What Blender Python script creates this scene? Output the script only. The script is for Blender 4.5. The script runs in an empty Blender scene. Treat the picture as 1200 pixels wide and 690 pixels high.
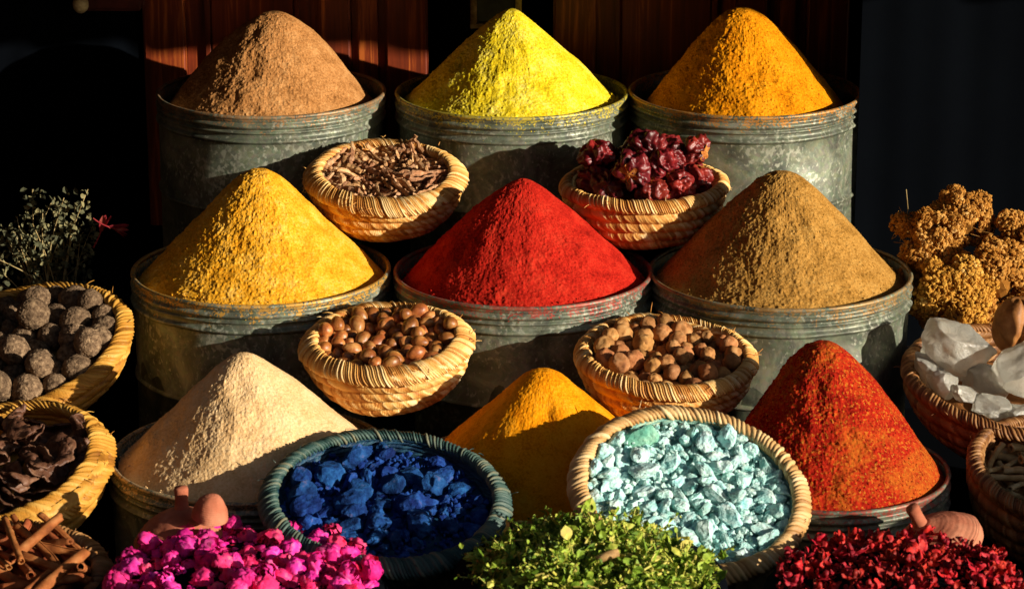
import bpy, bmesh, math, random
import numpy as np
from mathutils import Vector, Matrix, Quaternion, Euler
PI = math.pi
scene = bpy.context.scene
COL = scene.collection

# ---------------------------------------------------------------- camera geometry
PITCH = math.radians(17.0); DIST = 4.5; FPX = 3340.0
CAM = Vector((0, -DIST*math.cos(PITCH), DIST*math.sin(PITCH)))
FWD = Vector((0, math.cos(PITCH), -math.sin(PITCH)))
UPV = Vector((0, math.sin(PITCH), math.cos(PITCH)))
def P(u, v, y):
    """point of the place at depth y that the photograph shows at pixel (u, v)"""
    d = FWD + Vector((1, 0, 0))*((u-600)/FPX) + UPV*((345-v)/FPX)
    t = (y - CAM.y)/d.y
    return CAM + d*t
def ppm(y, z=0.0):
    return FPX/(Vector((0, y, z))-CAM).dot(FWD)

# ---------------------------------------------------------------- noise (vectorised value noise)
def _hash(ix, iy, iz, seed):
    n = (ix.astype(np.int64)*73856093) ^ (iy.astype(np.int64)*19349663) ^ (iz.astype(np.int64)*83492791) ^ (seed*2654435)
    n = (n ^ (n >> 13)) * 1274126177
    n = n ^ (n >> 16)
    return (n & 0xFFFF).astype(np.float64)/65535.0
def vnoise(p, seed=0):
    f = np.floor(p); t = p-f; t = t*t*(3-2*t)
    i = f.astype(np.int64); x, y, z = i[:, 0], i[:, 1], i[:, 2]
    tx, ty, tz = t[:, 0], t[:, 1], t[:, 2]
    r = 0
    for dx in (0, 1):
        for dy in (0, 1):
            for dz in (0, 1):
                w = (tx if dx else 1-tx)*(ty if dy else 1-ty)*(tz if dz else 1-tz)
                r = r + w*_hash(x+dx, y+dy, z+dz, seed)
    return r*2-1
def fbm(p, scale, octs=4, gain=.5, seed=0):
    r = 0; a = 1; s = scale
    for k in range(octs):
        r = r + a*vnoise(p*s+k*17.3, seed+k); a *= gain; s *= 2.03
    return r

# ---------------------------------------------------------------- mesh helpers
def mesh_np(name, verts, faces, smooth=True, attr=None):
    """verts (n,3); faces list of arrays of shape (m,k)"""
    me = bpy.data.meshes.new(name)
    verts = np.asarray(verts, dtype=np.float32)
    if not isinstance(faces, (list, tuple)): faces = [faces]
    faces = [np.asarray(f, dtype=np.int32) for f in faces if len(f)]
    me.vertices.add(len(verts)); me.vertices.foreach_set('co', verts.ravel())
    nl = sum(f.size for f in faces); nf = sum(len(f) for f in faces)
    me.loops.add(nl); me.polygons.add(nf)
    me.loops.foreach_set('vertex_index', np.concatenate([f.ravel() for f in faces]))
    tot = np.concatenate([np.full(len(f), f.shape[1], dtype=np.int32) for f in faces])
    st = np.concatenate([[0], np.cumsum(tot)[:-1]]).astype(np.int32)
    me.polygons.foreach_set('loop_start', st)
    me.update(calc_edges=True)
    me.validate()
    me.polygons.foreach_set('use_smooth', np.full(len(me.polygons), bool(smooth)))
    if attr is not None:
        a = me.attributes.new('strand', 'FLOAT', 'POINT')
        a.data.foreach_set('value', np.asarray(attr, dtype=np.float32))
    me.update()
    return me
def link(name, me, mat=None, parent=None, loc=None, rot=None):
    o = bpy.data.objects.new(name, me); COL.objects.link(o)
    if mat is not None and me is not None and len(me.materials) == 0: me.materials.append(mat)
    if parent: o.parent = parent
    if loc is not None: o.location = loc
    if rot is not None:
        if isinstance(rot, Quaternion): o.rotation_mode = 'QUATERNION'; o.rotation_quaternion = rot
        else: o.rotation_euler = rot
    return o
def tag(o, label, cat, group=None, kind=None):
    if label: o['label'] = label
    if cat: o['category'] = cat
    if group: o['group'] = group
    if kind: o['kind'] = kind
    return o
def empty(name, loc, rot=(0, 0, 0)):
    return link(name, None, loc=loc, rot=rot)
def grid_faces(nu, nv, closed_u=False):
    """vertex index = i*nv + j ; i along u, j along v"""
    iu = np.arange(nu if closed_u else nu-1); jv = np.arange(nv-1)
    I, J = np.meshgrid(iu, jv, indexing='ij'); I2 = (I+1) % nu
    return np.stack([I*nv+J, I2*nv+J, I2*nv+J+1, I*nv+J+1], -1).reshape(-1, 4)
def lathe(profile, n=128, wob=0.0, seed=1, closed=False):
    pr = np.array(profile); th = np.linspace(0, 2*PI, n, endpoint=False)
    T, K = np.meshgrid(th, np.arange(len(pr)), indexing='ij')
    R = pr[K, 0]; Z = pr[K, 1]
    if wob: R = R*(1+wob*np.sin(2*T+seed)+wob*.5*np.sin(5*T+seed*3)*np.cos(Z*30))
    v = np.stack([R*np.cos(T), R*np.sin(T), Z], -1).reshape(-1, 3)
    f = grid_faces(n, len(pr), True)
    if closed:
        m = len(pr); i = np.arange(n)
        f = np.concatenate([f, np.stack([i*m+m-1, ((i+1) % n)*m+m-1, ((i+1) % n)*m, i*m], -1)])
    return v, f
class Acc:
    """collects pieces into one mesh"""
    def __init__(s): s.v = []; s.f = {}; s.n = 0; s.a = []
    def add(s, v, f, a=0.0):
        v = np.asarray(v, float); s.v.append(v)
        if isinstance(f, (list, tuple)) and len(f) and hasattr(f[0], 'ndim') and f[0].ndim == 2: fs = f
        else: fs = [np.asarray(f)]
        for q in fs: s.f.setdefault(q.shape[1], []).append(q+s.n)
        s.a.append(np.full(len(v), a) if np.isscalar(a) else a); s.n += len(v)
    def mesh(s, name, smooth=True):
        return mesh_np(name, np.concatenate(s.v), [np.concatenate(q) for q in s.f.values()], smooth, np.concatenate(s.a))
_ico = {}
def ico(sub):
    if sub not in _ico:
        bm = bmesh.new(); bmesh.ops.create_icosphere(bm, subdivisions=sub, radius=1)
        v = np.array([x.co[:] for x in bm.verts]); f = np.array([[x.index for x in q.verts] for q in bm.faces])
        bm.free(); _ico[sub] = (v, f)
    return _ico[sub][0].copy(), _ico[sub][1]
def boxm(x0, x1, y0, y1, z0, z1):
    v = np.array([[x, y, z] for x in (x0, x1) for y in (y0, y1) for z in (z0, z1)], float)
    f = np.array([[0, 1, 3, 2], [4, 6, 7, 5], [0, 4, 5, 1], [2, 3, 7, 6], [0, 2, 6, 4], [1, 5, 7, 3]])
    return v, f
def bevel_box(name, x0, x1, y0, y1, z0, z1, b=.003, seg=2):
    bm = bmesh.new(); r = bmesh.ops.create_cube(bm, size=1)
    for q in bm.verts:
        q.co = Vector(((x0+x1)/2+q.co.x*(x1-x0), (y0+y1)/2+q.co.y*(y1-y0), (z0+z1)/2+q.co.z*(z1-z0)))
    bmesh.ops.bevel(bm, geom=bm.edges[:], offset=b, segments=seg, affect='EDGES')
    me = bpy.data.meshes.new(name); bm.to_mesh(me); bm.free()
    return me
def tube(path, radii, ns=8, caps=True, squash=1.0, lump=None):
    path = np.asarray(path, float); n = len(path)
    radii = np.broadcast_to(np.asarray(radii, float), (n,))
    tg = np.gradient(path, axis=0); tg /= np.linalg.norm(tg, axis=1)[:, None]+1e-9
    up = np.array([0, 0, 1.0]); 
    if abs(tg[0] @ up) > .9: up = np.array([0, 1.0, 0])
    v = []
    for i in range(n):
        a = np.cross(tg[i], up); a /= np.linalg.norm(a)+1e-9; b = np.cross(a, tg[i]); up = b
        th = np.linspace(0, 2*PI, ns, endpoint=False)
        rr = radii[i]*(1 if lump is None else lump[i])
        v.append(path[i]+np.outer(np.cos(th)*rr, a)+np.outer(np.sin(th)*rr*squash, b))
    v = np.concatenate(v)
    I, J = np.meshgrid(np.arange(n-1), np.arange(ns), indexing='ij'); J2 = (J+1) % ns
    f = np.stack([I*ns+J, I*ns+J2, (I+1)*ns+J2, (I+1)*ns+J], -1).reshape(-1, 4)
    fs = [f]
    if caps:
        v = np.concatenate([v, path[:1], path[-1:]]); c0 = n*ns; c1 = c0+1; j = np.arange(ns); j2 = (j+1) % ns
        fs.append(np.stack([np.full(ns, c0), j2, j], -1)); fs.append(np.stack([np.full(ns, c1), (n-1)*ns+j, (n-1)*ns+j2], -1))
    return v, fs

# ---------------------------------------------------------------- loose goods: one mesh per variant
def nrm(p):
    return p/(np.linalg.norm(p, axis=1)[:, None]+1e-9)
def rock_mesh(name, seed, r=.01, planes=9, stretch=(1, .8, .7), sub=3, rough=.05, lo=.55, hi=.9, smooth=False, bites=0):
    rs = np.random.RandomState(seed); v, f = ico(sub)
    for k in range(bites):       # broken out hollows
        c = nrm(rs.normal(size=(1, 3)))[0]*rs.uniform(1.0, 1.25); R0 = rs.uniform(.45, .8)
        d = v-c; L = np.linalg.norm(d, axis=1); m = L < R0; v[m] = v[m]-nrm(v[m])*((R0-L[m])*.75)[:, None]
    for k in range(planes):
        n = rs.normal(size=3); n /= np.linalg.norm(n); d = rs.uniform(lo, hi)
        s = v @ n; v = v-np.outer(np.maximum(s-d, 0), n)
    v = v+nrm(v)*(fbm(v, 2.2, 3, .5, seed)*rough*2)[:, None]+nrm(v)*(fbm(v, 7, 2, .5, seed+9)*rough*.6)[:, None]
    st = np.array(stretch)*rs.uniform(.85, 1.15, 3)
    return mesh_np(name, v*st*r, f, smooth)
def nut_mesh(name, seed, r=.0118):
    rs = np.random.RandomState(seed); v, f = ico(3)
    z = v[:, 2].copy(); w = 1-.10*z-.06*z*z
    v[:, 0] *= w*rs.uniform(.82, .92); v[:, 1] *= w*rs.uniform(.82, .95)
    v[:, 2] = z*rs.uniform(1.1, 1.4)+.10*np.maximum(z-.8, 0)*3
    v += nrm(v)*(fbm(v, 1.7, 2, .5, seed)*.035)[:, None]
    th = np.arctan2(v[:, 1], v[:, 0]); v += nrm(v)*(np.sin(th*3+seed)*.02)[:, None]
    return mesh_np(name, v*r, f, True)
def nutmeg_mesh(name, seed, r=.0155):
    rs = np.random.RandomState(seed); v, f = ico(4)
    n0 = v.copy()
    for k in range(6):
        n = rs.normal(size=3); n /= np.linalg.norm(n); d = rs.uniform(.8, .95)
        s = v @ n; v = v-np.outer(np.maximum(s-d, 0)*.8, n)
    v += n0*(fbm(n0, 1.5, 3, .55, seed)*.10+np.abs(fbm(n0, 5, 3, .5, seed+3))*-.05)[:, None]
    a = np.zeros(len(v))
    for k in range(rs.randint(0, 3)):
        c = nrm(rs.normal(size=(1, 3)))[0]; d = np.linalg.norm(n0-c, axis=1)
        m = d < .16; v -= n0*(np.where(m, (.16-d)/.16, 0)*.35)[:, None]; a = np.maximum(a, m*1.0)
    v *= np.array([1, rs.uniform(.85, 1), rs.uniform(.85, 1.08)])
    return mesh_np(name, v*r, f, True, a)
def chip_mesh(name, seed, L=.054, r=.0040):
    rs = np.random.RandomState(seed); A = Acc(); n = 12
    t = np.linspace(-.5, .5, n); bend = rs.uniform(-.18, .18); b2 = rs.uniform(-.1, .1)
    L = L*rs.uniform(.5, 1.2)
    path = np.stack([t*L, bend*L*(t*t*4), b2*L*np.sin(t*5)], -1)+rs.normal(0, .0005, (n, 3))
    rad = r*rs.uniform(.75, 1.3)*(1+.13*rs.normal(size=n)); rad[0] *= .8; rad[-1] *= .9
    lump = 1+.10*rs.normal(size=(n, 6))+.16*rs.normal(size=(1, 6))
    A.add(*tube(path, rad, 6, True, rs.uniform(.6, 1), lump))
    if rs.rand() < .55:
        k = rs.randint(3, 9); d = np.array([rs.uniform(.2, .7), rs.choice([-1, 1])*rs.uniform(.6, 1), rs.uniform(-.5, .5)])
        s = np.linspace(0, 1, 5)[:, None]
        A.add(*tube(path[k]+s*d*L*.28, r*np.array([.8, .7, .65, .8, .6]), 6, True, 1, 1+.15*rs.normal(size=(5, 6))))
    return A.mesh(name, False)
def chile_parts(name, seed, r=.031):
    """body, calyx, stem meshes; calyx on +z"""
    rs = np.random.RandomState(seed); nu, nv = 96, 44
    th = np.linspace(0, 2*PI, nu, endpoint=False); ph = np.linspace(.0, PI, nv)
    T, F = np.meshgrid(th, ph, indexing='ij')
    n = rs.randint(5, 8)
    w = T+.35*np.sin(F*2+seed)+.2*np.sin(2*T+seed)
    fold = np.abs(np.sin(n*w/2))**.6
    fold2 = np.abs(np.sin((n*2+1)*w/2+1.3*F+seed))
    R = 1-.38*(1-fold)*np.sin(F)**.5*(.55+.45*np.cos(F/2))-.12*(1-fold2)*np.sin(F)
    d = np.stack([np.sin(F)*np.cos(T), np.sin(F)*np.sin(T), np.cos(F)], -1).reshape(-1, 3)
    R = R.reshape(-1)+fbm(d, 1.5, 3, .5, seed)*.20-.16*np.abs(fbm(d, 2.6, 2, .5, seed+5))
    R = R*(1-.30*np.exp(-(F.reshape(-1)/.42)**2))
    v = d*R[:, None]*r; v[:, 2] *= .80; v[:, 0] *= rs.uniform(.88, 1.1)
    body = mesh_np(name+'_body', v, grid_faces(nu, nv, True), True)
    A = Acc(); m = 5+rs.randint(0, 2); nt = m*8; rr = np.linspace(0, 1, 7)
    T, Rr = np.meshgrid(np.linspace(0, 2*PI, nt, endpoint=False), rr, indexing='ij')
    lim = .34+.20*np.abs(np.cos(m*T/2))**1.5
    x = Rr*lim*np.cos(T)*r; y = Rr*lim*np.sin(T)*r
    z = r*(.585+.06*np.cos(Rr*3)+.05*np.sin(m*T)*Rr+.07*Rr**2)
    A.add(np.stack([x, y, z], -1).reshape(-1, 3), grid_faces(nt, 7, True))
    A.add(np.stack([x, y, z-.0012], -1).reshape(-1, 3), grid_faces(nt, 7, True)[:, ::-1])
    cal = A.mesh(name+'_calyx')
    s = np.linspace(0, 1, 9); b = rs.uniform(-1, 1, 2)
    path = np.stack([b[0]*s*s*r*.5, b[1]*s*s*r*.5, r*(.58+s*.75)], -1)
    vv, ff = tube(path, r*np.array([.13, .09, .07, .065, .06, .06, .065, .075, .08]), 8)
    stem = mesh_np(name+'_stem', vv, ff, True)
    return body, cal, stem
def ball_mesh(name, seed, r=.025):
    rs = np.random.RandomState(seed); v, f = ico(5); n0 = v.copy()
    d = fbm(n0, 1.3, 2, .5, seed)*.08
    d += np.abs(fbm(n0, 8, 2, .6, seed+3))*.07+fbm(n0, 18, 2, .6, seed+7)*.035
    v = v*(1+d)[:, None]*np.array([1, rs.uniform(.85, 1), rs.uniform(.8, 1.1)])
    return mesh_np(name, v*r, f, True)
def pod_mesh(name, seed, L=.09, r=.018):
    """curled dark dried pod: an open folded leathery strip"""
    rs = np.random.RandomState(seed); nu, nv = 46, 26
    s = np.linspace(-1, 1, nu); t = np.linspace(-1, 1, nv); S, T = np.meshgrid(s, t, indexing='ij')
    arc = rs.uniform(.8, 1.9); Rb = L/(2*arc)
    width = r*(1-np.abs(S)**3.2*.85)*(1+.15*np.sin(S*7+seed))
    fold = rs.uniform(1.2, 2.2)
    a = T*fold
    ox = np.sin(a)/fold*width; oz = (1-np.cos(a))/fold*width*1.5
    ang = S*arc
    rad = Rb+oz
    x = rad*np.sin(ang); y = Rb-rad*np.cos(ang); z = ox+.012*np.sin(S*2.2+seed)*rs.uniform(-1, 1)
    v = np.stack([x, y, z], -1).reshape(-1, 3)
    nn = fbm(v, 70, 4, .55, seed); v += np.stack([nn, fbm(v, 60, 3, .5, seed+4), fbm(v, 65, 3, .5, seed+8)], -1)*.0042+np.stack([fbm(v*np.array([1, 1, .3]), 210, 3, .6, seed+k) for k in (20, 24, 28)], -1)*.0016
    v -= v.mean(0)
    f = grid_faces(nu, nv); me = mesh_np(name, v, f, True)
    # give it thickness
    me2 = me; vn = np.zeros(len(v)*3, dtype=np.float32); me2.vertices.foreach_get('normal', vn); vn = vn.reshape(-1, 3)
    v2 = v-vn*.0022; n = len(v)
    idx = np.arange(n).reshape(nu, nv)
    loop = np.concatenate([idx[:, 0], idx[-1, 1:], idx[-2::-1, -1], idx[0, -2:0:-1]])
    l2 = np.roll(loop, -1)
    side = np.stack([loop, l2, l2+n, loop+n], -1)
    return mesh_np(name, np.concatenate([v, v2]), [np.concatenate([f, f[:, ::-1]+n, side[:, ::-1]])], True)
def quill_mesh(name, seed, L=.13, R=.0066):
    """rolled bark quill: a double scroll section drawn out along x"""
    rs = np.random.RandomState(seed); L = L*rs.uniform(.75, 1.15); R = R*rs.uniform(.8, 1.25)
    turns = rs.uniform(1.15, 1.7); m = 30; th = 1.1
    a = np.linspace(0, 2*PI*turns, m); rr = R*(1-.36*a/(2*PI*turns)-.1*(a > 2*PI)*(a/(2*PI)-1)); tk = .0011
    out = np.stack([np.cos(a)*rr, np.sin(a)*rr], -1); inn = np.stack([np.cos(a)*(rr-tk), np.sin(a)*(rr-tk)], -1)
    sec = np.concatenate([out, inn[::-1]]); k = len(sec); n = 22
    x = np.linspace(-L/2, L/2, n); b1 = rs.uniform(-.004, .004); b2 = rs.uniform(-.004, .004)
    v = []
    for i in range(n):
        g = 1+.05*math.sin(i*.9+seed)+.03*rs.normal()
        q = sec*g; v.append(np.stack([np.full(k, x[i]), q[:, 0]+b1*math.cos(3*x[i]/L), q[:, 1]+b2*math.cos(3*x[i]/L)], -1))
    v = np.concatenate(v); v += (fbm(v*np.array([.35, 1, 1]), 160, 2, .5, seed)*.0006)[:, None]*np.array([0, 1, 1])
    v[:, 0] += fbm(v*np.array([0, 1, 1])+seed, 220, 2, .5, seed)*.0022*(np.abs(v[:, 0]) > L*.45)
    I, J = np.meshgrid(np.arange(n-1), np.arange(k), indexing='ij'); J2 = (J+1) % k
    f = [np.stack([I*k+J, (I+1)*k+J, (I+1)*k+J2, I*k+J2], -1).reshape(-1, 4)]
    j = np.arange(m-1); e = np.stack([j, j+1, k-2-j, k-1-j], -1)
    f.append(np.concatenate([e, e[:, ::-1]+(n-1)*k]))
    return mesh_np(name, v, [np.concatenate(f)], True)
def petal(rs, r, phi, open_, width, h, nu=10, nv=11):
    """cupped petal wrapped round an egg-shaped bud, its lip rolling outward"""
    s = np.linspace(0, 1, nu); t = np.linspace(-1, 1, nv); S, T = np.meshgrid(s, t, indexing='ij')
    edge = 1-.22*T**4-.06*np.sin(T*5+phi*7)
    Se = S*edge
    w = width*np.sin(np.clip(.18+Se*.62, 0, 1)*PI)**.7
    el = Se*PI*.80
    R = r*np.sin(el*.95+.15)**.8*(1+open_*Se**2)
    a = phi+T*w; z = -h*np.cos(el)*1.0+open_*-.15*h*Se**5
    R = R*(1+.05*np.sin(T*3+phi*3)*S)
    p = np.stack([R*np.cos(a), R*np.sin(a), z], -1).reshape(-1, 3)
    p += (fbm(p, 210, 3, .6, rs.randint(1000))*r*.24)[:, None]*nrm(p)
    return p, grid_faces(nu, nv)
def rosebud_mesh(name, seed, r=.0098):
    rs = np.random.RandomState(seed); A = Acc(); op = rs.uniform(.35, 1.25)
    for ring, (m, sc) in enumerate([(2, .55), (3, .74), (4, .90), (4, 1.06)]):
        for i in range(m):
            p, f = petal(rs, r*sc*rs.uniform(.94, 1.06), 2*PI*i/m+ring*.8+rs.uniform(-.25, .25), op*ring/3*rs.uniform(.5, 1.5), [1.9, 1.3, 1.05, .95][ring], r*rs.uniform(1.0, 1.25)*(1.1-.05*ring))
            A.add(p, f, rs.rand())
    v, f = ico(2); v = v*np.array([.5, .5, .4])*r; v[:, 2] -= r*.95; A.add(v, f, .02)
    M_ = A.mesh(name); return M_
def roselle_mesh(name, seed, r=.0115):
    rs = np.random.RandomState(seed); A = Acc()
    for i in range(7):
        a = 2*PI*i/5+rs.uniform(-.5, .5); n = 9; s = np.linspace(0, 1, n)
        cu = rs.uniform(.6, 4.2); ll = r*rs.uniform(1.2, 2.3)
        ang = .3+s*cu
        rad = np.cumsum(np.sin(ang))*ll/n; z = np.cumsum(np.cos(ang))*ll/n
        w = r*.42*np.sin(np.clip(s*.85+.1, 0, 1)*PI)**.7
        cx = rad*math.cos(a); cy = rad*math.sin(a); tx, ty = -math.sin(a), math.cos(a)
        tw = rs.uniform(-1.2, 1.2)*s
        T = np.linspace(-1, 1, 5); v = []
        for q in range(n):
            for t in T:
                o = t*w[q]; c = (t*t)*w[q]*.6
                v.append([cx[q]+tx*o*math.cos(tw[q])-math.cos(a)*c, cy[q]+ty*o*math.cos(tw[q])-math.sin(a)*c, z[q]-r*.7+o*math.sin(tw[q])])
        v = np.array(v); v += np.stack([fbm(v, 170, 3, .6, seed+i+k*7) for k in range(3)], -1)*.0022
        A.add(v, grid_faces(n, 5), rs.rand())
        A.add(v-nrm(v)*.0009, grid_faces(n, 5)[:, ::-1], rs.rand())
    v, f = ico(2); v = v*(1+fbm(v, 2, 2, .5, seed)*.3)[:, None]*np.array([.3, .3, .4])*r; v[:, 2] -= r*.7; A.add(v, f, rs.rand()*.3)
    return A.mesh(name)
def twig_mesh(name, seed, L=.07, r=.0055):
    rs = np.random.RandomState(seed); n = 14; L *= rs.uniform(.7, 1.2); r *= rs.uniform(.7, 1.2)
    s = np.linspace(-.5, .5, n); path = np.stack([s*L, .05*L*np.sin(s*3+seed), .03*L*np.cos(s*4)], -1)
    lump = 1+.09*rs.normal(size=(n, 10))
    rad = np.full(n, r); rad[0] *= 1.15; rad[-1] *= 1.1
    A = Acc(); v, f = tube(path, rad, 10, False, .9, lump); A.add(v, f)
    v2, f2 = tube(path, rad*.55, 10, False, .9); A.add(v2, [f2[0][:, ::-1]])
    j = np.arange(10); j2 = (j+1) % 10; q = n*10
    A.add(np.concatenate([v[:10], v2[:10], v[-10:], v2[-10:]]), np.concatenate([np.stack([j, j+10, j2+10, j2], -1), np.stack([j+20, j2+20, j2+30, j+30], -1)]))
    return A.mesh(name)

# ---------------------------------------------------------------- containers (used by the pile settling too)
# name: (u, v of rim centre, depth y, rim radius px, tilt towards viewer deg, roll deg, height m, base ratio, floor ratio)
BASKETS = {
 'clove':   dict(u=452, v=202, y=.135, rpx=93, tilt=11, roll=1, H=.085, rb=.62, fl=.34),
 'chile':   dict(u=755, v=213, y=.135, rpx=97, tilt=1.5, roll=-1, H=.088, rb=.66, fl=.22),
 'hazel':   dict(u=453, v=396, y=-.285, rpx=100, tilt=8, roll=-2, H=.090, rb=.60, fl=.42),
 'nutmeg':  dict(u=781, v=413, y=-.285, rpx=105, tilt=7, roll=2, H=.085, rb=.66, fl=.42),
 'blue':    dict(u=452, v=582, y=-.66, rpx=145, tilt=13, roll=3, H=.075, rb=.55, fl=.34),
 'turq':    dict(u=809, v=573, y=-.66, rpx=140, tilt=24, roll=6, H=.075, rb=.6, fl=.27),
 'ball':    dict(u=20, v=408, y=-.18, rpx=136, tilt=16, roll=-12, H=.085, rb=.6, fl=.30),
 'pod':     dict(u=-8, v=545, y=-.50, rpx=138, tilt=14, roll=-10, H=.10, rb=.6, fl=.32),
 'quill':   dict(u=10, v=675, y=-.80, rpx=119, tilt=12, roll=0, H=.09, rb=.6, fl=.34),
 'crystal': dict(u=1198, v=446, y=-.20, rpx=139, tilt=9, roll=6, H=.10, rb=.6, fl=.5),
 'twig':    dict(u=1248, v=552, y=-.44, rpx=112, tilt=14, roll=8, H=.11, rb=.7, fl=.30),
}
for k, b in BASKETS.items():
    b['c'] = P(b['u'], b['v'], b['y']); b['R'] = b['rpx']/ppm(b['y'], b['c'].z)
    b['q'] = Euler((math.radians(b['tilt']), math.radians(b['roll']), 0)).to_quaternion()
def basket_profile(b, th=.008):
    """outer profile from base edge to rim, local frame: rim plane z=0"""
    R, H = b['R'], b['H']; rb = R*b['rb']
    s = np.linspace(0, 1, 30)
    r = rb+(R*1.0-rb)*np.sin(s*PI/2)**.66; z = -H+H*s
    return r, z
MOUNDS = {
 'rose':    dict(c=tuple(P(285, 676, -.86)), R=.160, h=.020),
 'roselle': dict(c=tuple(P(1055, 680, -.86)), R=.145, h=.020),
}

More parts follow.
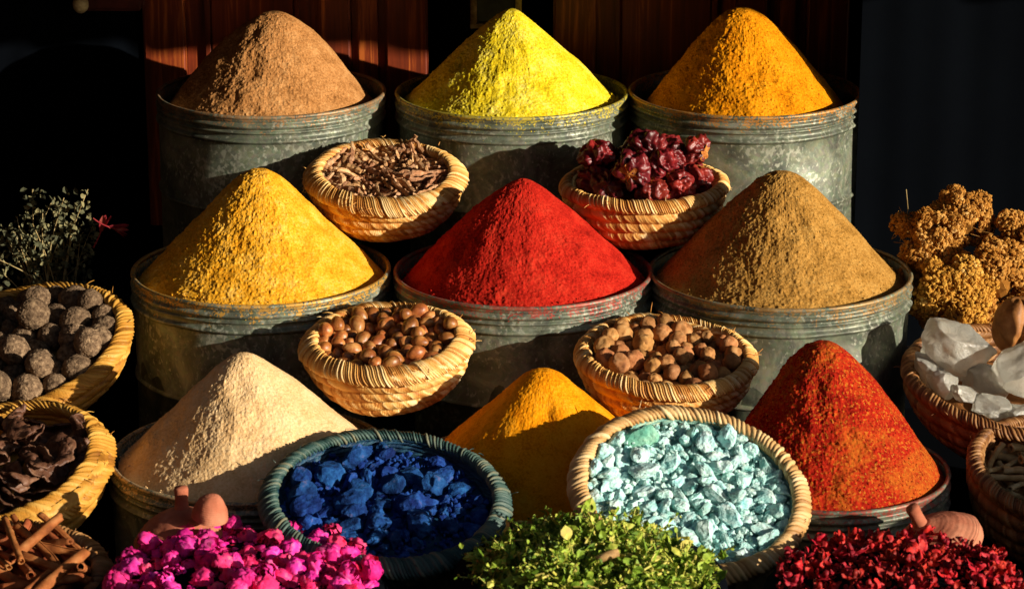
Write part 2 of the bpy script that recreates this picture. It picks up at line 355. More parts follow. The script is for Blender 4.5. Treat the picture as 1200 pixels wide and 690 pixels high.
# settled positions of the loose goods: variant, size, place, turn (quaternion)
POSES = {
 'ball': '0 .96 -.7575 -.2743 -.0636 .65 -.68 -.23 .25;1 .90 -.6655 -.2211 -.0296 .36 -.29 -.83 .32;2 .93 -.7038 -.1583 -.0194 .81 .43 .05 -.40;3 .78 -.7525 -.2323 -.0556 -.02 .96 .01 .28;4 .80 -.8356 -.1300 -.0406 .03 -.06 -.91 .42;0 .98 -.6659 -.1796 -.0152 .70 .32 -.63 .06;1 .86 -.7455 -.1509 -.0261 .17 .19 .97 -.05;2 .98 -.7053 -.1113 -.0036 .61 -.61 .12 -.48;3 .99 -.6250 -.2027 -.0106 .04 -.45 -.71 .54;4 1.02 -.8788 -.1338 -.0388 .75 -.19 -.20 .60;0 .79 -.6791 -.2922 -.0531 .33 -.33 -.82 .32;1 1.01 -.6694 -.1409 -.0005 .72 .34 -.60 -.09;2 .75 -.7858 -.1431 -.0339 .50 -.58 -.01 .64;3 .84 -.7229 -.1857 -.0338 .27 -.06 .04 -.96;4 .78 -.6200 -.1674 -.0023 .74 .12 .60 -.28;0 1.03 -.7967 -.2481 -.0628 .60 -.10 .57 -.55;1 1.04 -.7318 -.1470 .0143 .85 -.03 -.31 .42;2 .89 -.7533 -.0465 .0041 .88 .29 -.32 -.19;3 1.09 -.8553 -.0963 -.0216 .64 .76 .11 .04;4 .78 -.8234 -.0615 -.0168 .55 .73 -.19 -.37;0 .75 -.7900 -.0499 -.0063 .49 -.23 -.37 -.76;1 .98 -.7935 -.3009 -.0751 .32 -.05 .95 .03;2 1.01 -.7097 -.2264 -.0388 .92 .24 .10 .29;3 .93 -.7361 -.0840 .0179 .15 -.79 -.58 -.14;4 .85 -.8878 -.1709 -.0568 .57 -.01 -.43 .70;0 .98 -.6492 -.2645 -.0355 .52 -.51 -.46 .52;1 1.08 -.8487 -.1753 -.0472 .35 .34 -.01 -.87;2 .94 -.7662 -.1764 -.0379 .80 .20 -.30 -.49;3 .73 -.7753 -.1159 -.0240 -.04 .66 .24 .71;4 .74 -.8057 -.1694 -.0462 .51 -.55 -.41 .53;0 .79 -.7118 -.0546 .0109 .10 -.45 -.88 .05;1 1.06 -.7201 -.3023 -.0578 .17 -.79 .36 .47;2 .86 -.6497 -.1080 .0217 .79 -.31 -.25 .48;3 1.08 -.7641 -.3151 -.0423 .31 -.36 -.85 .24;4 .95 -.8604 -.2442 -.0755 .62 .70 -.07 .35;0 .72 -.6268 -.1323 .0062 .54 -.09 .71 .44;1 .86 -.7715 -.0804 -.0089 .12 -.07 -.03 -.99;2 1.07 -.7881 -.2074 -.0455 .20 -.92 .16 -.30;3 1.09 -.8154 -.1539 -.0101 -.15 .80 -.53 .24;4 .83 -.7042 -.2774 -.0238 .68 .73 .12 .03;0 1.02 -.6779 -.0798 .0141 .10 -.07 -.90 .41;1 .90 -.8320 -.2787 -.0761 .23 .05 -.09 -.97;2 .92 -.7423 -.1122 -.0118 .01 .86 -.49 .14;3 .94 -.6360 -.2396 -.0023 .82 .44 -.29 -.19;4 .73 -.7181 -.2610 -.0551 .13 -.46 .22 -.85;0 1.07 -.8757 -.2186 -.0367 .93 .24 -.26 .04;1 .75 -.6851 -.2537 -.0442 .72 -.13 -.13 -.67;2 .77 -.8816 -.2073 -.0729 .70 -.32 -.57 .29;3 1.03 -.8087 -.1031 -.0194 .33 .56 .39 .65;0 .97 -.8327 -.2142 -.0584 .84 .03 .43 .33;1 .95 -.7508 -.2183 -.0210 .40 .53 -.03 -.75',
 'blue': '0 .72 -.1800 -.7293 -.1168 .85 -.38 -.12 .35;1 .61 -.0764 -.6610 -.1110 -.02 .40 -.91 .12;2 .66 -.1875 -.6747 -.1016 .14 .06 .99 -.07;3 .48 -.1583 -.6978 -.1143 .00 .18 -.91 -.36;4 .49 -.1801 -.5279 -.0705 .14 -.76 .47 .42;5 .76 -.1371 -.5833 -.0878 .19 -.10 -.98 -.04;0 .56 -.1580 -.6466 -.1016 .32 .54 -.24 -.75;1 .76 -.1739 -.6486 -.1014 .89 -.01 .22 .39;2 .78 -.0724 -.6167 -.0974 .99 -.09 .09 .00;3 .85 -.2932 -.6167 -.0814 .08 .61 -.71 -.34;4 .49 -.1731 -.7534 -.1276 .53 -.37 .03 .76;5 .84 -.0994 -.5778 -.0866 .18 -.95 .25 -.12;0 .46 -.2009 -.5552 -.0796 .14 -.81 -.56 -.09;1 .53 -.1844 -.6292 -.0983 .19 .05 .13 .97;2 .48 -.0451 -.6577 -.1104 .08 -.09 -.32 .94;3 .88 -.2789 -.6762 -.0938 .96 -.04 -.12 .27;4 .89 -.1035 -.6180 -.0916 -.08 .86 -.31 -.39;5 .60 -.1032 -.5475 -.0803 .05 .24 -.97 -.04;0 1.03 -.2154 -.5487 -.0672 .86 -.35 -.12 .34;1 .47 -.2307 -.5793 -.0843 .70 .27 -.01 -.67;2 .46 -.1943 -.5679 -.0839 .18 .04 .37 -.91;3 .77 -.2209 -.7539 -.1165 .92 -.05 -.15 .36;4 .83 -.1830 -.7036 -.1083 .22 .69 .69 -.05;5 .67 -.1677 -.5814 -.0862 .68 .30 .02 .67;0 .55 -.2534 -.6799 -.1039 .19 -.32 .62 -.69;1 .77 -.0483 -.6817 -.1134 .29 .28 .20 -.89;2 .99 -.2877 -.6536 -.0901 .13 -.46 -.03 .88;3 .69 -.2187 -.7121 -.1125 .20 -.06 .92 -.34;4 .45 -.1257 -.6148 -.0964 .17 -.93 .01 .33;5 .45 -.2264 -.6355 -.0979 .40 .23 .05 .89;0 .49 -.0925 -.6580 -.1086 .59 .34 .52 .52;1 .95 -.1438 -.6695 -.1044 .33 -.15 .72 .59;2 .56 -.0442 -.6415 -.1036 .15 .34 -.32 -.87;3 1.01 -.1276 -.7004 -.1106 .28 -.58 -.65 .40;4 .70 -.2735 -.7053 -.1087 .74 -.28 .20 .57;5 .45 -.0701 -.5906 -.0939 .81 .23 -.10 -.52;0 .56 -.2233 -.6009 -.0871 .37 -.10 .57 -.73;1 .96 -.2179 -.6905 -.1052 .25 -.28 .67 .64;2 1.03 -.2216 -.6605 -.0983 .04 -.06 -.32 .94;3 .52 -.1554 -.7402 -.1196 .71 .37 .56 -.20;4 .84 -.1689 -.6139 -.0931 .11 .35 .34 -.86;5 .62 -.2505 -.7341 -.1164 .84 .32 .01 .44;0 .66 -.1994 -.5961 -.0859 .65 -.23 .48 -.54;1 .70 -.1120 -.6597 -.1078 .77 -.08 .15 .62;2 .45 -.1538 -.7198 -.1205 .74 -.17 .41 .51;3 .96 -.2534 -.5954 -.0794 .46 -.72 -.40 .34;4 .46 -.1251 -.7358 -.1266 .91 -.12 .39 .11;5 .47 -.2517 -.6558 -.1011 .45 .04 -.10 -.88;0 .87 -.1275 -.6492 -.0990 .92 -.39 .07 .08;1 .80 -.0561 -.6994 -.1180 .26 -.55 -.79 .00;2 .74 -.0824 -.7008 -.1144 .70 .60 .01 -.40;3 .71 -.2102 -.6234 -.0895 -.03 .30 .83 .48;4 .46 -.0948 -.6319 -.1045 .27 -.39 -.16 .87;5 .53 -.2430 -.6956 -.1104 -.04 .77 -.64 .08;0 .47 -.2046 -.7308 -.1206 .90 .25 .17 -.32;1 .67 -.1783 -.5415 -.0744 .18 -.41 .58 .68',
 'chile': '0 1.01 .2217 .0548 .1515 .96 -.06 -.29 .02;1 .97 .2669 .0722 .1562 .30 -.61 -.41 .60;2 .99 .1345 .1174 .1509 .62 -.55 .38 .42;3 .89 .2379 .0781 .1920 .19 .84 .50 .13;4 .90 .2320 .2193 .1534 .12 .74 .52 -.42;0 1.02 .2044 .1835 .1839 .12 -.20 -.97 .08;1 .94 .2276 .1108 .1525 .90 .11 -.27 -.33;2 1.02 .2323 .1661 .1484 .21 -.96 -.14 -.06;3 1.03 .2938 .1160 .1597 .93 -.05 .14 .32;4 1.05 .1814 .2105 .1534 .63 -.07 -.29 .71;0 .90 .1956 .1044 .1780 .17 -.13 .31 .93;1 1.04 .2816 .1882 .1591 .49 -.70 .16 -.49;2 .87 .1367 .1628 .1459 -.01 .33 -.93 .12;3 .93 .1797 .1447 .1528 .65 .63 .38 .19;4 .89 .2970 .1520 .1968 .19 .73 -.22 .62;0 1.06 .1563 .0797 .1554 .57 -.77 .28 .08;1 1.06 .1909 .0487 .1904 .54 .38 -.65 .38;2 .96 .2590 .1444 .1832 .56 -.52 -.24 .59;3 1.09 .2151 .1352 .2036 .32 .86 -.40 .01;4 .89 .1504 .1946 .1749 .90 -.18 -.37 -.14;0 .87 .2539 .2045 .1892 .30 -.31 .88 -.18;1 1.02 .1366 .1440 .1895 .18 .26 .93 -.17',
 'clove': '0 .95 -.1996 .0733 .1336 .76 -.44 -.42 .22;1 .89 -.1238 .0925 .1351 .05 .71 .70 .08;3 .76 -.1771 .1222 .1365 .08 -.36 .92 .12;6 .84 -.1760 .1824 .1502 .93 .05 .13 .34;7 .97 -.2167 .1745 .1484 .12 .73 -.63 -.23;0 .98 -.1184 .1875 .1506 .82 .26 -.14 -.49;1 1.02 -.2559 .1959 .1548 .21 -.92 .32 -.03;2 .78 -.2243 .0415 .1239 .09 -.14 -.98 .12;3 1.01 -.1536 .2134 .1565 .98 .01 -.01 -.18;4 .74 -.2418 .2049 .1547 .59 -.65 .40 -.27;5 .82 -.2072 .1695 .1449 .66 -.06 -.08 .75;6 .76 -.1258 .1690 .1459 .21 .01 .19 .96;7 1.03 -.2338 .1310 .1418 .12 -.33 -.88 .33;0 1.04 -.1552 .1888 .1570 .07 -.34 -.94 -.04;1 .87 -.1482 .2184 .1786 .21 -.46 -.41 -.76;2 1.09 -.2629 .1872 .1525 .33 .90 -.27 -.09;3 .76 -.2609 .2215 .1635 .51 .83 .17 .16;4 .74 -.2171 .2177 .1568 .69 -.33 .45 -.46;5 .98 -.2459 .0457 .1297 .25 -.14 -.55 .78;7 .92 -.1823 .2088 .1542 .93 -.06 .09 -.35;2 1.07 -.2834 .1345 .1430 .02 .27 .66 .70;3 .93 -.2296 .0799 .1299 .07 .78 .62 .06;4 .71 -.1662 .2035 .1539 .27 .28 .49 .78;5 .72 -.2527 .1526 .1426 .01 -.08 -.10 .99;6 .78 -.1519 .1769 .1470 .11 -.18 -.96 -.17;0 .85 -.1067 .1646 .1517 .13 -.58 -.78 -.22;1 1.08 -.1621 .0933 .1349 .83 .08 -.02 -.55;2 .94 -.3004 .1224 .1421 .50 .27 .37 .73;3 .70 -.1492 .1928 .1506 .81 .40 -.21 -.38;5 1.07 -.2462 .1126 .1349 .29 -.88 .34 -.14;6 1.09 -.2679 .1291 .1465 .24 -.56 -.69 .38;7 .82 -.2100 .0496 .1287 .15 .13 -.48 .85;0 1.01 -.1920 .1833 .1506 .00 .77 .64 -.01;1 .89 -.2626 .0597 .1273 .32 .10 .12 .93;2 .91 -.2404 .1976 .1614 .14 .38 .65 .64;3 .94 -.1475 .1383 .1398 .92 .03 -.10 .37;4 .71 -.1880 .0884 .1304 .74 -.04 -.11 .66;5 1.06 -.2574 .2083 .1727 .59 .04 -.46 .66;6 .73 -.1724 .0772 .1280 .72 -.16 .36 -.58;7 .76 -.2872 .1540 .1465 .13 .99 -.06 -.06;0 1.02 -.1666 .1699 .1472 .42 -.91 -.06 -.02;1 .99 -.1021 .1232 .1492 .41 -.52 .49 -.57;2 .96 -.1110 .1141 .1367 .74 -.17 -.17 .63;3 .94 -.2309 .1595 .1450 .30 .42 .68 .52;4 .73 -.1117 .1640 .1586 .69 -.53 .37 -.31;5 .83 -.2716 .0954 .1344 -.02 .93 .36 .08;6 .76 -.2460 .0876 .1311 .56 .21 -.05 -.80;7 .92 -.1914 .2369 .1742 .27 .18 .84 -.43;0 .99 -.1729 .2328 .1620 .09 .19 .73 .65;1 .75 -.2545 .1052 .1427 -.00 .24 .92 .32;2 .71 -.2090 .1128 .1350 .31 -.10 -.27 .91;3 .75 -.1018 .1299 .1392 .71 -.01 -.19 .68;4 .79 -.2665 .2144 .1711 .22 -.18 .76 -.59;5 .96 -.1778 .0749 .1266 .33 -.66 -.67 .07;6 1.00 -.2213 .1235 .1505 .14 -.46 -.85 .22;7 .89 -.1867 .1385 .1417 .05 .04 .95 -.31;0 .89 -.1845 .1629 .1572 .45 .09 .33 -.83;1 .76 -.2080 .1831 .1525 .70 .22 .20 .65;2 .71 -.1507 .1217 .1357 .01 .09 -.37 -.92;3 1.08 -.1408 .2075 .1644 .66 .71 -.20 -.16;4 .78 -.1552 .1551 .1424 .22 -.07 .58 -.78;5 .82 -.2649 .1341 .1508 .55 -.28 .13 .78;6 .97 -.1104 .0965 .1395 .44 -.76 -.45 .18;7 1.01 -.2107 .1019 .1368 .11 -.30 -.84 .43;0 .74 -.1276 .1802 .1495 .66 -.70 .17 -.21;1 .72 -.2398 .2151 .1580 .50 -.00 -.15 .85;2 .72 -.1541 .1468 .1407 .39 .03 .26 -.88;3 .83 -.1408 .1918 .1578 .42 .83 -.27 -.23;4 .71 -.2791 .1234 .1430 .21 -.21 -.92 .25;5 1.07 -.2242 .2135 .1557 .77 .17 .13 -.61;6 .74 -.1882 .0423 .1264 .90 -.32 .12 .27;7 .73 -.2562 .1732 .1482 .26 .13 .04 .96;0 .78 -.2087 .1998 .1605 .55 -.17 .18 -.80;1 .92 -.1380 .0847 .1325 .62 -.29 -.45 .57;2 .96 -.1231 .1471 .1476 .55 .64 -.51 -.18;3 .75 -.1752 .1625 .1442 .71 .70 -.05 -.05;4 1.01 -.2140 .1269 .1391 .40 -.17 -.44 .79;5 1.08 -.2423 .1052 .1369 .63 -.67 .24 -.30;6 .93 -.1616 .0502 .1260 .34 -.90 -.28 .02;7 .88 -.1141 .1017 .1527 .58 -.07 .30 -.75;0 .87 -.2794 .1818 .1527 .21 -.25 -.92 .22;1 .74 -.1638 .0798 .1281 .50 .12 .12 .85;2 .89 -.1505 .0992 .1324 .64 -.04 .26 -.72;3 .84 -.2015 .0834 .1302 .86 -.09 -.16 .48;4 1.04 -.2651 .0901 .1436 .53 -.81 .10 -.23;5 .77 -.1319 .1876 .1532 .14 -.93 .27 -.19;6 .97 -.1455 .0734 .1316 .34 -.62 .64 -.31;7 .93 -.1803 .1940 .1596 .59 -.08 .23 -.77;0 .89 -.2206 .0703 .1279 .60 .12 -.15 -.77;1 .97 -.2926 .1204 .1584 .76 -.29 -.12 .57;2 .81 -.1898 .1524 .1417 .31 -.93 -.18 -.00;3 .82 -.1481 .1293 .1429 .50 -.81 -.24 .20;4 1.08 -.1303 .0972 .1411 -.05 .71 -.69 .17;5 .91 -.1561 .1065 .1364 .12 -.47 -.85 .18;6 .86 -.1841 .2288 .1617 .85 -.45 .12 -.24;7 .74 -.2384 .0794 .1307 .27 .62 -.63 -.38;0 .82 -.2104 .2247 .1585 .58 .29 .06 .76;1 .79 -.1399 .1677 .1549 .35 -.88 .30 -.04;2 .87 -.2937 .1168 .1465 .44 .84 .27 -.17;3 .77 -.1835 .1478 .1438 .90 .40 .10 .13;4 .94 -.2667 .0623 .1408 .71 -.57 .13 -.38;5 1.08 -.2531 .2135 .1634 .27 .05 .38 -.88;6 1.04 -.2518 .1218 .1482 .84 .03 -.04 -.55;7 .95 -.1240 .1891 .1633 .39 -.85 .19 -.31;0 1.07 -.1096 .1260 .1515 .71 .40 .15 .57;1 .78 -.2681 .1953 .1617 .96 .23 .02 -.13;2 .92 -.2257 .1678 .1462 .22 -.58 -.78 .07;3 1.09 -.1783 .1292 .1478 .60 -.79 -.10 -.08;4 .89 -.2347 .1997 .1695 .06 -.42 -.81 -.41;5 .98 -.1806 .0603 .1361 .75 -.08 -.21 .62;6 .72 -.2430 .1640 .1529 .11 .20 -.19 -.95;7 .89 -.1206 .1294 .1403 .07 .71 -.69 -.14;0 1.02 -.1131 .1383 .1454 .62 .45 .34 .54;1 .85 -.2410 .1243 .1408 .72 -.57 .22 -.35;2 .73 -.1956 .2271 .1593 .05 -.20 -.72 -.66;3 1.01 -.2786 .1661 .1485 .04 .08 -.21 .97;4 .71 -.1954 .0676 .1341 .65 -.65 -.38 .00;6 1.10 -.1886 .2033 .1628 .72 -.43 -.31 .45;7 .75 -.1544 .2065 .1581 .15 .04 -.78 .61;0 .78 -.1184 .1934 .1581 .22 .39 .82 .37;1 1.07 -.1868 .1237 .1520 .41 -.08 -.20 .89;2 .85 -.2232 .0987 .1424 .44 -.17 -.88 .03;3 .74 -.2391 .0896 .1399 .03 -.03 .83 -.56;4 .80 -.2682 .0965 .1526 .09 .04 -.96 .25;5 .98 -.1220 .1104 .1521 .76 -.37 -.30 .44;6 .72 -.2318 .1211 .1509 .36 -.43 -.65 .53;7 .88 -.2407 .0554 .1292 .20 -.05 -.86 .47;0 1.08 -.1535 .1414 .1521 .30 .37 .71 .52;1 .99 -.2784 .1343 .1539 .89 .03 .03 .46;2 .76 -.2533 .1917 .1671 .52 -.12 .10 .84;3 .74 -.2229 .1619 .1532 .16 .60 .74 .26;4 1.00 -.1789 .2252 .1784 .36 -.85 -.19 -.34;5 .81 -.1482 .1051 .1402 .23 -.93 -.25 .15;6 1.00 -.2118 .1328 .1482 .36 .71 -.61 -.03;7 .72 -.2345 .0905 .1466 .33 -.80 .48 -.10;0 1.08 -.1799 .1466 .1539 .24 .93 -.11 -.24;1 .96 -.1306 .0966 .1562 .43 .43 -.43 -.66;2 1.00 -.1989 .1956 .1562 .10 .68 -.72 -.01;3 .89 -.1730 .1735 .1546 .29 .57 -.56 -.52;4 .84 -.1497 .1513 .1517 .22 .90 -.34 -.14;5 .90 -.2306 .0847 .1369 .94 -.31 .14 .03;6 .90 -.3054 .1331 .1510 .65 -.20 .37 -.63;7 1.03 -.1991 .1654 .1571 .21 -.50 .82 .18;0 .95 -.2430 .0588 .1413 .64 .07 .57 .51;1 .95 -.1674 .0640 .1375 .71 .15 -.02 .69;2 .99 -.2032 .2166 .1681 .31 .31 .63 .64;3 .86 -.1915 .1141 .1412 .15 .42 .79 .42;4 1.06 -.2590 .1347 .1613 .29 .84 .46 -.03;5 .82 -.1355 .1553 .1476 .35 -.33 -.86 .15;6 1.01 -.1581 .2219 .1739 .47 .24 -.71 .46;7 .81 -.2984 .0994 .1467 .78 -.33 .52 -.13;0 .85 -.2765 .0855 .1380 .05 -.23 .10 -.97;1 .72 -.1378 .1246 .1443 .98 -.02 -.08 .16;2 .81 -.2054 .0853 .1390 .94 .18 -.26 -.11;3 .78 -.2313 .0478 .1338 .29 .91 -.18 -.23;4 .74 -.2722 .1572 .1534 .12 -.16 .77 -.60;5 .93 -.1815 .1949 .1678 .45 -.50 -.73 .14;6 .83 -.2750 .1107 .1501 .60 .39 -.13 .69;7 .83 -.1693 .1068 .1430 .65 -.17 .08 -.74;0 .96 -.1852 .0677 .1326 .86 .32 -.06 .40;1 .96 -.2875 .1772 .1617 .45 .20 .01 -.87;2 .98 -.2662 .0816 .1412 .13 -.08 .08 -.99;3 1.01 -.2004 .1037 .1420 .21 .18 .17 .95;4 1.09 -.1769 .0815 .1511 .47 -.32 -.64 .51;5 .79 -.2209 .1341 .1538 .82 -.47 .18 -.26;6 .87 -.2170 .2064 .1624 .68 .24 .12 .69;7 .97 -.1685 .1528 .1637 .11 .88 .45 .10;0 1.01 -.1613 .2067 .1717 .84 -.17 .15 -.49;1 .71 -.1726 .0565 .1275 .19 .04 .09 -.98;2 1.04 -.1994 .1246 .1601 .19 -.80 .56 .05;3 .84 -.1667 .1722 .1627 .10 -.53 .63 -.55;4 .82 -.2204 .0760 .1431 .78 -.17 -.12 .59;5 .79 -.2514 .1804 .1604 .91 -.25 -.12 .31;6 .98 -.1443 .0734 .1424 .71 -.32 .42 -.46;7 .87 -.2326 .0613 .1393 .56 -.46 .26 -.64;0 .83 -.2030 .2259 .1744 .05 .48 .88 .05;1 .85 -.1427 .1810 .1647 .85 -.48 .04 -.20;2 .76 -.2322 .1433 .1494 .16 .23 .93 -.22;3 .83 -.1837 .1014 .1472 .42 .65 -.33 -.54;4 1.00 -.2861 .1878 .1735 .44 -.12 .56 -.69;5 .77 -.2591 .1547 .1508 .22 -.56 .78 .17;6 .73 -.2397 .1139 .1429 .38 -.24 -.36 .82;7 .86 -.2260 .2199 .1641 -.01 .65 .75 .14;0 .91 -.1473 .1744 .1637 .89 .39 -.10 -.23;1 .89 -.2614 .1906 .1728 .67 .07 .30 -.68;2 .80 -.2144 .1670 .1557 .71 -.00 .16 -.69;3 .84 -.1755 .1340 .1540 .30 .91 -.28 .02;4 .74 -.1560 .0856 .1474 .20 -.52 -.82 -.12;5 .79 -.2021 .1970 .1617 .76 -.24 -.12 .59;6 1.04 -.2666 .1028 .1481 .50 .24 -.35 .76;7 .75 -.2842 .1734 .1535 .12 -.98 .14 -.09;0 .77 -.2862 .1577 .1547 .19 -.13 .46 -.86;1 .73 -.1200 .1601 .1652 .06 -.06 -.92 .37;2 .76 -.2337 .2028 .1613 .08 .36 .71 .60;3 1.04 -.1751 .1986 .1689 .37 .59 .64 .33;4 .85 -.1671 .0446 .1408 .13 .18 -.93 -.30;5 .75 -.1973 .0541 .1325 .47 -.78 .40 -.14;6 1.07 -.2267 .1692 .1620 .12 -.92 .32 -.21;7 .81 -.1161 .1513 .1597 .09 -.17 -.63 .75;0 .90 -.1463 .1081 .1484 .66 .30 -.24 -.65;1 1.07 -.1421 .1581 .1623 .48 -.10 -.71 .51;2 1.10 -.1886 .0513 .1411 .24 .49 -.69 -.47;3 1.09 -.2132 .1896 .1686 .45 .31 .34 .77;4 1.07 -.1643 .0826 .1532 .71 .53 -.13 -.45;5 .77 -.2168 .0619 .1340 .35 -.18 -.29 .87;6 .99 -.2116 .0386 .1354 .18 .28 -.37 .87;7 .71 -.1864 .1668 .1651 .87 -.09 -.36 .32;0 1.08 -.3035 .1374 .1611 .55 -.50 .40 -.54;1 .83 -.2513 .0755 .1377 .90 -.37 -.14 -.17;2 .93 -.2014 .1236 .1519 .12 -.56 -.77 -.27;3 .93 -.2274 .2266 .1768 .45 -.02 -.57 -.68;4 .98 -.2104 .0651 .1470 .47 -.58 .58 -.33;5 .77 -.2466 .1655 .1574 .59 -.23 -.10 .77;6 .91 -.1549 .1046 .1503 .88 .04 -.03 -.48;7 .81 -.2886 .1569 .1642 .08 .13 -.45 .88;0 .78 -.1424 .1968 .1693 .91 -.01 .12 -.38;1 .81 -.1827 .2174 .1802 .22 -.08 -.34 .91;2 .95 -.1546 .1539 .1630 .68 .32 -.48 -.45;3 .89 -.2421 .1395 .1525 .75 .43 .27 .43;4 1.01 -.1398 .1363 .1614 .02 -.06 -.58 .81;5 .97 -.2704 .1823 .1645 .19 -.78 .56 .22;6 .98 -.2013 .0728 .1423 .05 -.30 .14 .94;7 .79 -.2714 .1397 .1621 .56 -.17 .11 -.80;0 .88 -.2871 .1024 .1475 .69 .55 .31 .35;1 1.01 -.2637 .0724 .1514 .66 -.68 .22 -.21;2 .95 -.2095 .0470 .1359 .46 -.88 .10 .10;3 1.07 -.1420 .1189 .1573 .57 .80 .15 .12;4 .95 -.1341 .0644 .1511 .27 -.21 .67 -.66;5 .92 -.1209 .1672 .1514 .30 -.31 -.72 .54;6 1.07 -.2034 .1910 .1705 .53 -.03 .21 .82;7 1.06 -.2629 .1597 .1646 .17 .21 .68 .68;0 .76 -.2305 .2077 .1666 .34 .39 .58 .64;1 .95 -.2284 .1571 .1614 .56 -.70 .40 -.18;2 .74 -.2937 .1482 .1452 .06 -.19 -.75 -.63;3 .72 -.1748 .1212 .1451 .77 .59 -.21 .11;4 .99 -.1914 .1290 .1644 .13 -.88 .44 -.14;5 .76 -.1317 .1364 .1525 .28 -.45 -.83 .19;6 .88 -.2200 .2163 .1723 .90 -.35 .11 -.23;7 .87 -.1641 .1779 .1724 .46 -.51 .55 -.47;0 .97 -.2292 .1825 .1694 .25 .18 -.14 .94;1 .70 -.1995 .1023 .1526 .78 -.36 .36 -.36',
